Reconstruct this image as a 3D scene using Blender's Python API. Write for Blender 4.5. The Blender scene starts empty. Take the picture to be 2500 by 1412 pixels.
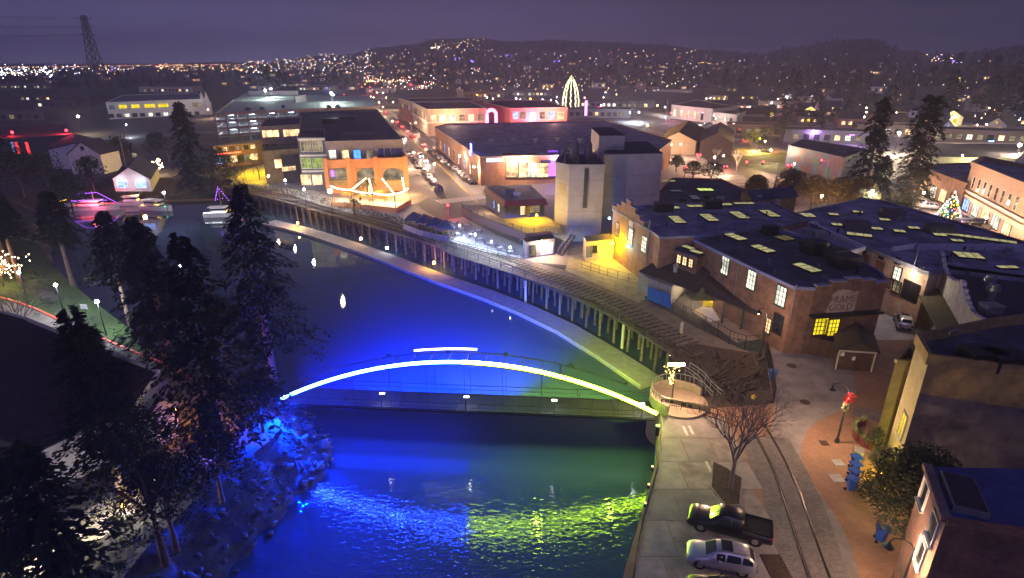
import bpy, math, random
from mathutils import Vector, Matrix, noise
from mathutils.geometry import tessellate_polygon
random.seed(7)
R = math.radians
SC = bpy.context.scene
COL = SC.collection
# ------------------------------------------------------------------ camera
CAM_H, PITCH, FPX = 33.0, R(21.5), 1413.0
cam_d = bpy.data.cameras.new('camera'); cam = bpy.data.objects.new('camera', cam_d); COL.objects.link(cam)
cam_d.sensor_width = 36.0; cam_d.lens = 36.0 * FPX / 2500.0
cam_d.clip_start = 0.5; cam_d.clip_end = 20000
cam.location = (0, 0, CAM_H); cam.rotation_euler = (R(90) - PITCH, 0, 0)
SC.camera = cam
# ------------------------------------------------------------------ sky
world = bpy.data.worlds.new('World'); SC.world = world; world.use_nodes = True
nt = world.node_tree; nt.nodes.clear()
def N(t, ty, **k):
    n = t.nodes.new(ty)
    for a, b in k.items():
        if a.startswith('i_'): n.inputs[a[2:].replace('_', ' ')].default_value = b
        else: setattr(n, a, b)
    return n
out = N(nt, 'ShaderNodeOutputWorld'); bg = N(nt, 'ShaderNodeBackground'); tc = N(nt, 'ShaderNodeTexCoord')
sx = N(nt, 'ShaderNodeSeparateXYZ'); nt.links.new(tc.outputs['Generated'], sx.inputs[0])
rmp = N(nt, 'ShaderNodeValToRGB'); el = rmp.color_ramp.elements
el[0].position = 0.0; el[0].color = (0.120, 0.112, 0.235, 1)
el[1].position = 1.0; el[1].color = (0.028, 0.025, 0.110, 1)
for p_, c_ in ((0.04, (0.066, 0.061, 0.150, 1)), (0.10, (0.032, 0.027, 0.088, 1)), (0.20, (0.019, 0.015, 0.066, 1)), (0.5, (0.030, 0.026, 0.110, 1))):
    e = el.new(p_); e.color = c_
nt.links.new(sx.outputs['Z'], rmp.inputs[0])
# city glow low over the left of the horizon
dot = N(nt, 'ShaderNodeVectorMath', operation='DOT_PRODUCT'); dot.inputs[1].default_value = Vector((-0.40, 0.915, 0.0)).normalized()
nt.links.new(tc.outputs['Generated'], dot.inputs[0])
mr = N(nt, 'ShaderNodeMapRange', interpolation_type='SMOOTHSTEP'); mr.inputs[1].default_value = 0.70; mr.inputs[2].default_value = 1.0
mr.inputs[3].default_value = 0.56; mr.inputs[4].default_value = 1.40
nt.links.new(dot.outputs['Value'], mr.inputs[0])
nz = N(nt, 'ShaderNodeTexNoise'); nz.inputs['Scale'].default_value = 2.2; nz.inputs['Detail'].default_value = 4
nt.links.new(tc.outputs['Generated'], nz.inputs[0])
m1 = N(nt, 'ShaderNodeMapRange'); m1.inputs[1].default_value = .3; m1.inputs[2].default_value = .7; m1.inputs[3].default_value = .78; m1.inputs[4].default_value = 1.18
nt.links.new(nz.outputs[0], m1.inputs[0])
mm = N(nt, 'ShaderNodeMath', operation='MULTIPLY'); nt.links.new(mr.outputs[0], mm.inputs[0]); nt.links.new(m1.outputs[0], mm.inputs[1])
sk = N(nt, 'ShaderNodeTexSky', sky_type='NISHITA', sun_disc=False, sun_elevation=R(-4), sun_rotation=R(-25))
ad = N(nt, 'ShaderNodeMixRGB', blend_type='ADD'); ad.inputs[0].default_value = 0.02
nt.links.new(rmp.outputs[0], ad.inputs[1]); nt.links.new(sk.outputs[0], ad.inputs[2])
nt.links.new(ad.outputs[0], bg.inputs[0]); nt.links.new(mm.outputs[0], bg.inputs[1]); nt.links.new(bg.outputs[0], out.inputs[0])
SC.view_settings.view_transform = 'Standard'; SC.view_settings.look = 'None'
SC.view_settings.exposure = 0.35; SC.view_settings.gamma = 1
tw_d = bpy.data.lights.new('added_fill_sun', 'SUN'); tw_d.energy = .50; tw_d.color = (.46, .40, 1.0); tw_d.angle = R(50)  # soft fill sun added to lift roofs and camera-facing walls
tw = bpy.data.objects.new('added_fill_sun', tw_d); COL.objects.link(tw); tw.rotation_euler = (R(52), R(-10), 0)
SC.render.engine = 'CYCLES'
cy = SC.cycles
cy.max_bounces = 6; cy.diffuse_bounces = 2; cy.glossy_bounces = 3; cy.transmission_bounces = 3; cy.transparent_max_bounces = 6
cy.volume_bounces = 0; cy.sample_clamp_indirect = 4; cy.use_denoising = True; cy.use_light_tree = True
cy.caustics_reflective = False; cy.caustics_refractive = False
# ------------------------------------------------------------------ helpers
def _ray(px, py):
    u = (706 - py) / FPX; c, s = math.cos(PITCH), math.sin(PITCH)
    return Vector(((px - 1250) / FPX, c + s * u, -s + c * u))
def G(px, py, z=0.0):
    """the place in the world that the photograph's point (px, py) shows at height z"""
    d = _ray(px, py); t = (z - CAM_H) / d.z
    return Vector((d.x * t, d.y * t, z))
def GY(px, py, Y):
    d = _ray(px, py); t = Y / d.y
    return Vector((d.x * t, Y, CAM_H + d.z * t))
def HT(px, pyb, pyt):
    """height of a vertical edge whose foot is seen at (px, pyb) and whose top is seen in row pyt"""
    b = G(px, pyb); return GY(px, pyt, b.y).z
WL = {}
def link(o, parent=None, wl=None):
    COL.objects.link(o)
    if parent is not None: o.parent = parent
    if wl is not None: WL[o.name] = Vector(wl)
    return o
def tag(o, label=None, cat=None, group=None, kind=None):
    if label: o['label'] = label
    if cat: o['category'] = cat
    if group: o['group'] = group
    if kind: o['kind'] = kind
    return o
def thing(name, label, cat, loc=(0, 0, 0), group=None, rz=0):
    o = bpy.data.objects.new(name, None); o.empty_display_size = .3
    o.location = loc; o.rotation_euler.z = rz
    link(o, None, loc); return tag(o, label, cat, group)
class MB:
    def __init__(s): s.v = []; s.f = []; s.m = []; s.sm = []
    def add(s, vs, fs, mi=0, smooth=False):
        n = len(s.v); s.v += [tuple(v) for v in vs]
        for f in fs: s.f.append([n + i for i in f]); s.m.append(mi); s.sm.append(smooth)
        return s
    def box(s, c, d, rz=0, mi=0, rx=0, ry=0):
        M = Matrix.Rotation(rz, 3, 'Z') @ Matrix.Rotation(ry, 3, 'Y') @ Matrix.Rotation(rx, 3, 'X')
        vs = [M @ Vector((x * d[0] / 2, y * d[1] / 2, z * d[2] / 2)) + Vector(c) for x in (-1, 1) for y in (-1, 1) for z in (-1, 1)]
        return s.add(vs, [(0, 1, 3, 2), (4, 6, 7, 5), (0, 4, 5, 1), (2, 3, 7, 6), (0, 2, 6, 4), (1, 5, 7, 3)], mi)
    def beam(s, a, b, w, h=None, mi=0):
        a = Vector(a); b = Vector(b); h = h or w; d = (b - a)
        if d.length < 1e-6: return s
        d.normalize(); up = Vector((0, 0, 1)) if abs(d.z) < .95 else Vector((1, 0, 0))
        x = d.cross(up).normalized(); y = x.cross(d)
        vs = [p + x * sx_ * w / 2 + y * sy_ * h / 2 for p in (a, b) for sx_ in (-1, 1) for sy_ in (-1, 1)]
        return s.add(vs, [(0, 1, 3, 2), (4, 6, 7, 5), (0, 4, 5, 1), (2, 3, 7, 6), (0, 2, 6, 4), (1, 5, 7, 3)], mi)
    def tube(s, pts, r, n=6, mi=0, smooth=True, cap=True):
        pts = [Vector(p) for p in pts]; k = len(pts); rs = r if isinstance(r, (list, tuple)) else [r] * k
        vs = []
        for i, p in enumerate(pts):
            d = (pts[min(i + 1, k - 1)] - pts[max(i - 1, 0)]).normalized()
            up = Vector((0, 0, 1)) if abs(d.z) < .95 else Vector((1, 0, 0))
            x = d.cross(up).normalized(); y = x.cross(d)
            for j in range(n):
                a = 2 * math.pi * j / n; vs.append(p + (x * math.cos(a) + y * math.sin(a)) * rs[i])
        fs = [(i * n + j, i * n + (j + 1) % n, (i + 1) * n + (j + 1) % n, (i + 1) * n + j) for i in range(k - 1) for j in range(n)]
        s.add(vs, fs, mi, smooth)
        if cap: s.add(vs[:n], [tuple(range(n))][::-1], mi); s.add(vs[-n:], [tuple(range(n))], mi)
        return s
    def cyl(s, c, r, h, n=12, mi=0, r2=None, smooth=True):
        c = Vector(c); return s.tube([c, c + Vector((0, 0, h))], [r, r if r2 is None else r2], n, mi, smooth)
    def ball(s, c, r, mi=0, seg=6, ring=4, sz=1.0):
        c = Vector(c); vs = [c + Vector((0, 0, r * sz))]
        for i in range(1, ring):
            t = math.pi * i / ring
            for j in range(seg):
                a = 2 * math.pi * j / seg; vs.append(c + Vector((r * math.sin(t) * math.cos(a), r * math.sin(t) * math.sin(a), r * sz * math.cos(t))))
        vs.append(c - Vector((0, 0, r * sz))); fs = []
        for j in range(seg): fs.append((0, 1 + j, 1 + (j + 1) % seg))
        for i in range(ring - 2):
            for j in range(seg):
                a = 1 + i * seg; fs.append((a + j, a + seg + j, a + seg + (j + 1) % seg, a + (j + 1) % seg))
        a = 1 + (ring - 2) * seg
        for j in range(seg): fs.append((a + j, len(vs) - 1, a + (j + 1) % seg))
        return s.add(vs, fs, mi, True)
    def poly(s, pts, mi=0):
        pts = [Vector(p) for p in pts]; tr = tessellate_polygon([pts]); out_ = []
        for t in tr:
            a, b, c = (pts[i] for i in t)
            out_.append(tuple(t) if (b - a).cross(c - a).z > 0 else tuple(reversed(t)))
        return s.add(pts, out_, mi)
    def prism(s, pts, z0, z1, mi=0, cap=True, mcap=None, bottom=False):
        pts = ccw(pts); n = len(pts); vs = [Vector((p[0], p[1], z0)) for p in pts] + [Vector((p[0], p[1], z1)) for p in pts]
        s.add(vs, [(i, (i + 1) % n, n + (i + 1) % n, n + i) for i in range(n)], mi)
        if cap: s.poly(vs[n:], mi if mcap is None else mcap)
        return s
    def build(s, name, mat, parent=None, loc=None, world=True):
        """link as ONE mesh object; vertices are world positions unless world=False"""
        me = bpy.data.meshes.new(name)
        off = Vector((0, 0, 0))
        base = WL.get(parent.name, Vector((0, 0, 0))) if parent is not None else Vector((0, 0, 0))
        if world:
            off = base if parent is not None else Vector(loc if loc is not None else (0, 0, 0))
        me.from_pydata([tuple(Vector(v) - off) for v in s.v], [], s.f)
        mats = mat if isinstance(mat, (list, tuple)) else [mat]
        for m_ in mats: me.materials.append(m_)
        if len(mats) > 1: me.polygons.foreach_set('material_index', s.m)
        me.polygons.foreach_set('use_smooth', s.sm); me.update()
        o = bpy.data.objects.new(name, me)
        if parent is None and loc is not None: o.location = loc
        link(o, parent, off if world else base); return o
def ccw(pts):
    a = sum(pts[i][0] * pts[(i + 1) % len(pts)][1] - pts[(i + 1) % len(pts)][0] * pts[i][1] for i in range(len(pts)))
    return list(pts) if a > 0 else list(reversed(pts))
def inst(name, me, parent, loc=(0, 0, 0), rz=0, scale=None):
    o = bpy.data.objects.new(name, me); o.location = loc; o.rotation_euler.z = rz
    if scale: o.scale = scale
    return link(o, parent)
def kids(o): return [c for c in KIDS.get(o.name, [])]
KIDS = {}
def reg(o):
    """remember the children of a prototype so that copying needs no scene scan"""
    KIDS.clear()
    for x in bpy.data.objects:
        if x.parent: KIDS.setdefault(x.parent.name, []).append(x)
def copy_tree(o, loc, rz=None, scale=None, label=None, group=None, mats=None):
    c = o.copy(); COL.objects.link(c); c.location = loc
    if rz is not None: c.rotation_euler.z = rz
    if scale is not None: c.scale = (scale, scale, scale) if not isinstance(scale, (tuple, list)) else scale
    if label: c['label'] = label
    if group: c['group'] = group
    def rec(a, b):
        for ch in kids(a):
            d = ch.copy(); COL.objects.link(d); d.parent = b
            if mats and ch.type == 'MESH' and ch.name.split('.')[0] in mats:
                d.material_slots[0].link = 'OBJECT'; d.material_slots[0].material = mats[ch.name.split('.')[0]]
            rec(ch, d)
    rec(o, c)
    return c
# ------------------------------------------------------------------ materials
_M = {}
def mat(key, col, rough=.7, metal=0, var=.25, scale=1.5, bump=.0, bscale=None, spec=.4, col2=None, detail=5, coat=0):
    if key in _M: return _M[key]
    m = bpy.data.materials.new(key); m.use_nodes = True; t = m.node_tree; b = t.nodes['Principled BSDF']
    b.inputs['Roughness'].default_value = rough; b.inputs['Metallic'].default_value = metal
    b.inputs['Specular IOR Level'].default_value = spec
    if coat: b.inputs['Coat Weight'].default_value = coat; b.inputs['Coat Roughness'].default_value = .05
    co = N(t, 'ShaderNodeTexCoord'); n1 = N(t, 'ShaderNodeTexNoise'); n1.inputs['Scale'].default_value = scale; n1.inputs['Detail'].default_value = detail
    n1.inputs['Roughness'].default_value = .65
    t.links.new(co.outputs['Object'], n1.inputs[0])
    r_ = N(t, 'ShaderNodeValToRGB'); c2 = col2 or tuple(c * (1 - var) for c in col); c1 = tuple(min(1, c * (1 + var * .5)) for c in col)
    r_.color_ramp.elements[0].position = .33; r_.color_ramp.elements[1].position = .67
    r_.color_ramp.elements[0].color = (*c2, 1); r_.color_ramp.elements[1].color = (*(col if col2 else c1), 1)
    t.links.new(n1.outputs[0], r_.inputs[0]); t.links.new(r_.outputs[0], b.inputs['Base Color'])
    if bump:
        n2 = N(t, 'ShaderNodeTexNoise'); n2.inputs['Scale'].default_value = bscale or scale * 6; n2.inputs['Detail'].default_value = 4
        t.links.new(co.outputs['Object'], n2.inputs[0]); bp = N(t, 'ShaderNodeBump'); bp.inputs['Strength'].default_value = bump; bp.inputs['Distance'].default_value = .05
        t.links.new(n2.outputs[0], bp.inputs['Height']); t.links.new(bp.outputs[0], b.inputs['Normal'])
    _M[key] = m; return m
def emis(key, col, st, var=0, scale=1.2):
    if key in _M: return _M[key]
    m = bpy.data.materials.new(key); m.use_nodes = True; t = m.node_tree; t.nodes.clear()
    e = N(t, 'ShaderNodeEmission'); o_ = N(t, 'ShaderNodeOutputMaterial'); e.inputs[0].default_value = (*col, 1); e.inputs[1].default_value = st
    if var:
        co = N(t, 'ShaderNodeTexCoord'); n1 = N(t, 'ShaderNodeTexNoise'); n1.inputs['Scale'].default_value = scale; n1.inputs['Detail'].default_value = 5
        gi = N(t, 'ShaderNodeObjectInfo'); va = N(t, 'ShaderNodeVectorMath', operation='ADD')
        cx_ = N(t, 'ShaderNodeCombineXYZ'); ml = N(t, 'ShaderNodeMath', operation='MULTIPLY'); ml.inputs[1].default_value = 57
        t.links.new(gi.outputs['Random'], ml.inputs[0]); t.links.new(ml.outputs[0], cx_.inputs[0]); t.links.new(ml.outputs[0], cx_.inputs[2])
        t.links.new(co.outputs['Object'], va.inputs[0]); t.links.new(cx_.outputs[0], va.inputs[1]); t.links.new(va.outputs[0], n1.inputs[0])
        mr_ = N(t, 'ShaderNodeMapRange'); mr_.inputs[1].default_value = .35; mr_.inputs[2].default_value = .65; mr_.inputs[3].default_value = st * (1 - var); mr_.inputs[4].default_value = st * (1 + var)
        t.links.new(n1.outputs[0], mr_.inputs[0]); t.links.new(mr_.outputs[0], e.inputs[1])
    t.links.new(e.outputs[0], o_.inputs[0]); _M[key] = m
    return m
def nosample(m):
    try: m.cycles.emission_sampling = 'NONE'
    except Exception: pass
    return m
def brick(key, c1, c2, mortar, w=.22, h=.075, bump=.4, mot=.5, mscale=.8, axis='auto', ghost=None):
    """brickwork of real-size bricks laid by wall direction"""
    if key in _M: return _M[key]
    m = bpy.data.materials.new(key); m.use_nodes = True; t = m.node_tree; b = t.nodes['Principled BSDF']; b.inputs['Roughness'].default_value = .85
    co = N(t, 'ShaderNodeTexCoord'); s_ = N(t, 'ShaderNodeSeparateXYZ'); t.links.new(co.outputs['Object'], s_.inputs[0])
    a = N(t, 'ShaderNodeMath', operation='ADD'); t.links.new(s_.outputs[0], a.inputs[0]); t.links.new(s_.outputs[1], a.inputs[1])
    cb = N(t, 'ShaderNodeCombineXYZ')
    if axis == 'flat':
        t.links.new(s_.outputs[0], cb.inputs[0]); t.links.new(s_.outputs[1], cb.inputs[1])
    else:
        t.links.new(a.outputs[0], cb.inputs[0]); t.links.new(s_.outputs[2], cb.inputs[1])
    bt = N(t, 'ShaderNodeTexBrick'); bt.inputs['Color1'].default_value = (*c1, 1); bt.inputs['Color2'].default_value = (*c2, 1); bt.inputs['Mortar'].default_value = (*mortar, 1)
    bt.inputs['Scale'].default_value = 1; bt.inputs['Brick Width'].default_value = w; bt.inputs['Row Height'].default_value = h; bt.inputs['Mortar Size'].default_value = .008; bt.inputs['Bias'].default_value = -.1
    t.links.new(cb.outputs[0], bt.inputs[0])
    n1 = N(t, 'ShaderNodeTexNoise'); n1.inputs['Scale'].default_value = mscale; n1.inputs['Detail'].default_value = 6; n1.inputs['Roughness'].default_value = .7; t.links.new(co.outputs['Object'], n1.inputs[0])
    r_ = N(t, 'ShaderNodeMapRange'); r_.inputs[1].default_value = .32; r_.inputs[2].default_value = .68; r_.inputs[3].default_value = 1 - mot; r_.inputs[4].default_value = 1 + mot
    t.links.new(n1.outputs[0], r_.inputs[0])
    mx = N(t, 'ShaderNodeVectorMath', operation='SCALE'); t.links.new(bt.outputs[0], mx.inputs[0]); t.links.new(r_.outputs[0], mx.inputs['Scale'])
    src = mx.outputs[0]
    if ghost:
        n2 = N(t, 'ShaderNodeTexNoise'); n2.inputs['Scale'].default_value = .35; n2.inputs['Detail'].default_value = 8; n2.inputs['Roughness'].default_value = .8; t.links.new(co.outputs['Object'], n2.inputs[0])
        g_ = N(t, 'ShaderNodeMapRange'); g_.inputs[1].default_value = .53; g_.inputs[2].default_value = .62; g_.inputs[4].default_value = .75; t.links.new(n2.outputs[0], g_.inputs[0])
        mg = N(t, 'ShaderNodeMixRGB'); t.links.new(g_.outputs[0], mg.inputs[0]); t.links.new(src, mg.inputs[1]); mg.inputs[2].default_value = (*ghost, 1); src = mg.outputs[0]
    t.links.new(src, b.inputs['Base Color'])
    bp = N(t, 'ShaderNodeBump'); bp.inputs['Strength'].default_value = bump; bp.inputs['Distance'].default_value = .02; t.links.new(bt.outputs['Fac'], bp.inputs['Height']); bp.invert = True
    t.links.new(bp.outputs[0], b.inputs['Normal']); _M[key] = m; return m
M_asph = mat('asphalt', (.055, .052, .055), .62, var=.35, scale=.35, bump=.2, bscale=6, spec=.5)
M_land = mat('city_ground', (.05, .045, .045), .9, var=.5, scale=.05, bump=.3, bscale=.6)
M_conc = mat('concrete', (.28, .245, .21), .75, var=.45, scale=.8, bump=.2, bscale=9)
M_conc2 = mat('pale_concrete', (.36, .35, .33), .7, var=.25, scale=.5, bump=.15, bscale=8)
M_walk = mat('sidewalk', (.24, .22, .21), .8, var=.3, scale=.8, bump=.1)
M_grass = mat('grass', (.035, .08, .012), .95, var=.5, scale=2.5, bump=.6, bscale=14, col2=(.02, .035, .008))
M_soil = mat('soil', (.055, .038, .026), .95, var=.5, scale=2, bump=.6, bscale=8)
M_rock = mat('bank_rock', (.06, .055, .05), .85, scale=1.6, bump=1, bscale=2.2, detail=9, col2=(.02, .018, .015))
M_wood = mat('weathered_wood', (.075, .058, .045), .8, var=.4, scale=3, bump=.3)
M_dwood = mat('dark_wood', (.045, .03, .022), .8, var=.4, scale=3, bump=.3)
M_pale = mat('pale_pile', (.4, .36, .27), .7, var=.3, scale=3)
M_rust = mat('rusted_steel', (.07, .04, .028), .7, var=.5, scale=4, metal=.2)
M_rail = mat('rail_steel', (.2, .17, .14), .4, metal=.8, var=.3, scale=4)
M_black = mat('black_metal', (.012, .012, .013), .45, var=.3, scale=5)
M_green = mat('green_metal', (.02, .06, .05), .5, var=.3, scale=5)
M_grey = mat('grey_metal', (.2, .2, .21), .5, metal=.3, var=.3, scale=3)
M_galv = mat('galvanised', (.45, .45, .45), .35, metal=.8, var=.3, scale=3)
M_white = mat('white_paint', (.72, .70, .66), .6, var=.15, scale=1)
M_trim = mat('cream_trim', (.6, .54, .42), .6, var=.15, scale=1)
def roofing(key, col, seam, w=9, h=1.1, rough=.75, var=.35):
    m = mat(key, col, rough, var=var, scale=.35, bump=.25, bscale=5, detail=8); t = m.node_tree; b = t.nodes['Principled BSDF']; src = b.inputs['Base Color'].links[0].from_socket
    co = N(t, 'ShaderNodeTexCoord'); mp = N(t, 'ShaderNodeMapping'); mp.inputs['Rotation'].default_value = (0, 0, .28); t.links.new(co.outputs['Object'], mp.inputs[0])
    bt = N(t, 'ShaderNodeTexBrick'); bt.inputs['Color1'].default_value = (1, 1, 1, 1); bt.inputs['Color2'].default_value = (.84, .84, .86, 1); bt.inputs['Mortar'].default_value = (seam, seam, seam, 1); bt.inputs['Scale'].default_value = 1; bt.inputs['Brick Width'].default_value = w; bt.inputs['Row Height'].default_value = h; bt.inputs['Mortar Size'].default_value = .035
    t.links.new(mp.outputs[0], bt.inputs[0]); mx = N(t, 'ShaderNodeMixRGB', blend_type='MULTIPLY'); mx.inputs[0].default_value = 1; t.links.new(src, mx.inputs[1]); t.links.new(bt.outputs[0], mx.inputs[2])
    n3 = N(t, 'ShaderNodeTexNoise'); n3.inputs['Scale'].default_value = .18; n3.inputs['Detail'].default_value = 9; n3.inputs['Roughness'].default_value = .75; t.links.new(co.outputs['Object'], n3.inputs[0]); mr_ = N(t, 'ShaderNodeMapRange'); mr_.inputs[1].default_value = .42; mr_.inputs[2].default_value = .6; mr_.inputs[3].default_value = .65; mr_.inputs[4].default_value = 1.15; t.links.new(n3.outputs[0], mr_.inputs[0])
    vs_ = N(t, 'ShaderNodeVectorMath', operation='SCALE'); t.links.new(mx.outputs[0], vs_.inputs[0]); t.links.new(mr_.outputs[0], vs_.inputs['Scale']); t.links.new(vs_.outputs[0], b.inputs['Base Color']); return m
M_roofb = roofing('blue_grey_roof', (.25, .26, .34), .45)
M_roofd = roofing('dark_roof', (.085, .088, .125), .45)
M_roofk = mat('black_roof', (.045, .04, .06), .85, var=.4, scale=.9, bump=.3, bscale=6)
M_roofn = mat('brown_shingle', (.045, .03, .028), .85, var=.4, scale=1.5, bump=.5, bscale=8)
M_brick = brick('red_brick', (.20, .085, .05), (.11, .055, .038), (.17, .13, .10), mot=.45, ghost=None)
M_brick2 = brick('pale_brick', (.50, .33, .21), (.38, .24, .15), (.45, .38, .30), mot=.25, ghost=(.62, .56, .48))
M_brick3 = brick('brown_brick', (.26, .12, .06), (.17, .08, .045), (.2, .15, .11), mot=.35)
M_brick4 = brick('white_brick', (.60, .58, .55), (.44, .43, .42), (.3, .3, .3), w=.4, h=.15, bump=.8, mot=.3)
M_pave = brick('brick_paving', (.32, .175, .10), (.26, .14, .085), (.17, .11, .08), w=.24, h=.12, mot=.22, axis='flat', mscale=.4)
M_cob = brick('cobble_paving', (.20, .18, .165), (.13, .12, .11), (.08, .07, .06), w=.26, h=.16, mot=.25, axis='flat', bump=.8, mscale=.5)
M_tan = mat('tan_stucco', (.34, .25, .17), .85, var=.15, scale=.8)
M_orange = mat('orange_stucco', (.46, .20, .075), .85, var=.18, scale=.7)
M_beige = mat('beige_stucco', (.33, .285, .145), .88, var=.3, scale=.6, bump=.1)
M_ochre = mat('ochre_stucco', (.26, .19, .075), .9, var=.4, scale=.8, bump=.15)
M_pink = mat('salmon_stucco', (.52, .24, .18), .85, var=.12, scale=.7)
M_slate = mat('slate_siding', (.10, .105, .11), .8, var=.2, scale=1)
M_tower = mat('tower_panel', (.36, .33, .29), .65, var=.22, scale=.25, bump=.15, bscale=2)
M_glassd = mat('dark_glass', (.015, .02, .028), .12, var=.1, spec=.8)
M_crown = mat('tree_foliage', (.05, .062, .028), .9, var=.6, scale=1.2, spec=.2)
M_crownd = mat('conifer_foliage', (.028, .038, .022), .95, var=.6, scale=.8, spec=.1)
M_crowny = mat('olive_foliage', (.13, .095, .03), .9, var=.5, scale=1.4, spec=.2)
M_bark = mat('bark', (.11, .07, .05), .95, var=.5, scale=3, bump=.8)
M_barkp = mat('pale_bark', (.30, .25, .22), .9, var=.35, scale=3, bump=.4)
M_red = mat('red_paint', (.42, .02, .015), .5, var=.2, scale=2)
M_blue = mat('blue_plastic', (.02, .09, .42), .4, var=.15, scale=3)
M_tarp = mat('blue_tarp', (.015, .09, .35), .55, var=.3, scale=2)
M_line = mat('road_paint', (.60, .58, .52), .7, var=.35, scale=3)
M_yline = mat('yellow_road_paint', (.55, .36, .06), .7, var=.35, scale=3)
M_tyre = mat('tyre_rubber', (.012, .012, .012), .85, var=.2)
E_warm = emis('lit_warm_window', (1, .62, .30), 1.6, .7, .42)
E_white = emis('lit_white_window', (.95, .93, .74), 1.2, .6, .5)
E_yel = emis('lit_yellow_window', (.95, .72, .02), 1.0, .3, .8)
E_grn = emis('lit_green_window', (.55, .75, .15), .45, .6, .5)
E_blu = emis('lit_blue_window', (.3, .45, 1), 1.6, .6, 1.2)
E_pink = emis('lit_pink_window', (1, .12, .35), 7, .1)
E_dim = emis('dim_window', (.75, .60, .35), .32, .7, .5)
E_sky = emis('lit_skylight', (.62, .56, .27), .52, .35, 1.8)
E_lampw = emis('lamp_warm', (1, .62, .32), 60)
E_lampc = emis('lamp_cool', (.85, .9, 1), 60)
E_lampo = emis('lamp_amber', (1, .45, .04), 45)
E_red = emis('lamp_red', (1, .02, .03), 18)
E_bulb = nosample(emis('bulb_warm', (1, .70, .38), 22))
E_bulbr = nosample(emis('bulb_red', (1, .06, .08), 8))
E_bulbv = nosample(emis('bulb_violet', (.35, .08, 1), 8))
E_bulbg = nosample(emis('bulb_green', (.1, 1, .35), 7))
E_bulbb = nosample(emis('bulb_blue', (.12, .2, 1), 9))
E_bulby = nosample(emis('bulb_yellow', (1, .6, .05), 9))
E_bulbw = nosample(emis('bulb_white', (.9, .95, 1), 12))
E_pale = nosample(emis('bulb_pale_yellow', (.9, .9, .45), 3.5))
GAIN = 3.4
def pointlight(parent, loc, col, watts, r=.25, spot=None, rot=None):
    d = bpy.data.lights.new('lamp_light', 'SPOT' if spot else 'POINT'); d.color = col; d.energy = watts * GAIN; d.shadow_soft_size = r
    if spot: d.spot_size = spot; d.spot_blend = .6
    o = bpy.data.objects.new('lamp_light', d); o.location = loc
    if rot: o.rotation_euler = rot
    return link(o, parent)
WARM, COOL, AMBER, SODIUM = (1, .63, .36), (.82, .88, 1), (1, .50, .05), (1, .55, .22)
# ------------------------------------------------------------------ windows, buildings
_W = {}
def winmesh(w, h, nx, ny, fm, arch=False):
    k = (round(w, 1), round(h, 1), nx, ny, fm.name, arch)
    if k in _W: return _W[k]
    w, h = k[0], k[1]
    f = MB(); t = .09
    for x in (-w / 2, w / 2): f.box((x, -.05, 0), (t, .12, h + t))
    for z in (-h / 2, h / 2): f.box((0, -.051, z), (w + t, .122, t))
    for i in range(1, nx): f.box((-w / 2 + w * i / nx, -.045, 0), (.05, .08, h))
    for i in range(1, ny): f.box((0, -.044, -h / 2 + h * i / ny), (w, .078, .05))
    f.box((0, -.10, -h / 2 - .09), (w + .25, .22, .08))
    me = bpy.data.meshes.new('window'); me.from_pydata(f.v, [], f.f); me.materials.append(fm)
    if arch:
        vs = [(-w / 2, -.02, -h / 2), (w / 2, -.02, -h / 2)] + [(w / 2 * math.cos(a), -.02, h / 2 - w / 2 * .5 + w / 2 * .5 * math.sin(a)) for a in [math.pi * i / 8 for i in range(9)]]
        pe = bpy.data.meshes.new('pane'); pe.from_pydata(vs, [], [tuple(range(len(vs)))])
    else:
        pe = bpy.data.meshes.new('pane'); pe.from_pydata([(-w / 2, -.02, -h / 2), (w / 2, -.02, -h / 2), (w / 2, -.02, h / 2), (-w / 2, -.02, h / 2)], [], [(0, 1, 2, 3)])
    pe.materials.append(M_glassd); _W[k] = (me, pe); return _W[k]
def put_window(root, pos, ang, w, h, lit=None, nx=2, ny=2, fm=None, name='window', label=None, arch=False):
    me, pe = winmesh(w, h, nx, ny, fm or M_black, arch)
    base = WL.get(root.name, Vector((0, 0, 0)))
    o = inst(name, me, root, Vector(pos) - base, ang)
    p = inst('pane', pe, o)
    if lit is not None: p.material_slots[0].link = 'OBJECT'; p.material_slots[0].material = lit
    if label: o['label'] = label
    return o
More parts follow.
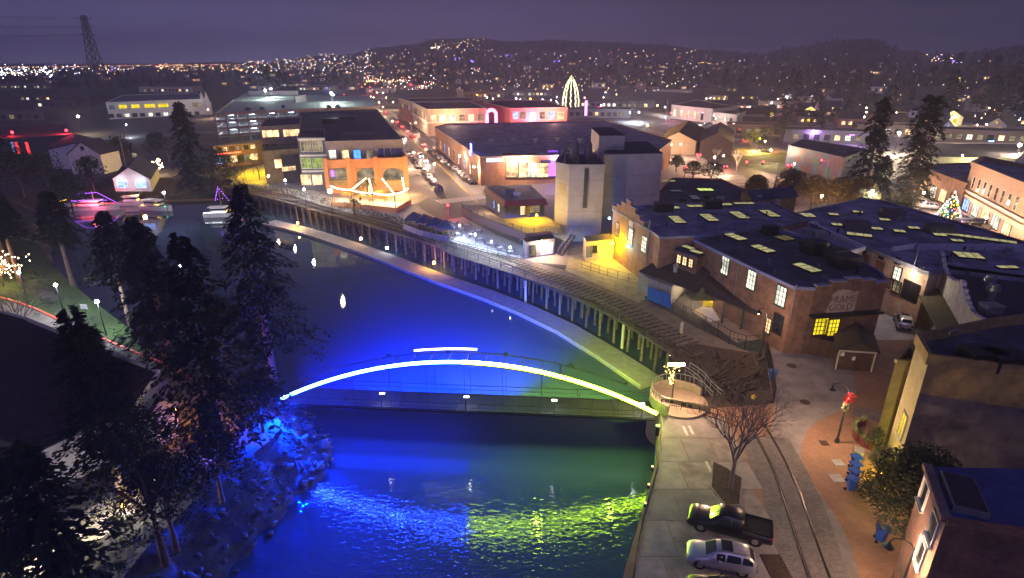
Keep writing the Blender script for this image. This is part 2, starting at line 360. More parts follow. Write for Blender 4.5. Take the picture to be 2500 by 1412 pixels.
class Bld:
    def __init__(s, name, label, cat, roof, h, wall, roofm, par=.5, z0=0, group=None, world=False, parm=None, trim=None):
        s.pts = [Vector((p[0], p[1], 0)) if world else G(p[0], p[1], h) for p in roof]
        s.h = h; s.z0 = z0
        for p_ in s.pts: p_.z = 0
        s.c = sum((Vector((p.x, p.y, 0)) for p in s.pts), Vector()) / len(s.pts); s.c.z = z0
        s.root = thing(name, label, cat, s.c, group)
        s.wallm = wall
        m = MB(); m.prism(s.pts, z0, h - .01, cap=False); s.wall = m.build('wall', wall, s.root)
        m = MB(); m.prism(s.pts, h - .25, h, 0); s.roof = m.build('roof', roofm, s.root) if False else None
        m = MB(); m.poly([Vector((p.x, p.y, h)) for p in ccw(s.pts)]); s.roof = m.build('roof', roofm, s.root)
        if par:
            P = ccw(s.pts); n = len(P); m = MB(); t = .3
            for i in range(n):
                a, b = P[i], P[(i + 1) % n]; d = (b - a).normalized(); nn = Vector((d.y, -d.x, 0))
                m.beam(a + nn * .05 + Vector((0, 0, h + par / 2)) - d * .1, b + nn * .05 + Vector((0, 0, h + par / 2)) + d * .1, t, par + .1 + .002 * i)
            m.build('parapet', parm or wall, s.root)
            if trim:
                m = MB()
                for i in range(n):
                    a, b = P[i], P[(i + 1) % n]; d = (b - a).normalized(); nn = Vector((d.y, -d.x, 0))
                    m.beam(a + nn * .12 + Vector((0, 0, h + par + .12 + .002 * i)) - d * .25, b + nn * .12 + Vector((0, 0, h + par + .12 + .002 * i)) + d * .25, .55, .14)
                m.build('coping', trim, s.root)
    def edge(s, i):
        a, b = s.pts[i].copy(), s.pts[(i + 1) % len(s.pts)].copy(); a.z = b.z = 0
        d = (b - a).normalized(); n = Vector((d.y, -d.x, 0)); c = s.c.copy(); c.z = 0
        if n.dot((a + b) / 2 - c) < 0: a, b = b, a; d = -d; n = -n
        return a, b, d, n
    def hit(s, i, px, py):
        a, b, d, n = s.edge(i); r = _ray(px, py); o_ = Vector((0, 0, CAM_H))
        t = (a - o_).dot(n) / r.dot(n); return o_ + r * t, math.atan2(d.y, d.x), n
    def at(s, i, u, z):
        a, b, d, n = s.edge(i); p = a + (b - a) * u; p.z = z; return p, math.atan2(d.y, d.x), n
    def win(s, i, px, py, w, h, lit=None, **k):
        p, a, n = s.hit(i, px, py); return put_window(s.root, p + n * .01, a, w, h, lit, **k)
    def row(s, i, n_, z, w, h, u0=.08, u1=.92, lits=None, **k):
        for j in range(n_):
            u = u0 + (u1 - u0) * (j + .5) / n_; p, a, n = s.at(i, u, z)
            l = random.choice(lits) if lits else None
            put_window(s.root, p + n * .01, a, w, h, l, **k)
    def panel(s, i, px, py, w, h, m_, name='door', d=.1, label=None):
        p, a, n = s.hit(i, px, py); mb = MB(); mb.box(p + n * (d / 2 + .005), (w, d, h), a); o = mb.build(name, m_, s.root)
        if label: o['label'] = label
        return o
    def band(s, i, z, hh, m_, name='ledge', d=.25, u0=0, u1=1):
        a, b, dd, n = s.edge(i); A = a + (b - a) * u0; B = a + (b - a) * u1
        m = MB(); m.beam(A + n * d / 2 + Vector((0, 0, z)), B + n * d / 2 + Vector((0, 0, z)), d, hh); return m.build(name, m_, s.root)
    def roofbox(s, px, py, w, d, h, m_, name='rooftop_unit', rz=0):
        p = G(px, py, s.h + h); p.z = s.h + h / 2 + .002; m = MB(); m.box(p, (w, d, h), rz); m.box(p + Vector((0, 0, h / 2 + .04)), (w + .15, d + .15, .08), rz)
        return m.build(name, m_, s.root)
    def skylight(s, px, py, w, l, rz=0, m_=None, hh=.25, label=None):
        p = G(px, py, s.h + hh); f = MB(); f.box(Vector((p.x, p.y, s.h + hh / 2)), (w + .2, l + .2, hh), rz); o = f.build('skylight', M_black, s.root)
        g = MB(); g.box(Vector((p.x, p.y, s.h + hh + .02)), (w, l, .04), rz); g.build('glazing', m_ or E_sky, o); k_ = max(2, round(max(w, l) / 1.1)); g = MB(); M3 = Matrix.Rotation(rz, 3, 'Z')
        for q_ in range(1, k_): g.box(Vector((p.x, p.y, s.h + hh + .055)) + M3 @ (Vector((0, -l / 2 + l * q_ / k_, 0)) if l > w else Vector((-w / 2 + w * q_ / k_, 0, 0))), (w, .07, .05) if l > w else (.07, l, .05), rz)
        g.build('glazing_bar', M_black, o); return o
def sheet(name, pts, z, m_, kind='structure', dz=0):
    m = MB(); m.poly([Vector((p[0], p[1], z)) for p in pts]); o = m.build(name, m_); o['kind'] = kind; return o
def psheet(name, px, z, m_, **k): return sheet(name, [G(p[0], p[1], z) for p in px], z, m_, **k)
# ------------------------------------------------------------------ the river and the land
def resample(pts, step):
    """smooth curve through the points, one point every step metres"""
    P = [Vector((p[0], p[1], 0)) for p in pts]; dense = []
    for i in range(len(P) - 1):
        p0, p1, p2, p3 = P[max(i - 1, 0)], P[i], P[i + 1], P[min(i + 2, len(P) - 1)]
        for k in range(24):
            t = k / 24; dense.append(.5 * ((2 * p1) + (-p0 + p2) * t + (2 * p0 - 5 * p1 + 4 * p2 - p3) * t * t + (-p0 + 3 * p1 - 3 * p2 + p3) * t ** 3))
    dense.append(P[-1]); out_ = [dense[0]]; acc = 0
    for a, b in zip(dense, dense[1:]):
        l = (b - a).length; pos = 0
        while acc + (l - pos) >= step:
            pos += step - acc; acc = 0; out_.append(a + (b - a) * (pos / l))
        acc += l - pos
    return out_
def normals(P):
    o_ = []
    for i in range(len(P)):
        d = (P[min(i + 1, len(P) - 1)] - P[max(i - 1, 0)]).normalized(); o_.append(Vector((d.y, -d.x, 0)))
    return o_
NE = resample([(21.3, 58.8), (18.0, 65.2), (13.0, 74.9), (3.3, 87.6), (-16.7, 108.4), (-47.9, 135.6), (-79.3, 161.5)], 1.0)
NN = normals(NE)      # points to the land side
TW = 5.6
land_edge = [p + n * (TW + .6) for p, n in zip(NE, NN)][::4]
ZW = -4.0
shoreL = [(-27, -25), (-24, 10), (-22.5, 25), (-22, 33.3), (-20.5, 38), (-19.3, 42.4), (-18.2, 45.5), (-18.0, 48.3), (-19.8, 51.2), (-22.6, 54.6), (-27.0, 58.6), (-33, 62), (-44, 67), (-58, 78), (-74, 92), (-88, 105), (-98, 118), (-105, 133), (-124, 148)]
farL = [(-128, 156), (-112, 163), (-98, 171), (-88, 172)]
SL = resample(shoreL + farL, .8); SN = normals(SL)   # points away from the water? fixed below
# water lies on the right-hand side while walking away from the camera, so land is the left-hand side
top_edge = []
for i, (p, n) in enumerate(zip(SL, SN)):
    k = 4.6 + 1.2 * noise.noise(p * .12)
    top_edge.append(p - n * k)
def fixloop(P):   # drop points that fold back on a tight bend
    o_ = [P[0]]
    for p in P[1:]:
        if (p - o_[-1]).length > .5 and (len(o_) < 2 or (p - o_[-1]).normalized().dot((o_[-1] - o_[-2]).normalized()) > -.2): o_.append(p)
    return o_
te = fixloop(top_edge)
right = [Vector(p + (0,)) for p in [(-10, -25), (1.5, 10), (8.1, 29.7), (9.6, 34.2), (12.7, 41.9), (15.3, 51.5), (18.5, 56.5), (23.5, 60)]]
hole = te[::3] + list(reversed(land_edge)) + list(reversed(right))
outer = [Vector(p + (0,)) for p in [(-9000, -400), (9000, -400), (9000, 9000), (-9000, 9000)]]
vs = outer + hole; tr = tessellate_polygon([outer, hole]); m = MB()
fs = []
for t in tr:
    a, b, c = (vs[i] for i in t); fs.append(tuple(t) if (b - a).cross(c - a).z > 0 else tuple(reversed(t)))
m.add(vs, fs); o = m.build('ground', M_land); o['kind'] = 'structure'
# banks
m = MB(); rows = [(-2.5, -6.2), (-1.2, -5.1), (-.4, -4.4), (.1, -4.0), (.6, -3.7), (1.1, -3.3), (1.7, -2.9), (2.3, -2.3), (2.9, -1.7), (3.5, -1.1), (4.2, -.5), (5.0, -.1), (6.8, .10)]
K = len(SL); grid = []
for j, (of, z) in enumerate(rows):
    for i in range(K):
        p = SL[i] - SN[i] * of; q = p + Vector((noise.noise(p * .7 + Vector((j, 0, 0))), noise.noise(p * .7 + Vector((0, 9, j))), 0)) * .9
        ck = noise.cell(Vector((p.x * 1.1, p.y * 1.1, j * .45))) * (.15 if 0 < j < 12 else 0)
        zz = z + ck + noise.noise(Vector((p.x * .5, p.y * .5, j * .7))) * (.9 if 0 < j < 12 else .1) + noise.noise(Vector((p.x * 1.7, p.y * 1.7, j))) * (.55 if 0 < j < 12 else 0)
        grid.append(Vector((q.x, q.y, zz)))
m.add(grid, [(j * K + i, (j + 1) * K + i, (j + 1) * K + i + 1, j * K + i + 1) for j in range(len(rows) - 1) for i in range(K - 1)])
m.f = [tuple(reversed(f)) for f in m.f]; m.sm = [True] * len(m.sm)
o = m.build('river_bank', M_rock); o['kind'] = 'structure'
def curtain(name, P, z0, z1, m_, thick=.0):
    m = MB(); n = len(P); m.add([Vector((p[0], p[1], z1)) for p in P] + [Vector((p[0], p[1], z0)) for p in P], [(i, i + 1, n + i + 1, n + i) for i in range(n - 1)]); o = m.build(name, m_); o['kind'] = 'structure'; return o
curtain('quay_wall', right[:-2], -6, 0, mat('quay_concrete', (.13, .13, .12), .85, var=.5, scale=.8, bump=.4))
curtain('embankment', [right[-2], right[-1]] + land_edge + [Vector((-88, 172, 0))], -6, 0, M_soil)
# loose boulders along the waterline, each a thing
BO = []
for k in range(4):
    m = MB(); m.ball((0, 0, 0), .5, 0, 10, 8); m.v = [tuple(Vector(v) * (1 + .55 * noise.noise(Vector(v) * 2.6 + Vector((k * 7, 0, 0))) + .25 * noise.noise(Vector(v) * 6 + Vector((k * 3, 5, 0))))) for v in m.v]; o = m.build('boulder', mat('boulder_stone', (.09, .085, .08), .85, var=.5, scale=2.5, bump=.7), None, (0, 0, 0)); BO.append(o)
rb_ = random.Random(5); seen_ = set()
for k in range(290):
    i = rb_.randrange(30, 110); of = rb_.uniform(-.4, 2.8); p = SL[i] - SN[i] * of; p.z = -3.85 + of * .9 + .28; b_ = rb_.randrange(4); o = BO[b_]
    if b_ in seen_: o = o.copy(); COL.objects.link(o)
    seen_.add(b_); s_ = rb_.uniform(.25, .62) * (1 + (rb_.random() < .12) * .9); o.location = p; o.scale = (s_ * rb_.uniform(.9, 1.5), s_, s_ * rb_.uniform(.5, .8)); o.rotation_euler.z = rb_.uniform(0, 6.3); tag(o, 'grey boulder lying on the left bank beside the water', 'boulder', 'boulders along the left bank')
# water
wm = bpy.data.materials.new('river_water'); wm.use_nodes = True; t = wm.node_tree; b = t.nodes['Principled BSDF']
b.inputs['Base Color'].default_value = (.03, .05, .08, 1); b.inputs['Roughness'].default_value = .025; b.inputs['Specular IOR Level'].default_value = .55; b.inputs['IOR'].default_value = 1.33
co = N(t, 'ShaderNodeTexCoord'); mp = N(t, 'ShaderNodeMapping'); mp.inputs['Scale'].default_value = (.75, 1.5, 1); t.links.new(co.outputs['Object'], mp.inputs[0])
n1 = N(t, 'ShaderNodeTexNoise'); n1.inputs['Scale'].default_value = 1.9; n1.inputs['Detail'].default_value = 2.2; n1.inputs['Roughness'].default_value = .5; n1.inputs['Distortion'].default_value = .6
n2 = N(t, 'ShaderNodeTexNoise'); n2.inputs['Scale'].default_value = .25; n2.inputs['Detail'].default_value = 2
t.links.new(mp.outputs[0], n1.inputs[0]); t.links.new(mp.outputs[0], n2.inputs[0])
s_ = N(t, 'ShaderNodeSeparateXYZ'); t.links.new(co.outputs['Object'], s_.inputs[0])
mr = N(t, 'ShaderNodeMapRange', interpolation_type='SMOOTHSTEP'); mr.inputs[1].default_value = 54; mr.inputs[2].default_value = 34; mr.inputs[3].default_value = .10; mr.inputs[4].default_value = 1
t.links.new(s_.outputs[1], mr.inputs[0])
ma = N(t, 'ShaderNodeMath', operation='MULTIPLY_ADD'); ma.inputs[1].default_value = 1.6; t.links.new(n2.outputs[0], ma.inputs[0]); t.links.new(n1.outputs[0], ma.inputs[2])
bp = N(t, 'ShaderNodeBump'); bp.inputs['Distance'].default_value = .038; t.links.new(ma.outputs[0], bp.inputs['Height']); t.links.new(mr.outputs[0], bp.inputs['Strength'])
t.links.new(bp.outputs[0], b.inputs['Normal'])
m = MB(); m.add([(-190, -40, ZW), (60, -40, ZW), (60, 230, ZW), (-190, 230, ZW)], [(0, 1, 2, 3)]); o = m.build('river', wm); o['kind'] = 'structure'
# hills
RIDGE = [(-200, 158), (0, 158), (350, 152), (600, 148), (850, 128), (930, 112), (1000, 104), (1080, 90), (1150, 88), (1250, 98), (1330, 94), (1450, 98), (1600, 104), (1720, 118), (1850, 126), (1920, 112), (2020, 96), (2110, 92), (2200, 118), (2260, 126), (2340, 120), (2430, 112), (2520, 98), (2800, 80)]
def ridge_y(px):
    for (a, ya), (b_, yb) in zip(RIDGE, RIDGE[1:]):
        if a <= px <= b_: t_ = (px - a) / (b_ - a); t_ = t_ * t_ * (3 - 2 * t_); return ya + (yb - ya) * t_
    return 158
def terrain(x, y):
    if y < 350: return 0
    px = 1250 + FPX * x / (y * math.cos(PITCH) + 10); px = max(-190, min(2790, px))
    d = math.hypot(x, y); top = ((153 - ridge_y(px)) / FPX * 3000 * .80 + 20) * y / math.hypot(x, y)
    near = min(1, max(0, (px - 900) / 1300))
    s1 = max(0, min(1, (d - 550) / 2450)); s1 = s1 * s1 * (3 - 2 * s1)
    h = top * (s1 * (1 - .5 * near) + .5 * near * max(0, min(1, (d - 420) / 1500)) ** 1.2)
    h += 9 * noise.noise(Vector((x, y, 0)) * .004) * s1 + 3 * noise.noise(Vector((x, y, 0)) * .015) * s1
    return max(0, h)
m = MB(); na, nd = 150, 34; g = []
for j in range(nd):
    d = 420 * (3300 / 420) ** (j / (nd - 1))
    for i in range(na):
        px = -150 + 2900 * i / (na - 1); th = math.atan2((px - 1250) / FPX, math.cos(PITCH) + .14); x, y = d * math.sin(th), d * math.cos(th)
        g.append(Vector((x, y, terrain(x, y) + (.05 if j else -.5))))
m.add(g, [(j * na + i, j * na + i + 1, (j + 1) * na + i + 1, (j + 1) * na + i) for j in range(nd - 1) for i in range(na - 1)])
for f in range(len(m.sm)): m.sm[f] = True
o = m.build('hills', mat('wooded_hillside', (.045, .042, .04), .95, var=.6, scale=.02, detail=9, bump=.5, bscale=.2)); o['kind'] = 'structure'
def on_terrain(px, py, far=3250):
    r = _ray(px, py); d = 250
    while d < far:
        x, y = r.x / r.y * d, d; z = CAM_H + r.z / r.y * d
        if z <= terrain(x, y): return Vector((x, y, terrain(x, y)))
        d += 8
    return None
# ------------------------------------------------------------------ streets and paving (each sheet 4 mm above the one below)
def strip(name, P, w0, w1, z, m_, kind='structure'):
    nn = normals(P); k = len(P); m = MB()
    m.add([p + n * w0 + Vector((0, 0, z)) for p, n in zip(P, nn)] + [p + n * w1 + Vector((0, 0, z)) for p, n in zip(P, nn)], [(i, i + 1, k + i + 1, k + i) for i in range(k - 1)])
    if (m.v and len(m.f)):
        a, b, c = (Vector(m.v[i]) for i in m.f[0][:3])
        if (b - a).cross(c - a).z < 0: m.f = [tuple(reversed(f)) for f in m.f]
    o = m.build(name, m_); o['kind'] = kind; return o
psheet('pavement', [(560, 452), (600, 415), (700, 380), (800, 330), (1500, 330), (1620, 300), (2700, 300), (2700, 720), (2100, 720), (1500, 660), (1300, 640), (1020, 560), (900, 535), (700, 475)], .004, M_walk)
ms = [G(1130, 487), G(1083, 430), G(1035, 377), G(985, 325), G(943, 284), G(905, 246), G(875, 219)]
ms = [Vector((-8.6, 143, 0)), Vector((-31.5, 222, 0)), Vector((-77, 370, 0)), Vector((-150, 610, 0)), Vector((-240, 900, 0))]
MS = resample(ms, 12)
strip('main_street', MS, -8.8, 8.2, .012, M_asph)
strip('centre_line', MS[:22], -.42, -.18, .016, M_yline); strip('centre_line', MS[:22], .12, .36, .016, M_yline)
psheet('street_corner', [(1020, 497), (1045, 482), (1130, 480), (1215, 476), (1240, 500), (1190, 530), (1115, 545), (1060, 530), (1030, 512)], .008, M_asph)
strip('cross_street', [G(860, 340), G(1000, 337), G(1130, 334), G(1400, 326)], -6, 6, .014, M_asph)
CS = [G(1500, 262), G(1620, 285), G(1760, 318), G(1980, 372), G(2240, 440), G(2700, 590)]
strip('boulevard', resample(CS, 8), -7, 7, .010, M_asph)
strip('boulevard', resample([G(1560, 300), G(1680, 330), G(1790, 400), G(1830, 470), G(1900, 520)], 8), -8, 8, .013, M_asph)
strip('highway', [Vector((-900, 700, 0)), Vector((-300, 800, 0)), Vector((300, 760, 0)), Vector((900, 700, 0))], -8, 8, .01, M_asph)
strip('boulevard', [G(-100, 360), G(300, 338), G(520, 322)], -5, 5, .010, M_asph)
psheet('parking_lot', [(1170, 455), (1180, 430), (1360, 440), (1360, 478), (1190, 470)], .016, M_asph)
# crosswalk bars are pieces: one object each
def crosswalk(p0, p1, n, ln, wd, lab, name='crosswalk'):
    a, b = G(*p0), G(*p1); root = thing(name, lab, 'crosswalk', (a + b) / 2); d = (b - a).normalized(); an = math.atan2(d.y, d.x)
    me = None
    for i in range(n):
        p = a + (b - a) * ((i + .5) / n)
        if me is None:
            mb = MB(); mb.box((0, 0, .0), (wd, ln, .006)); me = bpy.data.meshes.new('stripe'); me.from_pydata(mb.v, [], mb.f); me.materials.append(M_line)
        q = p - root.location; q.z = .021
        inst('stripe', me, root, q, an)
crosswalk((1068, 494), (1186, 480), 13, 4.6, .8, 'white striped crosswalk across the main street by the corner pavilion')
crosswalk((1786, 428), (1815, 468), 11, 7, .7, 'white striped crosswalk at the junction behind the blue roofs')
# plaza and its curved paving
psheet('brick_plaza', [(1880, 800), (1930, 740), (2200, 730), (2330, 800), (2330, 1000), (2330, 1500), (1500, 1500), (1520, 1412), (1602, 1130), (1612, 1000), (1870, 985), (1875, 900)], .006, M_pave)
pl = resample([G(*p) for p in [(1868, 862), (1905, 848), (1990, 852), (2060, 888), (2090, 940), (2078, 985), (2030, 1012), (1982, 1040), (1962, 1072), (1956, 1112), (1972, 1158), (2005, 1210), (2045, 1270), (2075, 1330), (2098, 1412), (2110, 1470)]], .8)
sheet('concrete_walk', list(pl) + [G(1850, 1470), G(1850, 1412), G(1880, 1250), G(1868, 1120), G(1890, 1010), G(1885, 920)], .011, mat('exposed_aggregate', (.25, .225, .215), .85, var=.35, scale=.45, bump=.5, bscale=14))
tr_c = resample([(20.6, 22), (21.0, 29.7), (22.0, 34), (22.9, 38), (23.6, 43.5), (23.9, 49), (23.4, 55), (21.9, 61.5)], 1.0)
strip('cobbled_trackbed', [p for p in tr_c if p.y < 46.5], -2.4, 2.2, .016, M_cob)
psheet('plaza_border', [(2092, 992), (2180, 1012), (2185, 1042), (2075, 1012)], .011, M_cob)
psheet('rear_yard', [(2130, 700), (2330, 700), (2330, 830), (2120, 830)], .010, M_conc2)
psheet('yard', [(1380, 660), (1400, 600), (1500, 600), (1560, 660), (1600, 700), (1560, 740)], .014, mat('yard_concrete', (.34, .30, .2), .8, var=.3, scale=.6))
psheet('riverside_walk', [(575, 452), (640, 440), (745, 455), (800, 480), (1010, 500), (1070, 535), (1010, 552), (960, 532), (860, 520), (780, 500), (690, 468)], .012, M_conc2)
psheet('riverside_path', [(1020, 575), (1130, 600), (1300, 640), (1440, 675), (1560, 722), (1700, 800), (1850, 870), (1850, 900), (1760, 905), (1700, 870), (1560, 790), (1450, 735), (1260, 672), (1100, 622)], .013, mat('tan_path', (.19, .155, .12), .9, var=.35, scale=.8, bump=.3))
psheet('planting_bed', [(540, 455), (600, 450), (700, 478), (790, 508), (960, 540), (1000, 560), (870, 533), (740, 498), (620, 470)], .02, M_soil)
# parking slabs
slabroot = tag(bpy.data.objects.new('parking_slab_field', None), None)
COL.objects.link(slabroot); slabroot['kind'] = 'structure'; WL[slabroot.name] = Vector((0, 0, 0)); slabroot.name = 'parking_apron'; WL['parking_apron'] = Vector((0, 0, 0))
edgeL = [(3.2, 14), (8.1, 29.7), (9.6, 34.2), (12.7, 41.9), (14.6, 49.4)]
def xL(y):
    for (x0, y0), (x1, y1) in zip(edgeL, edgeL[1:]):
        if y0 <= y <= y1: return x0 + (x1 - x0) * (y - y0) / (y1 - y0)
    return 99
msl = {}
for j in range(10):
    y0, y1 = 14 + j * 3.5, 14 + (j + 1) * 3.5
    xr = [20.2, 20.2, 19.4, 18.9, 18.9, 19.2, 20, 20.8, 21, 21][j]
    xs = [(xL(y0) + .35), (xL(y0) + xL(y1)) / 2 + 2.6]
    n_ = max(1, round((xr - xs[1]) / 3.4)); cols = [xs[0]] + [xs[1] + (xr - xs[1]) * k / n_ for k in range(n_ + 1)]
    sh = xL(min(y1, 49)) - xL(y0)
    for k in range(len(cols) - 1):
        a0, a1 = cols[k] + .025, cols[k + 1] - .025; s0 = sh if k == 0 else 0; s1 = 0
        m = MB(); z = .030 + random.uniform(-.003, .004); P = [(a0, y0 + .025), (a1, y0 + .025), (a1 + s1, y1 - .025), (a0 + s0, y1 - .025)]
        m.prism(P, .0, z); o = m.build('slab', random.choice([M_conc, mat('concrete_b', (.235, .22, .205), .75, var=.35, scale=.5, bump=.2, bscale=9), mat('concrete_c', (.30, .275, .25), .72, var=.3, scale=.7, bump=.2, bscale=9)]), slabroot)
# grass park on the left bank and its path
sheet('park_lawn', [Vector(p + (0,)) for p in [(-49, 68), (-62, 79), (-80, 95), (-92, 108), (-150, 140), (-150, 60), (-60, 50), (-40, 56)]], .006, M_grass)
road = [G(-60, 712), G(60, 745), G(150, 785), G(250, 828), G(350, 870), G(435, 905), G(520, 960)]
strip('park_road', resample(road, 1.5), -.2, 4.2, .012, mat('road_tan', (.16, .13, .11), .85, var=.3, scale=.7, bump=.2))
kr = thing('light_streak_kerb', 'long red strip built for the light streak along the park road above the dark roof', 'kerb', road[3])  # red kerb put in place of the glowing red streak along the road
kk = resample(road, 3); km = None
for a, b_ in zip(kk, kk[1:]):
    m = MB(); m.beam(a + Vector((0, 0, .09)), a + (b_ - a) * .985 + Vector((0, 0, .09)), .32, .18); m.build('streak_segment', mat('light_streak_red', (.8, .07, .03), .5, var=.2, scale=2), kr)
# ------------------------------------------------------------------ bridge
BL, BR = Vector((-23.2, 52.6, 0)), Vector((14.2, 49.9, 0)); bd = (BR - BL).normalized(); bn = Vector((-bd.y, bd.x, 0)); blen = (BR - BL).length
br = thing('footbridge', 'arched footbridge over the river lit blue on one half and yellow green on the other', 'bridge', (BL + BR) / 2)
bang = math.atan2(bd.y, bd.x)
def bp_(s, off, z): return BL + bd * (s * blen) + bn * off + Vector((0, 0, z))
for i in range(19):
    m = MB(); m.box(bp_((i + .5) / 19, 0, .15), (blen / 19 - .04, 3.0, .18), bang); m.build('deck_panel', mat('bridge_deck', (.022, .022, .025), .8, var=.3), br)
for of in (-1.65, 1.65):
    m = MB(); m.beam(bp_(0, of, 0.1), bp_(1, of, 0.12), .10, .2); m.build('girder', M_black, br)
def arch(s, of, rise=4.9, z0=1.15): return bp_(s, of, z0 + (rise if of < 0 else 4.15) * (1 - (2 * s - 1) ** 2))
for of in (-1.95, 1.95):
    m = MB(); m.tube([arch(k / 40, of) - Vector((0, 0, .30)) for k in range(41)], .07, 8); m.build('arch_rib', M_black, br)
    for k in range(1, 10):
        s = k / 10; m = MB(); m.beam(bp_(s, of, .2), arch(s, of) - Vector((0, 0, .3)), .028); m.build('hanger', M_black, br)
    m = MB()
    for z in (.7, 1.2): m.beam(bp_(0, of * .9, z), bp_(1, of * .9, z), .025 if z < 1.1 else .04)
    m.build('handrail', M_black, br)
m = MB()
for k in range(5, 16):
    m.beam(arch(k / 20, -1.95) - Vector((0, 0, .4)), arch(k / 20, 1.95) - Vector((0, 0, .4)), .09)
m.build('cross_brace', M_black, br)
E_ledb = emis('led_blue', (.012, .045, 1), 380); E_ledg = emis('led_yellow_green', (.44, .80, .012), 95); E_ledw = emis('led_white', (.8, .85, .75), 6)
def led(s0, s1, of, r, e, up=0):
    n_ = 28; m = MB(); m.tube([arch(s0 + (s1 - s0) * k / n_, of) + Vector((0, 0, up)) for k in range(n_ + 1)], r, 8); return m.build('light_strip', e, br)
led(.0, .05, -2.05, .15, E_ledb)['label'] = 'short blue light strip at the left foot of the arch'
led(.055, .493, -2.05, .155, E_ledb)['label'] = 'blue half of the light strip on the arch'
led(.496, 1.0, -2.05, .165, E_ledg)['label'] = 'yellow green half of the light strip on the arch'
led(.345, .520, 1.95, .10, E_ledw, .1)['label'] = 'short white light strip on the far arch'
for s in (.27, .50, .735, .965):
    m = MB(); p = bp_(s, -1.6, 1.5); m.beam(bp_(s, -1.62, .24), p, .07); m.beam(p, p + bn * .45 + Vector((0, 0, .12)), .06); post = m.build('lamp_post', M_black, br)
    m = MB(); m.box(p + bn * .5 + Vector((0, 0, .10)), (.5, .22, .06), bang); m.build('lamp', emis('bridge_lamp', (.85, .88, 1), 9), post)
    pointlight(br, p + bn * .5 + Vector((0, 0, -.02)) - br.location, COOL, 22, .12, R(120), (0, 0, 0))
# floodlights added on the ribs tint the water like bloom round the arch
for s, sd, c, w in ((.10, 1, (.004, .02, 1), 70000), (.27, 1, (.002, .03, 1), 170000), (.44, 1, (.002, .03, 1), 170000), (.60, 1, (.32, .50, .03), 26000), (.78, 1, (.32, .50, .03), 32000), (.93, 1, (.32, .50, .03), 22000), (.3, -1, (.004, .02, 1), 3500), (.70, -1, (.30, .48, .03), 1800), (.9, -1, (.30, .48, .03), 1500)):
    p = arch(s, 2.0 * sd) + Vector((0, 0, -.15)) if sd > 0 else arch(s, -2.05) - Vector((0, 0, .05)); m = MB(); m.box(p, (.4, .25, .25), bang); m.build('added_floodlight', M_black, br)
    tgt = Vector((bn.x * sd, bn.y * sd, -.72 if sd > 0 else -.9)).normalized(); pointlight(br, p + bn * .3 * sd - br.location, c, w / GAIN, .2, R(82 if sd > 0 else 130), tgt.to_track_quat('-Z', 'Y').to_euler())
p = bp_(.03, -2.3, 1.6); MB().box(p, (.4, .3, .25), bang).build('added_floodlight', M_black, br); tgt = Vector((.02, -1, -.26)).normalized(); pointlight(br, p - bn * .3 - br.location, (.0, .03, 1), 90000 / GAIN, .2, R(110), tgt.to_track_quat('-Z', 'Y').to_euler())  # extra flood added to light the left bank blue
for s, c, w in ((.25, (.004, .03, 1), 900), (.75, (.10, .30, .14), 120)):
    d = bpy.data.lights.new('lamp_light', 'AREA'); d.shape = 'RECTANGLE'; d.size = blen * .48; d.size_y = 2.2; d.color = c; d.energy = w; o = bpy.data.objects.new('lamp_light', d); o.location = bp_(s, 0, -.12) - br.location; o.rotation_euler = (0, 0, bang); link(o, br)  # area lights added under the deck to fill the dark water band
# overlook at the right-hand end, round wall in two steps
OV = G(1655, 985); ovr = thing('overlook', 'round concrete overlook at the right end of the footbridge', 'overlook', OV)
m = MB(); m.cyl(OV + Vector((0, 0, -5)), 2.95, 5.25, 40, smooth=True); m.build('drum', mat('overlook_concrete', (.30, .23, .17), .8, var=.2, scale=.8), ovr)
def arcwall(c, r, a0, a1, z0, z1, t_, n_=28):
    m = MB()
    P = [Vector((c.x + r * math.cos(a0 + (a1 - a0) * k / n_), c.y + r * math.sin(a0 + (a1 - a0) * k / n_), 0)) for k in range(n_ + 1)]
    for a, b in zip(P, P[1:]): m.beam(a + Vector((0, 0, (z0 + z1) / 2)), b + Vector((0, 0, (z0 + z1) / 2)), t_, z1 - z0)
    return m
arcwall(OV, 2.8, R(20), R(235), .25, 1.15, .25).build('wall', mat('overlook_concrete', (.34, .27, .21), .8), ovr)
arcwall(OV, 2.8, R(20), R(235), 1.9, 1.97, .07).build('handrail', M_galv, ovr)
m = MB()
for k in range(22):
    a = R(22 + 213 * k / 21); p = OV + Vector((2.8 * math.cos(a), 2.8 * math.sin(a), 0)); m.beam(p + Vector((0, 0, 1.1)), p + Vector((0, 0, 1.93)), .04)
m.build('baluster_row', M_galv, ovr)
rp = thing('ramp_handrail', 'pair of pale curved ramp handrails beside the round overlook', 'handrail', G(1700, 960))
for q in ([(1672, 915), (1700, 935), (1722, 962), (1745, 985)], [(1682, 905), (1712, 925), (1735, 952), (1760, 975)]):
    P = resample([G(*p) for p in q], .7); m = MB(); m.tube([p + Vector((0, 0, 1.0)) for p in P], .06, 6); r_ = m.build('rail', M_galv, rp)
    m = MB(); m.tube([p + Vector((0, 0, .6)) for p in P], .035, 5); m.build('rail', M_galv, rp)
    for p in P[::2]: m = MB(); m.beam(p, p + Vector((0, 0, 1)), .05); m.build('post', M_galv, rp)
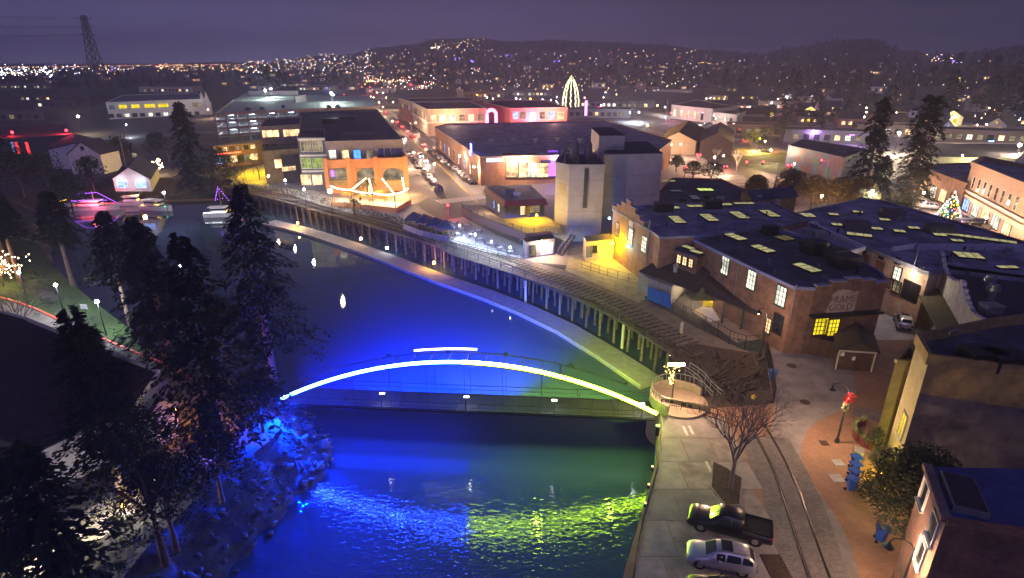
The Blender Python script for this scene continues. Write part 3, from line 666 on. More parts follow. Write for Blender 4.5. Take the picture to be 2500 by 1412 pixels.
# ------------------------------------------------------------------ dock
dn = [G(*p, -3.55) for p in [(640, 546), (670, 552), (760, 577), (900, 625), (1050, 684), (1200, 737), (1320, 790), (1412, 840), (1480, 887), (1600, 968)]]
DN = resample(dn, 9.0); DNN = normals(DN)
dk = thing('floating_dock', 'long grey floating dock curving along the railway trestle', 'dock', DN[6] + Vector((0, 0, -3.6)))
for i in range(len(DN) - 1):
    a, b = DN[i], DN[i + 1]; n_ = DNN[i]; n2_ = DNN[i + 1]; s = 1 if n_.x > 0 else -1; w = 3.7
    d = (b - a).normalized(); P = [a + d * .06, b - d * .06, b - d * .06 + n2_ * s * w, a + d * .06 + n_ * s * w]
    m = MB(); m.prism(P, -4.25, -3.5 + .004 * (i % 3)); m.build('dock_section', mat('dock_deck', (.21, .175, .16), .85, var=.25, scale=1.2, bump=.2), dk)
    m = MB(); m.beam(Vector((a.x, a.y, -3.46)), Vector((b.x, b.y, -3.46)), .16, .1); m.build('edge_board', mat('edge_board', (.36, .34, .28), .7), dk)
DD = [(728, 549, 'o', 'ball lamp on the dock nearest its far tip'), (882, 588, 'p', 'pale lamp on the middle of the dock'), (946, 611, 'c', 'small cool white lamp on the dock'), (1060, 648, 'o', 'amber ball lamp on the dock above the river bend')]
for px, py, k, lab in DD:
    p = G(px, py + 6, -3.5); l = thing('dock_lamp', {'o': 'amber ', 'p': '', 'c': ''}[k].strip() and lab or lab, 'lamp', p)
    m = MB(); m.cyl(p, .07, .8, 8); m.box(p + Vector((0, 0, .05)), (.4, .4, .1)); m.build('post', M_black, l)
    m = MB(); m.ball(p + Vector((0, 0, 1.0)), .26, 0, 10, 8); m.build('globe', {'o': E_lampo, 'p': E_lampw, 'c': E_lampc}[k], l)
    pointlight(l, (0, 0, 1.35), {'o': AMBER, 'p': WARM, 'c': COOL}[k], {'o': 700, 'p': 90, 'c': 70}[k], .25)
for px, py, hh, lab in ((1283, 738, 1.6, 'pale capped pile on the dock edge upstream'), (1518, 850, 1.7, 'pale capped pile on the dock near the overlook'), (1655, 880, 3.4, 'tall pale pile at the trestle end'), (1566, 790, 2, 'pale pile in front of the trestle'), (1420, 775, 1.6, 'bright pale pile under the trestle')):
    p = G(px, py, -4); o = MB().cyl(Vector((p.x, p.y, -5)), .2, hh + 3, 10).cyl(Vector((p.x, p.y, hh - 2)), .22, .3, 10, r2=.02).build('mooring_pile', M_pale, None, (p.x, p.y, -4)); tag(o, lab, 'pile')
# ------------------------------------------------------------------ trestle
ts = thing('railway_trestle', 'curved timber railway trestle on rows of pilings above the dock', 'trestle', (NE[60].x, NE[60].y, 0))
n_bent = 0; pm = None
tie = MB(); tie.box((0, 0, 0), (TW - 1.4, .30, .2)); tme = bpy.data.meshes.new('tie'); tme.from_pydata(tie.v, [], tie.f); tme.materials.append(M_dwood)
pil = MB(); pil.tube([(0, 0, -5.2), (0, 0, -.55)], [.21, .17], 8); pme = bpy.data.meshes.new('piling'); pme.from_pydata(pil.v, [], pil.f); pme.materials.append(mat('creosote_pile', (.07, .05, .035), .85, var=.5, scale=2, bump=.4))
pme2 = pme.copy(); pme2.materials[0] = mat('worn_pile', (.12, .09, .06), .85, var=.5, scale=2, bump=.4)
cap = MB(); cap.box((0, 0, -.42), (TW, .34, .3)); cme = bpy.data.meshes.new('pile_cap'); cme.from_pydata(cap.v, [], cap.f); cme.materials.append(M_wood)
pst = MB(); pst.box((0, 0, .5), (.09, .09, 1.15)); sme = bpy.data.meshes.new('railing_post'); sme.from_pydata(pst.v, [], pst.f); sme.materials.append(M_wood)
for i in range(0, len(NE)):
    p, n_ = NE[i], NN[i]; a = math.atan2(n_.y, n_.x)
    if i < 118 or i % 2 == 0:
        q = p + n_ * (TW / 2 + .2) - ts.location; inst('tie', tme, ts, (q.x, q.y, -.06 + random.uniform(-.02, .02)), a + random.uniform(-.03, .03))
    if i % 3 == 1:
        q = p + n_ * (TW / 2) - ts.location; inst('pile_cap', cme, ts, (q.x, q.y, 0), a)
        for of in (.25, 2.0, 3.6, 5.2):
            if i > 100 and of == 3.6: continue
            q = p + n_ * (of + random.uniform(-.12, .12)) - ts.location
            o = inst('piling', random.choice([pme, pme, pme2]), ts, (q.x, q.y, 0), random.random() * 6); o.rotation_euler.x = random.uniform(-.03, .03); o.rotation_euler.y = random.uniform(-.03, .03)
    if i % 3 == 0:
        q = p + n_ * .12 - ts.location; inst('railing_post', sme, ts, (q.x, q.y, 0), a)
def along(P, Nn, of, z, w, h, name, m_, par, step=2):
    k = list(zip(P, Nn))[::step]; m = MB()
    for (a, na_), (b, nb_) in zip(k, k[1:]): m.beam(a + na_ * of + Vector((0, 0, z)), b + nb_ * of + Vector((0, 0, z)), w, h)
    return m.build(name, m_, par)
along(NE, NN, .12, 1.05, .05, .05, 'railing', M_wood, ts); along(NE, NN, .12, .6, .03, .03, 'railing', M_wood, ts)
along(NE, NN, .12, -.14, .14, .24, 'fascia_beam', M_wood, ts); along(NE, NN, TW, -.14, .2, .3, 'fascia_beam', M_dwood, ts)
for of in (1.3, 4.3): along(NE, NN, of, -.28, .35, .22, 'stringer', M_dwood, ts)
for of in (.45, .72): along(NE, NN, of, -.02, .24, .05, 'walkway_plank', M_wood, ts)
trk = resample([(p.x, p.y) for p in tr_c[:-1:6]] + [(p + n_ * (TW / 2 + .2))[:2] for p, n_ in list(zip(NE, NN))[3::9]], 1.0); tn = normals(trk)
tk = thing('railway_track', 'pair of steel rails running through the plaza and out along the trestle', 'railway track', trk[10])
for of in (-.75, .75): along(trk, tn, of, .055, .09, .14, 'rail', M_rail, tk, 1)
for of in (-.63, .63):
    P = [p for p in trk if p.y < 47]; strip('flangeway', P, of - .05, of + .05, .0205, M_black)
# fences on the land side of the track
def fence(pts, h, m_, lab, cat='fence', spacing=2.2, rails=(1.0, .5, .12), fill=None, pw=.07, name='fence', z=0):
    P = resample(pts, .25); L = (len(P) - 1) * .25; nseg = max(1, round(L / spacing)); idx = [round(k * (len(P) - 1) / nseg) for k in range(nseg + 1)]
    f = thing(name, lab, cat, P[len(P) // 2] + Vector((0, 0, z)))
    pm_ = MB().box((0, 0, h / 2), (pw, pw, h)); me_ = bpy.data.meshes.new('post'); me_.from_pydata(pm_.v, [], pm_.f); me_.materials.append(m_)
    for k in idx: q = P[k] - P[len(P) // 2]; inst('post', me_, f, q)
    for r_ in rails:
        m = MB()
        for a, b in zip(idx, idx[1:]): m.beam(P[a] + Vector((0, 0, z + r_ * h)), P[b] + Vector((0, 0, z + r_ * h)), .05, .05)
        m.build('rail', m_, f)
    if fill:
        m = MB()
        for a, b in zip(idx, idx[1:]):
            A, B = P[a], P[b]; n_ = max(1, int((B - A).length / fill))
            for k in range(1, n_): q = A + (B - A) * k / n_; m.beam(q + Vector((0, 0, z + .08)), q + Vector((0, 0, z + h)), .022)
        m.build('baluster_row', m_, f)
    return f
fence([(8.35, 29.7), (9.85, 34.2), (12.95, 41.9), (15.2, 50.5)], 1.15, M_green, 'green metal railing along the top of the quay wall', spacing=2.4, fill=.28)
fence([(1.75, 10), (8.35, 29.7)], 1.15, M_black, 'dark metal railing on the quay beside the parked cars', spacing=2.4, fill=.4)
fence([G(1612, 1000), G(1680, 1008), G(1735, 1020), G(1800, 1045)], 1.2, M_black, 'short dark railing between the overlook and the parking apron', spacing=1.8, fill=.2)
fence([G(1868, 868), G(1880, 920), G(1888, 985)], 1.9, M_black, 'tall mesh fence between the plaza and the rusty rail sidings', spacing=1.6, fill=.15)
fence([G(1270, 640), G(1400, 678), G(1500, 708), G(1560, 735)], 1.3, M_grey, 'thin grey railing along the path below the yellow yard', spacing=2.6)
fence([G(1035, 582), G(1160, 612), G(1265, 638)], 1.1, M_black, 'dark railing below the white lit dining patio', spacing=2.4, fill=.3)
fence([G(1420, 655), G(1500, 680), G(1560, 695)], 1.4, M_rust, 'brown rail fence around the yellow lit yard', spacing=2.0)
# ------------------------------------------------------------------ buildings, near to far
def gable(root, pts, h, rise, roofm, wallm=None, over=.35, name='roof'):
    """gable roof over the four corners a,b,c,d; the gables stand over edges a-b and c-d"""
    a, b, c, d = [Vector((p[0], p[1], h)) for p in pts]
    m1, m2 = (a + b) / 2 + Vector((0, 0, rise)), (c + d) / 2 + Vector((0, 0, rise)); L = (m2 - m1).normalized() * over
    if wallm is not None:
        
        for q_ in ([a, b, m1], [c, d, m2]): MB().add(q_, [(0, 1, 2)]).build('gable_wall', wallm, root)
    m = MB(); t = Vector((0, 0, .14)); wa = (a - b).normalized() * over; wd = (d - c).normalized() * over; dz = Vector((0, 0, -over * rise / ((a - b).length / 2)))
    A, B, M1 = a - L + wa + dz, b - L - wa + dz, m1 - L; D, C_, M2 = d + L + wd + dz, c + L - wd + dz, m2 + L
    for q in ((A, M1, M2, D), (B, M1, M2, C_)):
        P = [x + Vector((0, 0, .02)) for x in q]; m.add(P + [x + t for x in P], [(0, 1, 2, 3), (4, 5, 6, 7), (0, 1, 5, 4), (1, 2, 6, 5), (2, 3, 7, 6), (3, 0, 4, 7)])
    return m.build(name, roofm, root)
def simple_house(root_name, label, cat, corners, h, rise, wallm, roofm, group=None, z0=0):
    c = sum((Vector((p[0], p[1], 0)) for p in corners), Vector()) / 4; c.z = z0
    r = thing(root_name, label, cat, c, group); m = MB(); m.prism(corners, z0, h, cap=False); m.build('wall', wallm, r)
    gable(r, corners, h, rise, roofm, wallm); return r
# --- grain mill tower
hA = 14.6
T = Bld('mill_tower', 'tall windowless grey grain mill tower made of stacked blocks with a black roof', 'mill', [(1357, 400), (1390, 407), (1476, 407), (1462, 377), (1372, 377)], hA, M_tower, M_roofk, par=.35)
p0 = T.pts
hB = hA + 2.2
def blk(px, h, name, z0, wm=M_tower, rm=M_roofk):
    P = [G(p[0], p[1], h) for p in px]; m = MB(); m.prism(P, z0, h - .01, cap=False); m.build(name, wm, T.root)
    m = MB(); m.prism([p for p in P], h - .01, h + .18); m.build('roof', rm, T.root); return P
blk([(1476, 378), (1618, 375), (1579, 347), (1479, 350)], 16.2, 'wall', 0)
blk([(1463, 332), (1526, 331), (1493, 313), (1444, 314)], 19.2, 'wall', 14.8)
for (px, py, r_, z1, z0) in ((1404, 352, .85, 18.2, 14.6), (1436, 352, .8, 18.2, 14.6)):
    p = G(px, py, z1); m = MB(); m.tube([(p.x, p.y, z0 - .1), (p.x, p.y, z0 + 1.2), (p.x, p.y, z0 + 2), (p.x, p.y, z1), (p.x, p.y, z1 + .5)], [.5, .6, r_, r_, r_ * .55], 14); m.build('hopper', mat('hopper_metal', (.13, .12, .115), .55, metal=.4, var=.3, scale=1), T.root)
    m = MB(); m.tube([(p.x - r_, p.y, z1 - 1), (p.x - 1.9, p.y, z1 + .3), (p.x - 1.9, p.y, z0)], .28, 8); m.build('duct', M_grey, T.root)
p = G(1385, 363, 16.5); MB().tube([(p.x - 1.1, p.y, 15.6), (p.x - .6, p.y, 16.4), (p.x + .3, p.y, 16.4), (p.x + .8, p.y, 15.5), (p.x + .8, p.y, 14.6)], .5, 8).build('duct', M_grey, T.root)
q, a, n_ = T.hit(1, 1430, 460); MB().box(q + n_ * .15, (.7, .3, 7.5), a).build('chute', M_black, T.root)
for z in (3, 6, 9, 12): T.band(1, z, .05, M_grey, 'panel_joint', .03); T.band(0, z, .05, M_grey, 'panel_joint', .03)
for z in (4, 8, 12):
    A, B = G(1476, 378, 16.2), G(1618, 375, 16.2); m = MB(); m.beam(Vector((A.x, A.y - .02, z)), Vector((B.x, B.y - .02, z)), .04, .06); m.build('panel_joint', M_grey, T.root)
for px, py in ((1373, 455), (1376, 470)): T.panel(0, px, py, 1.6, 1.1, mat('faded_sign', (.35, .27, .15), .7), 'sign_board', .08)
# --- corner pavilion with dark red fascia
Pv = Bld('corner_pavilion', 'small corner pavilion with flat blue roof and slanting dark red fascia', 'pavilion', [(1186, 457), (1233, 491), (1330, 486), (1296, 453)], 4.4, M_slate, M_roofb, par=0)
m = MB(); P = ccw(Pv.pts)
ring = [p + (p - Pv.c).normalized() * 1.0 for p in P]
n = len(P); m.add([Vector((p.x, p.y, 4.45)) for p in P] + [Vector((p.x, p.y, 3.2)) for p in [Vector((x.x, x.y, 0)) for x in ring]], [(i, n + i, n + (i + 1) % n, (i + 1) % n) for i in range(n)])
m.build('fascia', mat('dark_red_fascia', (.10, .022, .025), .6, var=.2), Pv.root)
Pv.win(1, 1278, 514, 1.5, 2.1, E_warm, nx=3, ny=4); Pv.win(1, 1305, 509, 2.4, 2.0, E_dim, nx=5, ny=4); Pv.panel(1, 1288, 515, 1.2, 2.3, mat('yellow_door', (.6, .42, .05), .6), 'door')
Pv.win(0, 1207, 500, 1.2, 1.9, E_blu); Pv.win(0, 1218, 508, 1.6, 1.9, E_white)
Pv.roofbox(1262, 470, 1.6, 1.3, .6, M_grey); Pv.roofbox(1245, 462, 2.2, 1.2, .9, M_black)
# raised terrace: deck slab, curved fascia, posts
hz = 3.4
TP = [(1128, 508), (1150, 520), (1210, 545), (1285, 572), (1345, 568), (1372, 575), (1366, 548), (1330, 528), (1228, 534), (1165, 500)]
tr_ = thing('terrace', 'raised terrace with yellow lit floor and brown curved fascia above the dining patio', 'terrace', G(1260, 560, 0))
PP = [G(x, y, hz) for x, y in TP]
MB().prism(PP, hz - .25, hz - .02).build('slab', M_walk, tr_)
m = MB(); m.poly([Vector((p.x, p.y, hz)) for p in PP]); m.build('floor', mat('terrace_floor', (.42, .36, .27), .8, var=.25, scale=1), tr_)
m = MB()
for a, b in zip(PP[:4], PP[1:5]): m.beam(a + Vector((0, -.1, -.55)), b + Vector((0, -.1, -.55)), .35, 1.5)
m.build('fascia', mat('brown_fascia', (.075, .032, .03), .7, var=.2), tr_)
TL = resample([(p.x, p.y) for p in PP[:6]], 2.6)
for p in TL: MB().beam(Vector((p.x, p.y, hz)), Vector((p.x, p.y, hz + 1.25)), .14).build('post', M_black, tr_)
m = MB()
for a, b in zip(TL, TL[1:]):
    for z in (.35, .65, .95, 1.15): m.beam(a + Vector((0, 0, hz + z)), b + Vector((0, 0, hz + z)), .03)
m.build('railing', M_black, tr_)
MB().box(G(1270, 592, 0) + Vector((0, .8, 1.5)), (.25, .25, 3), 0).build('column', M_white, tr_)
pointlight(tr_, G(1300, 540, hz) + Vector((0, 0, 2.2)) - tr_.location, (1, .60, .0), 700, .3)
MB().ball(G(1310, 526, hz + 2.6), .22, 0, 8, 6).build('wall_lamp', emis('lamp_yellow', (1, .65, .02), 30), tr_)
pointlight(tr_, G(1190, 522, hz) + Vector((0, 0, 2.5)) - tr_.location, WARM, 110, .3)
# lit dining patio below, with tables and umbrellas
psheet('dining_patio', [(1088, 538), (1130, 530), (1215, 575), (1290, 606), (1270, 632), (1170, 612), (1100, 588)], .03, mat('patio_floor', (.45, .45, .44), .7, var=.2))
for px, py in ((1122, 552), (1160, 574), (1200, 592), (1245, 606)):
    p = G(px, py, 2.6); l = thing('patio_light', f'cool white patio light under the terrace, {["at its far end", "second from its far end", "third from its far end", "nearest the kiosk"][[1122,1160,1200,1245].index(px)]}', 'light', (p.x, p.y, 0)); MB().beam((p.x, p.y, 0), (p.x, p.y, 2.6), .05).build('pole', M_black, l)
    MB().ball((p.x, p.y, 2.72), .14, 0, 8, 6).build('bulb', E_lampc, l); pointlight(l, (0, 0, 2.35), (.70, .85, 1), 330, .2)
def table_proto():
    t = thing('patio_table', 'round patio table with four chairs', 'table', (0, 0, 0))
    MB().cyl((0, 0, .70), .5, .04, 14).build('table_top', M_white, t, world=False); MB().cyl((0, 0, 0), .05, .7, 6).build('pedestal', M_black, t, world=False)
    for k in range(4):
        a = k * math.pi / 2 + .4; c = Vector((.85 * math.cos(a), .85 * math.sin(a), 0)); mb = MB(); mb.box(c + Vector((0, 0, .44)), (.42, .42, .05), a); mb.box(c + Vector((.2 * math.cos(a), .2 * math.sin(a), .68)), (.04, .4, .45), a)
        for s1 in (-1, 1):
            for s2 in (-1, 1): mb.box(c + Vector((.17 * s1, .17 * s2, .22)), (.04, .04, .44))
        mb.build('seat', M_grey, t, world=False)
    return t
tb = table_proto(); reg(tb); spots = [(1108, 552), (1128, 566), (1150, 580), (1172, 590), (1196, 602), (1222, 612), (1140, 556), (1168, 570), (1118, 578), (1248, 622)]
for k, (px, py) in enumerate(spots):
    p = G(px, py, .03); lab = 'round patio table with chairs ' + ['at the far end of the white lit patio', 'second along the patio from its far end', 'on the open middle of the white lit patio', 'just right of the patio middle', 'in the right half of the patio by the rail', 'near the right end of the patio by the rail', 'under the terrace edge at the patio left', 'under the terrace edge at the patio middle', 'alone at the patio corner nearest the tents', 'at the right end beside the kiosk wall'][k]
    if k == 0: tb.location = p; tb['label'] = lab; tb['group'] = 'tables on the lit patio'; tb.rotation_euler.z = .3
    else: copy_tree(tb, p, random.random(), None, lab, 'tables on the lit patio')
tent_m = mat('dark_canvas', (.045, .055, .07), .8, var=.2)
for k, (px, py) in enumerate([(1012, 556), (1038, 562), (1064, 570), (1090, 577)]):
    p = G(px, py, 0); t_ = thing('canopy_tent', ['dark peaked canopy tent at the left end of the row', 'dark peaked canopy tent second from the left', 'dark peaked canopy tent second from the lit patio', 'dark peaked canopy tent next to the lit patio'][k], 'tent', p, 'row of dark peaked tents'); s = 1.75
    m = MB(); q = [p + Vector((x * s, y * s, 2.2)) for x, y in ((-1, -1), (1, -1), (1, 1), (-1, 1))]; m.add(q + [p + Vector((0, 0, 3.5))] + [v - Vector((0, 0, .3)) for v in q], [(0, 1, 4), (1, 2, 4), (2, 3, 4), (3, 0, 4), (5, 6, 1, 0), (6, 7, 2, 1), (7, 8, 3, 2), (8, 5, 0, 3)]); m.build('canopy', tent_m, t_)
    for x, y in ((-1, -1), (1, -1), (1, 1), (-1, 1)): MB().beam(p + Vector((x * s, y * s, 0)), p + Vector((x * s, y * s, 2.2)), .06).build('leg', M_grey, t_)
wl = thing('windscreen_fence', 'low pale board fence in front of the peaked tents', 'fence', G(1040, 590))
P = resample([G(*p) for p in [(985, 560), (1040, 580), (1095, 592), (1110, 592)]], 1.6)
for a, b in zip(P, P[1:]): MB().beam(a + Vector((0, 0, .6)), a + (b - a) * .95 + Vector((0, 0, .6)), .06, 1.2).build('panel', mat('tan_board', (.35, .28, .2), .8), wl)
# --- kiosk with lamp under the terrace, stair, yard building
K = Bld('kiosk', 'grey panelled kiosk with a bright lamp beside the outside stair', 'kiosk', [(1277, 583), (1284, 592), (1355, 582), (1345, 570)], 3.1, M_slate, M_roofk, par=0)
K.win(1, 1300, 612, 1.2, 2.0, E_dim, nx=1); K.panel(1, 1335, 607, 2.6, 2.2, mat('pale_panel', (.4, .38, .36), .7), 'door')
q, a, n_ = K.hit(1, 1320, 590); MB().ball(q + n_ * .4, .25, 0, 10, 8).build('wall_lamp', E_lampw, K.root); pointlight(K.root, q + n_ * 1.0 - K.c, WARM, 900, .25)
st = thing('outside_stair', 'steep black metal stair climbing beside the kiosk', 'stair', G(1375, 625))
A, B = G(1368, 622, .1), G(1400, 575, 3.3)
for k in range(14):
    p = A + (B - A) * (k / 13); MB().box(p, (.35, 1.2, .05), math.atan2((B - A).y, (B - A).x)).build('tread', M_black, st)
for of in (-.6, .6):
    n_ = Vector((-(B - A).y, (B - A).x, 0)).normalized() * of; MB().beam(A + n_, B + n_, .06, .25).build('stringer', M_black, st)
    MB().beam(A + n_ + Vector((0, 0, 1)), B + n_ + Vector((0, 0, 1)), .05).build('handrail', M_trim, st)
    m = MB(); [m.beam(A + (B - A) * t_ + n_, A + (B - A) * t_ + n_ + Vector((0, 0, 1)), .04) for t_ in (0, .25, .5, .75, 1)]; m.build('handrail_post', M_trim, st)
YW = Bld('yard_building', 'low yellow lit shed with a lattice gallery behind the yellow yard', 'shed', [(1425, 578), (1432, 590), (1500, 585), (1508, 562)], 3.6, mat('yard_wall', (.45, .36, .2), .8), M_roofk, par=0)
YW.win(1, 1450, 608, 1.2, 1.2, None); YW.panel(1, 1438, 615, 1.2, 2.1, M_slate, 'door')
m = MB(); A, B, d, n_ = YW.edge(1)
for k in range(25): p = A + (B - A) * k / 24 + n_ * .5; m.beam(p + Vector((0, 0, 3.6)), p + Vector((0, 0, 4.8)), .05)
m.beam(A + n_ * .5 + Vector((0, 0, 4.8)), B + n_ * .5 + Vector((0, 0, 4.8)), .07); m.build('gallery_railing', M_wood, YW.root)
p = G(1496, 588, 3.3) + Vector((-.3, -1.6, 0)); MB().ball(p, .27, 0, 10, 8).build('wall_lamp', emis('lamp_yellow', (1, .65, .02), 30), YW.root); pointlight(YW.root, p + Vector((-.2, -.8, .2)) - YW.c, (1, .60, .0), 1000, .25)
# --- long brick hall with stepped gable and skylights
Hh = 8.6
L4 = Bld('brick_hall', 'long brick hall with stepped gable end and blue roof with two rows of skylights', 'building', [(1497, 513), (1596, 570), (1612, 583), (1720, 578), (1900, 556), (1975, 538), (1880, 497), (1640, 500)], Hh, M_brick3, M_roofb, par=.25, trim=None, parm=M_roofb)
A, B, d, n_ = L4.edge(0); Lg = (B - A).length; an = math.atan2(d.y, d.x); steps = [.9, 1.5, 2.3, 3.1, 2.3, 1.5, .9]
for k, s in enumerate(steps):
    a = A + d * Lg * k / 7 * .8; b = A + d * Lg * (k + 1) / 7 * .8; MB().box((a + b) / 2 + Vector((0, 0, Hh + s / 2 - .1)) - n_ * .12, ((b - a).length - .01, .5, s), an).build('gable_step', M_brick3, L4.root)
    MB().box((a + b) / 2 + Vector((0, 0, Hh + s)) - n_ * .12, ((b - a).length + .06, .62, .14), an).build('coping', mat('coping', (.3, .3, .38), .7), L4.root)
L4.panel(0, 1542, 539, 1.5, 3.0, mat('pale_niche', (.48, .44, .4), .8), 'blind_window', .06)
L4.win(0, 1540, 577, 1.7, 3.0, E_white, nx=3, ny=4); L4.win(0, 1573, 597, 1.7, 2.6, E_white, nx=3, ny=4); L4.win(0, 1508, 560, 1.4, 2.3, E_warm, nx=3, ny=4)
q, a, n2 = L4.hit(0, 1583, 600); MB().tube([q + n2 * .15 + Vector((0, 0, 4)), q + n2 * .15 + Vector((0, 0, -4))], .09, 6).build('downpipe', M_grey, L4.root)
for px, py, e, c, w in ((1493, 533, E_bulbb, (.2, .55, 1), 60), (1538, 601, E_bulbb, (.2, .7, .9), 80)):
    q, a, n2 = L4.hit(0, px, py); MB().ball(q + n2 * .4, .22, 0, 8, 6).build('wall_lamp', emis('lamp_teal', (.35, .95, 1), 14), L4.root); pointlight(L4.root, q + n2 * .9 - L4.c, c, w, .2)
rz4 = math.atan2((G(1880, 497, Hh) - G(1640, 500, Hh)).y, (G(1880, 497, Hh) - G(1640, 500, Hh)).x)
for px, py in ((1653, 536), (1731, 531), (1805, 525), (1879, 521)): L4.skylight(px, py, 1.7, 4.2, rz4)
for px, py in ((1633, 507), (1703, 503), (1761, 499), (1816, 496)): L4.skylight(px, py, 3.6, 1.3, rz4)
for px, py in ((1602, 505), (1737, 500), (1852, 492), (1897, 502)):
    p = G(px, py, Hh); MB().cyl(Vector((p.x, p.y, Hh)), .42, .9, 10).cyl(Vector((p.x, p.y, Hh + .9)), .62, .25, 10, r2=.3).build('roof_vent', M_galv, L4.root)
L4.roofbox(1622, 497, 3, 1.8, 1.4, M_black); L4.roofbox(1740, 490, 3, 1.8, 1.4, M_black)
# roofs behind it
B3 = Bld('rear_hall', 'dark blue roofed hall behind the mill with one green lit skylight', 'building', [(1612, 470), (1620, 500), (1880, 492), (1790, 455), (1760, 440), (1640, 438)], 7.2, M_brick3, M_roofd, par=.3)
B3.skylight(1722, 463, 3.0, 2.0, 0, emis('skylight_green', (.75, .95, .25), .9, .3)); B3.skylight(1650, 466, 2.2, 1.2, 0, emis('skylight_pale', (.5, .5, .7), .12)); B3.skylight(1696, 482, 1.5, 3, 0, emis('skylight_pale', (.5, .5, .7), .12)); B3.skylight(1633, 442, 2.8, 1.2)
B3.roofbox(1668, 485, 1.2, 1.2, 1.4, M_black); B3.roofbox(1727, 477, 1.4, 1.2, 1.1, M_black); B3.roofbox(1760, 482, 1.2, 1.0, .9, M_galv)
SH = simple_house('loft_shed', 'narrow wooden shed with dark roof and yellow lit board wall', 'shed', [G(x, y, 9.2) for x, y in ((1810, 468), (1838, 488), (1945, 480), (1915, 458))][0:4], 9.2, .9, M_ochre, M_roofd)
# --- near brick warehouse with the faded sign
Hn = 8.4
W = Bld('brick_warehouse', 'big dark roofed brick warehouse with a faded painted sign on its end wall', 'building', [(1697, 590), (1850, 664), (1940, 705), (1988, 708), (2164, 697), (2150, 672), (2020, 594), (1935, 576), (1800, 543)], Hn, M_brick, M_roofd, par=.28, parm=mat('sky_tinted_edge', (.16, .18, .33), .6, var=.2))  # parapet colour carries the blue of the sky light on it
A, B, d, n_ = W.edge(3); Lg = (B - A).length; an = math.atan2(d.y, d.x)
for k, s in enumerate([.55, .95, 1.25, .95, .55]):
    a = A + d * Lg * (k / 5); b = A + d * Lg * ((k + 1) / 5); MB().box((a + b) / 2 + Vector((0, 0, Hn + s / 2 - .05)) + n_ * .0, ((b - a).length - .01, .55, s), an).build('parapet_step', M_brick, W.root)
    MB().box((a + b) / 2 + Vector((0, 0, Hn + s + .02)), ((b - a).length - .005, .75, .10), an).build('coping', mat('coping', (.3, .3, .38), .7), W.root)  # blue of the sky light put into the coping colour
for px, py in ((1771, 649), (1835, 684), (1907, 723)): W.win(0 if px < 1850 else 1, px, py, 1.55, 2.5, E_white, nx=3, ny=4, fm=M_green)
for px, py in ((1800, 680), (1937, 745)):
    q, a, n2 = W.hit(0 if px < 1850 else 1, px, py); MB().tube([q + n2 * .12 + Vector((0, 0, 2.6)), q + n2 * .12 + Vector((0, 0, -3.4))], .06, 6).build('downpipe', M_grey, W.root)
W.win(3, 2003, 797, 1.75, 2.2, E_yel, nx=4, ny=4, fm=M_dwood); W.win(3, 2030, 800, 1.75, 2.2, E_yel, nx=4, ny=4, fm=M_dwood)
W.band(3, 5.15, .35, M_black, 'awning_beam', .7, 0, 1)
W.win(1, 1875, 795, 1.0, 2.0, E_warm, nx=2, ny=4); W.win(1, 1900, 790, 1.5, 2.4, None, arch=True, label='arched dark doorway')
# faded sign: patch and lettering
q, a, n2 = W.hit(3, 2055, 738)
dv = Vector((math.cos(a), math.sin(a), 0)); up = Vector((0, 0, 1)); out_ = [(-1.25, -.95), (-.95, -1.0), (-.4, -1.2), (1.0, -1.2), (1.22, -.75), (1.25, .55), (1.28, 1.0), (.8, .95), (.5, 1.15), (0, 1.25), (-.5, 1.2), (-.95, .85), (-1.05, .1)]
m = MB(); m.add([q + n2 * .02 + dv * (x * 1.5 + .05 * random.random()) + up * y * 1.3 for x, y in out_], [tuple(range(len(out_)))]); fs_ = m.build('painted_sign', mat('faded_sign_paint', (.46, .39, .33), .85, var=.25, scale=2.2, col2=(.30, .20, .15)), W.root)
def text(body, size, p, ang, m_, par, name='lettering', tilt=0):
    cu = bpy.data.curves.new(name, 'FONT'); cu.body = body; cu.size = size; cu.align_x = 'CENTER'; cu.align_y = 'CENTER'; cu.extrude = .01
    t_ = bpy.data.objects.new(name, cu); COL.objects.link(t_); dg = bpy.context.evaluated_depsgraph_get(); me = bpy.data.meshes.new_from_object(t_.evaluated_get(dg)); bpy.data.objects.remove(t_)
    me.materials.clear(); me.materials.append(m_); o = bpy.data.objects.new(name, me); o.location = Vector(p) - WL.get(par.name, Vector()); o.rotation_euler = (R(90), tilt, ang); return link(o, par)
lm = mat('faded_lettering', (.15, .09, .065), .85, var=.5, scale=3)
text('FRAME', 1.12, q + n2 * .035 + up * .36 + dv * .1, a, lm, W.root); text('GOLD', 1.12, q + n2 * .035 - up * .66, a, lm, W.root)
W.skylight(1796, 578, 1.5, 3.2, .35); W.skylight(1863, 607, 1.5, 3.2, .35); W.skylight(1970, 653, 1.5, 3.2, .35); W.skylight(1916, 581, 2, 2, .35, emis('skylight_dim', (.6, .5, .2), .15))
W.roofbox(1993, 590, 2.6, 2.2, 1.7, M_black, rz=.3); W.roofbox(2045, 610, 2.4, 2.0, 1.4, M_black, rz=.3); W.roofbox(2068, 625, 3.2, 2.2, 1.5, M_black, rz=.3); W.roofbox(1882, 552, 2, 1.6, 1.3, M_black, rz=.3)
p = G(2090, 670, Hn); MB().cyl(Vector((p.x, p.y, Hn)), .15, 1.1, 8).cyl(Vector((p.x, p.y, Hn + 1.1)), .3, .25, 8).build('roof_vent', M_black, W.root)
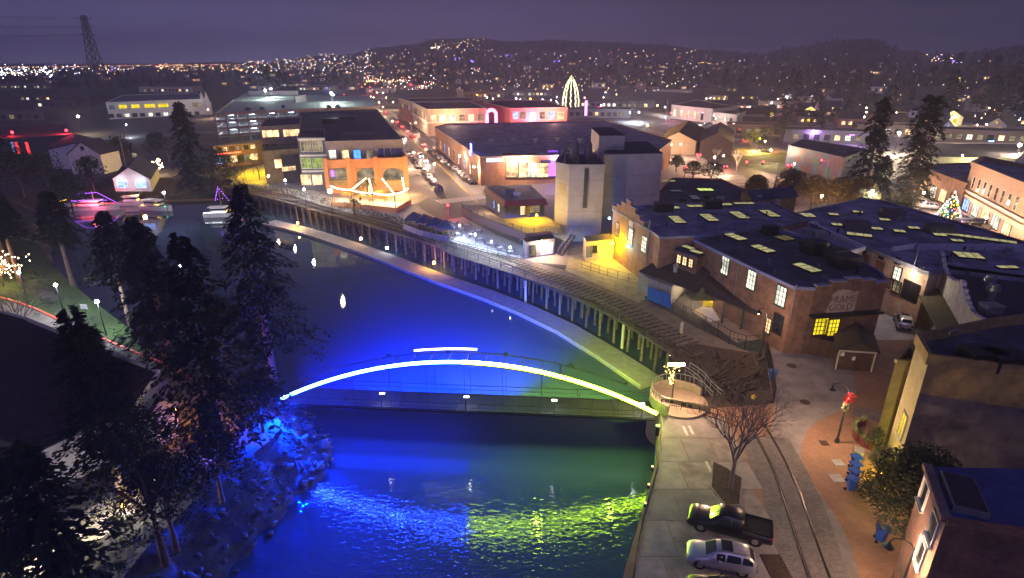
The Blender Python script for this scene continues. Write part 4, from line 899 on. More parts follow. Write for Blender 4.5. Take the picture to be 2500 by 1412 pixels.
# link roof between the halls
LK = Bld('link_building', 'low link roof with white edging between the brick hall and the big flat roof', 'building', [(1893, 559), (1990, 549), (2000, 560), (2108, 610), (2050, 628), (1985, 596)], 7.6, M_brick2, mat('grey_roof', (.22, .22, .27), .7), par=.5, parm=M_white)
LK.roofbox(2003, 566, 1.8, 1.5, 1.2, M_galv); LK.roofbox(1975, 590, 2.2, 1.6, 1.3, M_black)
# lean-to with dormer and porch
LT = thing('lean_to', 'brown shingled lean-to with a raised clerestory against the warehouse wall', 'lean-to', G(1640, 760))
e0 = [G(1565, 668, 3.0), G(1700, 742, 2.9), G(1760, 790, 2.8), G(1818, 768, 3.2)]
def slope(px_h, m_, name, th=.16):
    P = [G(x, y, h) for x, y, h in px_h]; m = MB(); k = len(P); m.add(P + [p - Vector((0, 0, th)) for p in P], [tuple(range(k)), tuple(range(2 * k - 1, k - 1, -1))] + [(i, (i + 1) % k, k + (i + 1) % k, k + i) for i in range(k)]); return m.build(name, m_, LT)
slope([(1560, 661, 3.2), (1648, 610, 5.6), (1742, 655, 5.6), (1700, 712, 3.2)], M_roofn, 'roof')
slope([(1700, 664, 4.9), (1745, 660, 5.2), (1884, 747, 4.6), (1845, 768, 3.1), (1696, 704, 3.2)], M_roofn, 'porch_roof')
DP = [G(x, y, 7.2) for x, y in ((1650, 610), (1703, 628), (1737, 612), (1685, 592))]; DPc = ccw(DP)
MB().prism(DP, 4.0, 7.1, cap=False).build('clerestory_wall', M_brick, LT); MB().prism([p + (p - sum(DP, Vector()) / 4).normalized() * .25 for p in DP], 7.1, 7.3).build('clerestory_roof', M_roofk, LT)
A, B = DP[0].copy(), DP[1].copy(); A.z = B.z = 0; d_ = (B - A).normalized(); n_ = Vector((d_.y, -d_.x, 0)); an = math.atan2(d_.y, d_.x)
for u in (.2, .47, .75): put_window(LT, A + (B - A) * u + n_ * .02 + Vector((0, 0, 6.0)), an, .75, 1.3, E_warm, nx=2, ny=3)
for k, (px, py) in enumerate(((1680, 604), (1700, 615))):
    p = G(px, py, 7.5); m = MB(); m.box(p - Vector((0, 0, .1)), (2.0, 1.0, .2), an); o = m.build('skylight', M_black, LT); MB().box(p + Vector((0, 0, .03)), (1.8, .85, .05), an).build('glazing', E_sky, o)
p = G(1650, 650, 5.1); MB().cyl(Vector((p.x, p.y, 4.2)), .3, 1.0, 10).cyl(Vector((p.x, p.y, 5.2)), .45, .25, 10, r2=.2).cyl(Vector((p.x, p.y, 4.9)), .4, .12, 10).build('chimney_vent', M_galv, LT)
Wl = [G(1562, 690, 0), G(1590, 720, 0)]
m = MB(); A, B, = G(1560, 664, 3.1), G(1580, 677, 3.1); m.add([A, B, Vector((B.x, B.y, 0)), Vector((A.x, A.y, 0))], [(0, 1, 2, 3)]); 
LW = [G(x, y, 3.0) for x, y in ((1560, 664), (1582, 678), (1640, 700), (1690, 655), (1640, 622))]; MB().prism(LW, 0, 2.98).build('wall', mat('grey_board', (.22, .21, .2), .8), LT)
for px, py in ((1762, 790), (1808, 805), (1850, 815)): p = G(px, py, 0); MB().beam(p, p + Vector((0, 0, 2.9)), .22).build('column', M_green, LT)
psheet('porch_floor', [(1690, 760), (1770, 722), (1885, 790), (1870, 825), (1800, 838)], .05, mat('porch_concrete', (.36, .28, .2), .8, var=.2))
pointlight(LT, G(1800, 775, 0) + Vector((0, 0, 2.3)) - LT.location, WARM, 420, .2); pointlight(LT, G(1738, 740, 0) + Vector((0, 0, 2.2)) - LT.location, (1, .95, .85), 420, .2); pointlight(LT, G(1690, 735, 0) + Vector((0, -.6, 2.0)) - LT.location, (1, .8, .5), 200, .2)
MB().ball(G(1738, 732, 2.3), .12, 0, 8, 6).build('bulb', E_lampw, LT)
# deck with tent, ramp, yellow sign
TT = thing('deck_tent', 'peaked dark and olive canopy tent on the raised porch deck', 'tent', G(1712, 745)); c = G(1712, 722, 2.4); m = MB(); q = [c + Vector((x * 1.9, y * 1.9, 0)) for x, y in ((-1, -1), (1, -1), (1, 1), (-1, 1))]; m.add(q + [c + Vector((0, 0, 1.2))], [(0, 1, 4), (1, 2, 4), (2, 3, 4), (3, 0, 4)]); m.build('canopy', mat('olive_canvas', (.12, .12, .05), .8, var=.4), TT)
for v in q: MB().beam(v, Vector((v.x, v.y, 0)), .07).build('leg', M_grey, TT)
TA = thing('blue_tarpaulin', 'blue tarpaulin hung over the fence beside the lean-to', 'tarpaulin', G(1600, 722)); a_, b_ = G(1582, 700, 2.2), G(1640, 722, 2.2); m = MB()
gr = [a_ + (b_ - a_) * (i / 8) + Vector((0, 0, -j * .5)) + Vector((.1, -.1, 0)) * math.sin(i * 2.1 + j) for j in range(5) for i in range(9)]; m.add(gr, [(j * 9 + i, j * 9 + i + 1, (j + 1) * 9 + i + 1, (j + 1) * 9 + i) for j in range(4) for i in range(8)]); m.build('sheet', M_tarp, TA)
RS = thing('white_ramp', 'white boarded ramp below the yellow notice', 'ramp', G(1740, 775)); P = [G(1712, 755, 1.1), G(1738, 750, 1.1), G(1758, 782, .05), G(1732, 786, .05)]; MB().add(P + [p - Vector((0, 0, .1)) for p in P], [(0, 1, 2, 3), (7, 6, 5, 4), (0, 1, 5, 4), (1, 2, 6, 5), (2, 3, 7, 6), (3, 0, 4, 7)]).build('board', M_white, RS)
YS = thing('yellow_notice', 'bright yellow striped notice board at the top of the white ramp', 'sign', G(1728, 760)); p = G(1728, 742, 1.6); MB().box(p, (1.3, .06, .8), -.2).build('board', mat('yellow_board', (.8, .7, .03), .5), YS); MB().beam(p, Vector((p.x, p.y, 0)), .06).build('post', M_grey, YS)
fence([G(1640, 760), G(1700, 795), G(1760, 828), G(1800, 852), G(1862, 850), G(1868, 800)], 1.9, M_black, 'dark mesh fence round the porch deck', spacing=2.2, rails=(1.0, .55, .08), fill=.5)
fence([G(1800, 850), G(1862, 862)], 1.3, mat('green_board', (.02, .05, .045), .7), 'solid dark green board fence at the deck corner', spacing=1.2, rails=(.95, .8, .65, .5, .35, .2, .05), fill=.12)
# plank shed and small gabled kiosk in front of the warehouse
PF = thing('plank_enclosure', 'brown plank enclosure against the warehouse wall', 'enclosure', G(1990, 860))
for (a, b) in ((G(1932, 856), G(2040, 878)), (G(1932, 856), G(1940, 820))):
    n_ = int((b - a).length / .34); dd = (b - a) / n_
    me_ = None
    for k in range(n_): c = a + dd * (k + .5); MB().box(c + Vector((0, 0, 1.1 + .03 * random.random())), (dd.length * .93, .06, 2.2), math.atan2(dd.y, dd.x)).build('plank', random.choice([mat('plank_a', (.10, .055, .035), .85, var=.3), mat('plank_b', (.075, .042, .03), .85, var=.3)]), PF)
gk = [G(x, y, 2.6) for x, y in ((2048, 852), (2140, 858), (2128, 820), (2046, 812))]
GK = thing('gabled_kiosk', 'little brown gabled kiosk with plank doors and two white notices', 'kiosk', sum(gk, Vector()) / 4 * 1); GK.location.z = 0; WL[GK.name] = Vector(GK.location)
MB().prism(gk, 0, 2.6, cap=False).build('wall', M_wood, GK); gable(GK, gk, 2.6, 1.2, M_roofn, M_wood, .4)
A, B = gk[0].copy(), gk[1].copy(); A.z = B.z = 0; d_ = (B - A).normalized(); n_ = Vector((d_.y, -d_.x, 0)); an = math.atan2(d_.y, d_.x)
for k in range(12): MB().box(A + (B - A) * ((k + .5) / 12) + n_ * .04 + Vector((0, 0, 1.15)), ((B - A).length / 12 * .92, .05, 2.2), an).build('plank', mat('plank_a', (.10, .055, .035), .85, var=.3), GK)
MB().beam(A + n_ * .15 + Vector((0, 0, 2.45)), B + n_ * .15 + Vector((0, 0, 2.45)), .12, .16).build('lintel', M_trim, GK)
for u, z in ((.12, 2.0), (.45, 1.55)): MB().box(A + (B - A) * u + n_ * .09 + Vector((0, 0, z)), (.4, .03, .45), an).build('notice', M_white, GK)
for u in (.02, .5, .98): MB().beam(A + (B - A) * u + n_ * .12, A + (B - A) * u + n_ * .12 + Vector((0, 0, 2.5)), .12).build('post', M_trim if u != .5 else M_wood, GK)
# --- wide flat roofed complex on the right
FR = Bld('flat_roofed_block', 'very wide blue flat roofed block with lit pale brick wall facing the rear yard', 'building', [(1925, 530), (2110, 489), (2160, 497), (2330, 545), (2640, 640), (2640, 705), (2295, 664), (2268, 672), (2003, 562)], 7.6, M_brick2, M_roofb, par=.4, parm=M_roofb)
S = [(2035, 523, 1.5, 1.2), (2094, 517, 1.5, 1.2), (2043, 548, 1.5, 1.2), (2160, 536, 1.5, 1.2), (2141, 558, 1.5, 1.2), (2196, 564, 1.5, 1.2), (2231, 556, 1.5, 1.2), (2295, 573, 1.6, 1.2), (2337, 587, 1.5, 1.0), (2365, 623, 3.0, 2.4)]
for x, y, w, l in S: FR.skylight(x, y, w, l, -.3)
FR.skylight(2098, 573, 3.4, 1.4, -.5); FR.skylight(2385, 580, 9.5, 1.2, -.62)
o_ = FR.skylight(1964, 525, 3.0, 2.4, -.1); 
for x, y in ((2180, 512), (2094, 542), (2297, 550)): FR.roofbox(x, y, 3.6, 2.2, 1.3, mat('roof_unit', (.10, .085, .085), .7), rz=-.3)
A, B = G(2238, 600, 8.2), G(2640, 600, 8.2); m = MB(); m.beam(Vector((A.x, A.y, 8.0)), Vector((B.x, B.y, 8.0)), .35, .9); m.build('firewall', mat('pale_parapet', (.34, .34, .44), .7), FR.root)
m = MB(); m.beam(G(2180, 608, 7.9), G(2240, 600, 7.9), .4, .6); m.build('firewall', M_white, FR.root)
for px, py in ((2111, 608), (2153, 624), (2193, 636), (2249, 657)): FR.win(7, px, py, .75, .8, None)
FR.win(7, 2191, 668, 1.3, 1.8, E_white, nx=2, ny=3); FR.win(7, 2190, 700, 1.3, 1.6, E_dim, nx=2, ny=3)
for px, py in ((2213, 706), (2233, 716)): FR.panel(7, px, py, 1.3, 2.6, M_black, 'door', .1)
for px, py in ((2112, 632), (2148, 650), (2165, 690)): FR.panel(7, px, py, 1.6, 1.5, M_brick3, 'bricked_opening', .03)
for px in (2128, 2236): q, a, n2 = FR.hit(7, px, 640); MB().tube([q + n2 * .1 + Vector((0, 0, 1.5)), q + n2 * .1 + Vector((0, 0, -2))], .06, 6).build('downpipe', M_grey, FR.root)
for px, py in ((1700, 517),): pass
for px, py in ((2460, 618), (1965, 570)): p = G(px, py, 7.8); MB().cyl(Vector((p.x, p.y, 7.6)), .35, .8, 10).cyl(Vector((p.x, p.y, 8.4)), .5, .2, 10).build('roof_vent', M_galv, FR.root)
q, a, n2 = FR.hit(7, 2232, 668); MB().ball(q + n2 * .3, .13, 0, 8, 6).build('wall_lamp', E_lampw, FR.root); pointlight(FR.root, q + n2 * 1.6 - FR.c, (1, .8, .62), 130, .2)
rv = random.Random(9)
for B_, box_ in ((FR, (2020, 2400, 505, 600)), (W, (1760, 2080, 575, 680)), (L4, (1620, 1880, 508, 560)), (FR, (2300, 2480, 610, 650))):
    for k in range(9):
        p = G(rv.uniform(box_[0], box_[1]), rv.uniform(box_[2], box_[3]), B_.h); r_ = rv.uniform(.08, .2); MB().cyl(p, r_, rv.uniform(.4, .9), 8).build('vent_pipe', rv.choice([M_galv, M_black, M_grey]), B_.root)
# --- stepped white brick wall building with the sloping canopy
Hc = 7.6
CW = Bld('stepped_wall_building', 'black roofed building with a toothed white brick wall facing the yard', 'building', [(2286, 640), (2402, 815), (2700, 845), (2700, 700), (2330, 650)], Hc, M_brick4, M_roofk, par=0)
A, B, d, n_ = CW.edge(0); an = math.atan2(d.y, d.x); Lg = (B - A).length; nst = 20
for k in range(nst):
    u = k / nst; z = (1.5 - 1.3 * abs(math.sin(u * math.pi * 2.0)) if True else 0) + .2; a = A + d * Lg * u; b = A + d * Lg * (k + 1) / nst
    MB().box((a + b) / 2 + Vector((0, 0, Hc + z / 2 - .05)) - n_ * .2, (Lg / nst * .97, .45, z), an).build('tooth', M_brick4, CW.root)
P = [G(2218, 676, 4.6), G(2283, 668, 5.6), G(2392, 822, 5.6), G(2296, 818, 4.6)]
MB().add(P + [p - Vector((0, 0, .15)) for p in P], [(0, 1, 2, 3), (7, 6, 5, 4), (0, 1, 5, 4), (1, 2, 6, 5), (2, 3, 7, 6), (3, 0, 4, 7)]).build('canopy', mat('olive_canopy', (.11, .10, .035), .8, var=.3), CW.root)
for p in (P[0], P[3]): MB().beam(p, Vector((p.x, p.y, 0)), .14).build('column', M_black, CW.root)
for px, py in ((2416, 690), (2424, 712)): p = G(px, py, Hc + 1); MB().cyl(Vector((p.x, p.y, Hc)), .45, 1.2, 12).cyl(Vector((p.x, p.y, Hc + 1.2)), .65, .35, 12).cyl(Vector((p.x, p.y, Hc + 1.6)), .5, .25, 12).build('roof_vent', M_galv, CW.root)
CW.roofbox(2422, 745, 1.8, 1.4, .8, M_galv); CW.skylight(2460, 652, 2.4, .8)
# --- beige building
Hb = 11.4
BB = Bld('beige_building', 'tall beige stucco building with a dark roof above the plaza', 'building', [(2238, 838), (2266, 888), (2760, 955), (2760, 800), (2500, 790), (2420, 800)], Hb, M_beige, M_roofd, par=.8, parm=M_ochre)
A, B, d, n_ = BB.edge(1); P1 = [A + n_ * .06, B + n_ * .06]
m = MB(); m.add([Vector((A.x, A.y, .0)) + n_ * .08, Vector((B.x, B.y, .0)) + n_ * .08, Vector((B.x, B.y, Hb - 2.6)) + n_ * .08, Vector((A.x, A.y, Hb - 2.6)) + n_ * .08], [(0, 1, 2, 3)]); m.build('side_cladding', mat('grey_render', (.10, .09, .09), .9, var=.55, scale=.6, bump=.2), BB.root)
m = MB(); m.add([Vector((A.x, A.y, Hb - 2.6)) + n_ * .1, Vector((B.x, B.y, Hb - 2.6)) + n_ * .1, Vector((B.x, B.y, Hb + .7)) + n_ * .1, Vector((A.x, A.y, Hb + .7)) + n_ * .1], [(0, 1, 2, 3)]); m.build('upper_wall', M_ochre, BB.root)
BB.win(0, 2205, 1038, 1.3, 2.2, E_yel, nx=2, ny=3, fm=M_trim)
BP = thing('entrance_bay', 'projecting beige entrance bay with arched door beside the planter', 'building', G(2160, 1080)); bq = [G(2187, 884, 8.6), G(2213, 886, 8.6), G(2240, 880, 8.6), G(2222, 846, 8.6)]
bc, = [sum(bq, Vector()) / 4]; MB().prism(bq, 0, 8.6, cap=False).build('wall', M_beige, BP); MB().prism([p + (bc - p) * .12 for p in bq], 7.7, 7.8).build('roof_deck', M_ochre, BP)
m = MB(); k4 = ccw(bq)
for i in range(4): m.beam(Vector((k4[i].x, k4[i].y, 8.7)), Vector((k4[(i + 1) % 4].x, k4[(i + 1) % 4].y, 8.7 + .003 * i)), .3, .3)
m.build('parapet', M_beige, BP)
A, B = bq[3].copy(), bq[0].copy(); A.z = B.z = 0; d_ = (B - A).normalized(); n_ = Vector((d_.y, -d_.x, 0)); 
if n_.dot((A + B) / 2 - Vector((bc.x, bc.y, 0))) < 0: n_ = -n_
an = math.atan2(n_.x * 1, -n_.y) 
put_window(BP, (A + B) / 2 + n_ * .02 + Vector((0, 0, 5.9)), an, 1.1, 1.9, None); put_window(BP, (A + B) / 2 + n_ * .02 + Vector((0, 0, 1.6)), an, 1.5, 2.8, E_dim, nx=2, ny=1, arch=True)
for x, y in ((2400, 880), (2460, 890)): BB.roofbox(x, y - 25, 2.4, 1.8, 1.2, M_black)
p = G(2310, 842, Hb); MB().tube([p, p + Vector((0, 0, 1.2)), p + Vector((.5, 0, 1.4)), p + Vector((.9, 0, .9))], .06, 6).build('pipe', M_galv, BB.root)
# hipped dark roof behind the beige parapet
# --- brick building, bottom right
Hr = 9.2
BR_ = Bld('corner_brick_building', 'brick building with deep blue roof and big skylight in the lower right corner', 'building', [(2262, 1140), (2309, 1276), (2760, 1342), (2760, 1150)], Hr, M_brick, mat('deep_blue_roof', (.05, .07, .20), .6, var=.3, scale=1), par=.0)
m = MB(); A, B, d, n_ = BR_.edge(0); m.beam(A + Vector((0, 0, Hr + .1)), B + Vector((0, 0, Hr + .1)), .5, .3); m.build('cornice', M_brick3, BR_.root)
m = MB(); A, B, d, n_ = BR_.edge(1); m.beam(A + Vector((0, 0, Hr + .1)), B + Vector((0, 0, Hr + .1)), .4, .35); m.build('cornice', M_brick3, BR_.root)
rzb = math.atan2((BR_.pts[1] - BR_.pts[0]).y, (BR_.pts[1] - BR_.pts[0]).x)
p = G(2355, 1200, Hr + .4); fr = MB().box(Vector((p.x, p.y, Hr + .2)), (3.3, 1.7, .4), rzb).build('skylight', M_grey, BR_.root)
for k in range(3):
    c = Vector((p.x, p.y, Hr + .43)) + Matrix.Rotation(rzb, 3, 'Z') @ Vector(((k - 1) * 1.05, 0, 0)); MB().box(c, (.95, 1.5, .05), rzb).build('glazing', mat('dark_glazing', (.05, .03, .035), .2), fr)
for px, py in ((2258, 1205), (2280, 1290), (2250, 1350)): BR_.win(0, px, py, 1.3, 1.7, None, nx=1, ny=1, fm=M_white)
# --- left foreground house with the big dark roof
hR = 7.0
rl = [G(-260, 690, hR), G(60, 778, hR), G(388, 908, hR), G(330, 990, 4.2), G(100, 1100, 4.0), G(-300, 1000, 3)]
FH = thing('dark_roofed_house', 'large house with a dark roof and blue lit gable end at the left edge', 'house', G(150, 950))
m = MB(); m.add([rl[0], rl[1], rl[2], rl[3], rl[4], rl[5]], [(0, 1, 4, 5), (1, 2, 3, 4)]); m.build('roof', M_roofn, FH); m = MB(); m.beam(rl[0], rl[1], .22, .3); m.beam(rl[1], rl[2], .22, .3); m.beam(rl[2], rl[3], .2, .25); m.build('rake_board', M_trim, FH)
for k in range(1, 15):
    f = k / 15; m = MB(); m.beam(rl[0] + (rl[5] - rl[0]) * f + Vector((0, 0, .03)), rl[1] + (rl[4] - rl[1]) * f + Vector((0, 0, .03)), .12, .06); m.beam(rl[1] + (rl[4] - rl[1]) * f + Vector((0, 0, .03)), rl[2] + (rl[3] - rl[2]) * f + Vector((0, 0, .03)), .12, .06); m.build('shingle_course', M_roofn, FH)
gw = mat('grey_clapboard', (.24, .24, .27), .8, var=.15)
A_, B_ = Vector((rl[2].x, rl[2].y, 0)), Vector((rl[3].x, rl[3].y, 0))
m = MB(); m.add([A_, B_, Vector((B_.x, B_.y, 4.1)), Vector((A_.x, A_.y, 6.9))], [(0, 1, 2, 3)]); m.build('gable_wall', gw, FH)
m = MB(); C_ = Vector((rl[4].x, rl[4].y, 0)); m.add([B_, C_, Vector((C_.x, C_.y, 3.9)), Vector((B_.x, B_.y, 4.1))], [(0, 1, 2, 3)]); m.build('wall', gw, FH)
HX = simple_house('blue_lit_shed', 'small shed whose walls glow blue below the dark roof', 'shed', [G(368, 1010, 3.4), G(425, 985, 3.4), G(400, 935, 3.4), G(345, 960, 3.4)], 3.4, 1.1, gw, M_roofd)
p = G(425, 1000, 2.5); MB().beam(Vector((p.x, p.y, 0)), p, .08).build('lamp_bracket', M_black, HX); MB().ball(p, .15, 0, 8, 6).build('wall_lamp', E_lampo, HX); pointlight(HX, p + Vector((.5, .1, .1)) - HX.location, (1, .38, .08), 330, .15)
TRL = thing('pale_shelter', 'pale flat roofed shelter on the dark left bank', 'shelter', G(410, 1150)); q = [G(355, 1150, 2.0), G(378, 1172, 2.0), G(470, 1110, 2.0), G(440, 1092, 2.0)]; MB().prism(q, 1.9, 2.05).build('roof', mat('pale_panel2', (.5, .48, .46), .6), TRL); MB().prism([p + (sum(q, Vector()) / 4 - p) * .1 for p in q], 0, 1.9).build('wall', M_grey, TRL)
# ------------------------------------------------------------------ town blocks farther off
OR = Bld('orange_restaurant', 'orange arcaded restaurant with string lit terrace and dark flat roof', 'restaurant', [(794, 396), (995, 389), (982, 372), (796, 382)], 8.4, M_orange, M_roofk, par=.5)
for px in (830, 897, 960):
    OR.win(0, px, 425, 5.4, 3.0, E_dim, nx=4, ny=2, arch=True); OR.panel(0, px, 447, 5.0, 1.5, M_ochre, 'sill_panel', .15)
OR.win(0, 812, 424, 1.0, 1.8, emis('lit_violet', (.4, .15, 1), 2.5), nx=1, ny=1)
for u in (0, .27, .6, .97): p, a, n_ = OR.at(0, u, 5.3); MB().box(p + n_ * .35, (1.1, .8, 8.2), a).build('pier', M_orange, OR.root)
UP = Bld('upper_office_floors', 'set back grey upper floors with a broad black roof above the orange restaurant', 'building', [(794, 350), (982, 345), (921, 272), (732, 278), (735, 318), (793, 318)], 12.8, mat('grey_brown_render', (.20, .165, .15), .8), M_roofk, par=.45, z0=0)
for px, e in ((812, E_white), (843, E_warm), (872, emis('lit_cobalt', (.05, .2, 1), 2.6, .4)), (903, E_dim)): UP.win(0, px, 377, 1.9, 2.3, e, nx=2, ny=2)
for px in (930, 946, 962, 975): UP.win(0, px, 372, 1.3, 2.0, None)
UP.roofbox(875, 325, 9, 1, .5, M_grey); UP.roofbox(805, 290, 5, 3, 1.5, M_black); UP.roofbox(850, 285, 5, 3, 1.2, M_black)
GB = Bld('grey_corner_block', 'grey sided three storey corner block with green lit windows', 'building', [(727, 340), (793, 339), (790, 322), (735, 322)], 13.7, M_slate, M_roofk, par=.4)
for z in (13.6, 9.4, 5.2): GB.band(0, z, .5, M_trim, 'cornice', .4)
for py, e in ((357, E_dim), (399, E_grn), (439, E_warm)):
    for px in (747, 775): GB.win(0, px, py, 2.6, 2.7, e, nx=3, ny=2, fm=M_trim)
LB = Bld('tan_office_block', 'tan office block with two bands of warm lit windows beside the garage', 'building', [(634, 312), (731, 306), (735, 288), (650, 292)], 14.5, M_tan, M_roofk, par=.3)
for px in (648, 660, 673, 699, 712, 724): LB.win(0, px, 327 - (px - 650) * .04, 1.9, 2.1, E_warm, nx=2, ny=1)
for px in (650, 670, 690, 715): LB.win(0, px, 360, 1.9, 1.7, None if px != 715 else E_warm, nx=2, ny=1)
YB = Bld('yellow_lit_annexe', 'low annexe washed in yellow light behind the street trees', 'building', [(640, 372), (728, 366), (726, 352), (650, 356)], 9.0, M_ochre, M_roofk, par=.3)
YB.win(0, 680, 400, 2.2, 2.5, E_warm); YB.win(0, 700, 395, 2.2, 2.5, E_yel)
EB = Bld('dark_entry_block', 'dark low entry block with a small lit canopy between tan and grey buildings', 'building', [(686, 385), (728, 381), (728, 366), (690, 370)], 7.5, M_roofn, M_roofk, par=.2)
EB.win(0, 705, 412, 4.0, 1.3, E_warm, nx=4, ny=1)
# parking garage: open decks
GH = 11.5
gp = [G(525, 282, GH), G(725, 272, GH), G(930, 264, GH), G(905, 236, GH), G(735, 232, GH), G(600, 226, GH), G(572, 246, GH)]
GA = thing('parking_garage', 'white lit multi level parking garage with open decks', 'garage', Vector((sum(p.x for p in gp) / 7, sum(p.y for p in gp) / 7, 0)))
deckm = mat('garage_deck', (.32, .34, .31), .75, var=.2, scale=.3)
for k, z in enumerate((2.6, 5.6, 8.6, GH)): MB().prism(gp, z - .3, z, mcap=0).build('deck', deckm, GA)
for z in (3.1, 6.1, 9.1, GH + .4):
    m = MB(); a, b = gp[0], gp[1]; m.beam(Vector((a.x, a.y - .1, z)), Vector((b.x, b.y - .1, z)), .25, 1.0); a, b = gp[1], gp[2]; m.beam(Vector((a.x, a.y - .1, z)), Vector((b.x, b.y - .1, z)), .25, 1.0); a, b = gp[6], gp[0]; m.beam(Vector((a.x, a.y, z)), Vector((b.x, b.y, z)), .25, 1.0); m.build('parapet', M_tan if z > 10 else mat('garage_spandrel', (.17, .12, .10), .8), GA)
for k in range(9):
    p = gp[0] + (gp[1] - gp[0]) * k / 8; MB().box(Vector((p.x, p.y - .15, GH / 2)), (.6, .5, GH)).build('column', mat('garage_spandrel', (.17, .12, .10), .8), GA)
bk = [Vector((p.x, p.y, 0)) for p in (gp[6], gp[5], gp[4], gp[3])]
for a, b in zip(bk, bk[1:]): MB().beam(a + Vector((0, 0, 5.5)), b + Vector((0, 0, 5.5)), .3, 11).build('rear_wall', mat('garage_wall', (.5, .5, .5), .7), GA)
for k in range(4):
    for z in (4.9, 7.9, 10.9):
        p = gp[0] + (gp[1] - gp[0]) * (k + .5) / 4; MB().box(Vector((p.x, p.y + 4.5, z)), (2.2, .3, .12)).build('tube_light', emis('garage_tube', (.75, .82, 1), 16), GA)
        if z != 10.9 or True: pointlight(GA, Vector((p.x, p.y + 4.5, z - .5)) - GA.location, (.65, .75, 1), 1900, .5)
cb = gp[4]; MB().box(Vector((G(735, 250, GH).x, G(735, 250, GH).y, GH + 1.8)), (.5, 18, 3.6)).build('stair_wall', mat('pinkish_render', (.42, .32, .32), .8), GA)
MB().box(Vector((G(668, 232, GH).x, G(668, 232, GH).y, GH + 1.3)), (34, .4, 2.6)).build('upper_wall', mat('pinkish_render', (.42, .32, .32), .8), GA)
for px, py in ((651, 238), (664, 232), (811, 245), (816, 252)):
    p = G(px, py + 6, GH); MB().beam(p, p + Vector((0, 0, 5.2)), .18).build('lamp_pole', M_white, GA); MB().box(p + Vector((0, 0, 5.3)), (1.1, .5, .2)).build('lamp_head', E_lampc, GA); pointlight(GA, p + Vector((0, 0, 5)) - GA.location, (.75, .95, .85), 5200, .4)
OF = Bld('white_office_block', 'long pale two storey office block with a row of yellow lit windows', 'building', [(258, 252), (500, 243), (480, 228), (300, 234)], 9.5, M_white, mat('slate_roof', (.08, .09, .14), .8), par=.4)
for px, e in ((272, None), (296, E_yel), (304, E_yel), (326, E_yel), (335, E_yel), (358, E_yel), (366, E_yel), (374, E_yel), (391, E_yel), (399, E_yel), (406, E_yel), (430, E_dim), (475, E_dim), (485, E_dim)): OF.win(0, px, 262 - (px - 258) * .03, 2.6, 2.3, e, nx=2, ny=1)
for k in range(12): OF.win(0, 272 + k * 19, 283 - k * .6, 2.6, 2.0, random.choice([None, None, E_white]), nx=2, ny=1)
for k in range(7): OF.win(0, 268 + k * 33, 304 - k * 1.0, 2.2, 2.2, random.choice([None, E_warm]), nx=2, ny=1)
for px, lab in ((500, 'tall white pointed roof fin at the office corner'), (511, 'second white pointed roof fin by the office corner')):
    p = G(px, 280, 0); o = MB().add([(p.x - 1.8, p.y, 8), (p.x + 1.8, p.y, 8), (p.x, p.y, 14.5), (p.x - 1.8, p.y + .5, 8), (p.x + 1.8, p.y + .5, 8), (p.x, p.y + .5, 14.5)], [(0, 1, 2), (5, 4, 3), (0, 3, 4, 1), (1, 4, 5, 2), (2, 5, 3, 0)]).box((p.x, p.y + 1, 4), (3.4, 1.6, 8)).build('pointed_tower', M_white, None, (p.x, p.y, 0)); tag(o, lab, 'tower')
# pink blocks along the main street
P1 = Bld('tan_cornice_block', 'tan block with cream cornice and warm lit windows on the main street corner', 'building', [(1044, 271), (1187, 268), (1150, 251), (1006, 252)], 11.5, M_tan, M_roofk, par=.5, trim=M_trim)
for k, px in enumerate((1058, 1080, 1104, 1128, 1150, 1172)): P1.win(0, px, 289 - k * .4, 2.8, 3.0, [E_warm, E_white, E_white, E_dim, E_warm, E_dim][k], nx=2, ny=2, fm=M_trim)
for k in range(6): P1.row(3, 9, 8.6, 2.0, 2.6, .05, .95, [E_warm, E_white, None, E_dim]) if k == 0 else None
P1.band(0, 6.1, .6, M_trim, 'ledge', .5); P1.band(3, 6.1, .6, M_trim, 'ledge', .5)
P1b = Bld('terracotta_corner_block', 'terracotta block with cream cornice behind the tan one', 'building', [(1004, 251), (1100, 249), (1180, 247), (1130, 239), (974, 243)], 11.5, mat('terracotta', (.33, .15, .09), .85), M_roofk, par=.4, trim=M_trim)
P1b.row(4, 6, 8.5, 1.6, 2.2, .1, .9, [E_warm, None, E_blu])
CU = thing('clock_cupola', 'small open clock cupola on a tan tower between the roofs', 'tower', G(1124, 262)); c = CU.location.copy(); m = MB(); m.box(c + Vector((0, 0, 6.5)), (4.5, 4.5, 13)); m.build('shaft', M_tan, CU)
zt = GY(1124, 233, c.y).z; z2 = GY(1124, 221, c.y).z
MB().box(c + Vector((0, 0, (13 + zt) / 2)), (3.6, 3.6, max(.5, zt - 13))).build('clock_stage', M_pink, CU)
for sx_ in (-1, 1):
    for sy_ in (-1, 1): MB().box(c + Vector((1.7 * sx_, 1.7 * sy_, (zt + z2) / 2)), (.7, .7, z2 - zt)).build('column', M_trim, CU)
MB().box(c + Vector((0, 0, z2 + .2)), (5, 5, .5)).build('roof', M_trim, CU); p = c + Vector((0, -1.85, zt - 1.6)); MB().tube([p, p - Vector((0, .1, 0))], 1.0, 16).build('clock_face', E_dim, CU)
P2 = Bld('pink_arched_block', 'salmon pink block with two glowing pink arches and cream cornice', 'building', [(1246, 268), (1385, 266), (1330, 247), (1230, 246), (1184, 253)], 11.5, M_pink, M_roofk, par=.5, trim=M_trim)
for k, (px, e) in enumerate(((1259, E_blu), (1276, E_dim), (1324, E_dim), (1346, E_blu), (1369, E_warm))): P2.win(0, px, 282, 3.0, 3.4, e, nx=2, ny=2, fm=M_trim)
P2.win(0, 1301, 285, 3.4, 4.4, E_pink, nx=1, ny=1, fm=M_trim, arch=True)
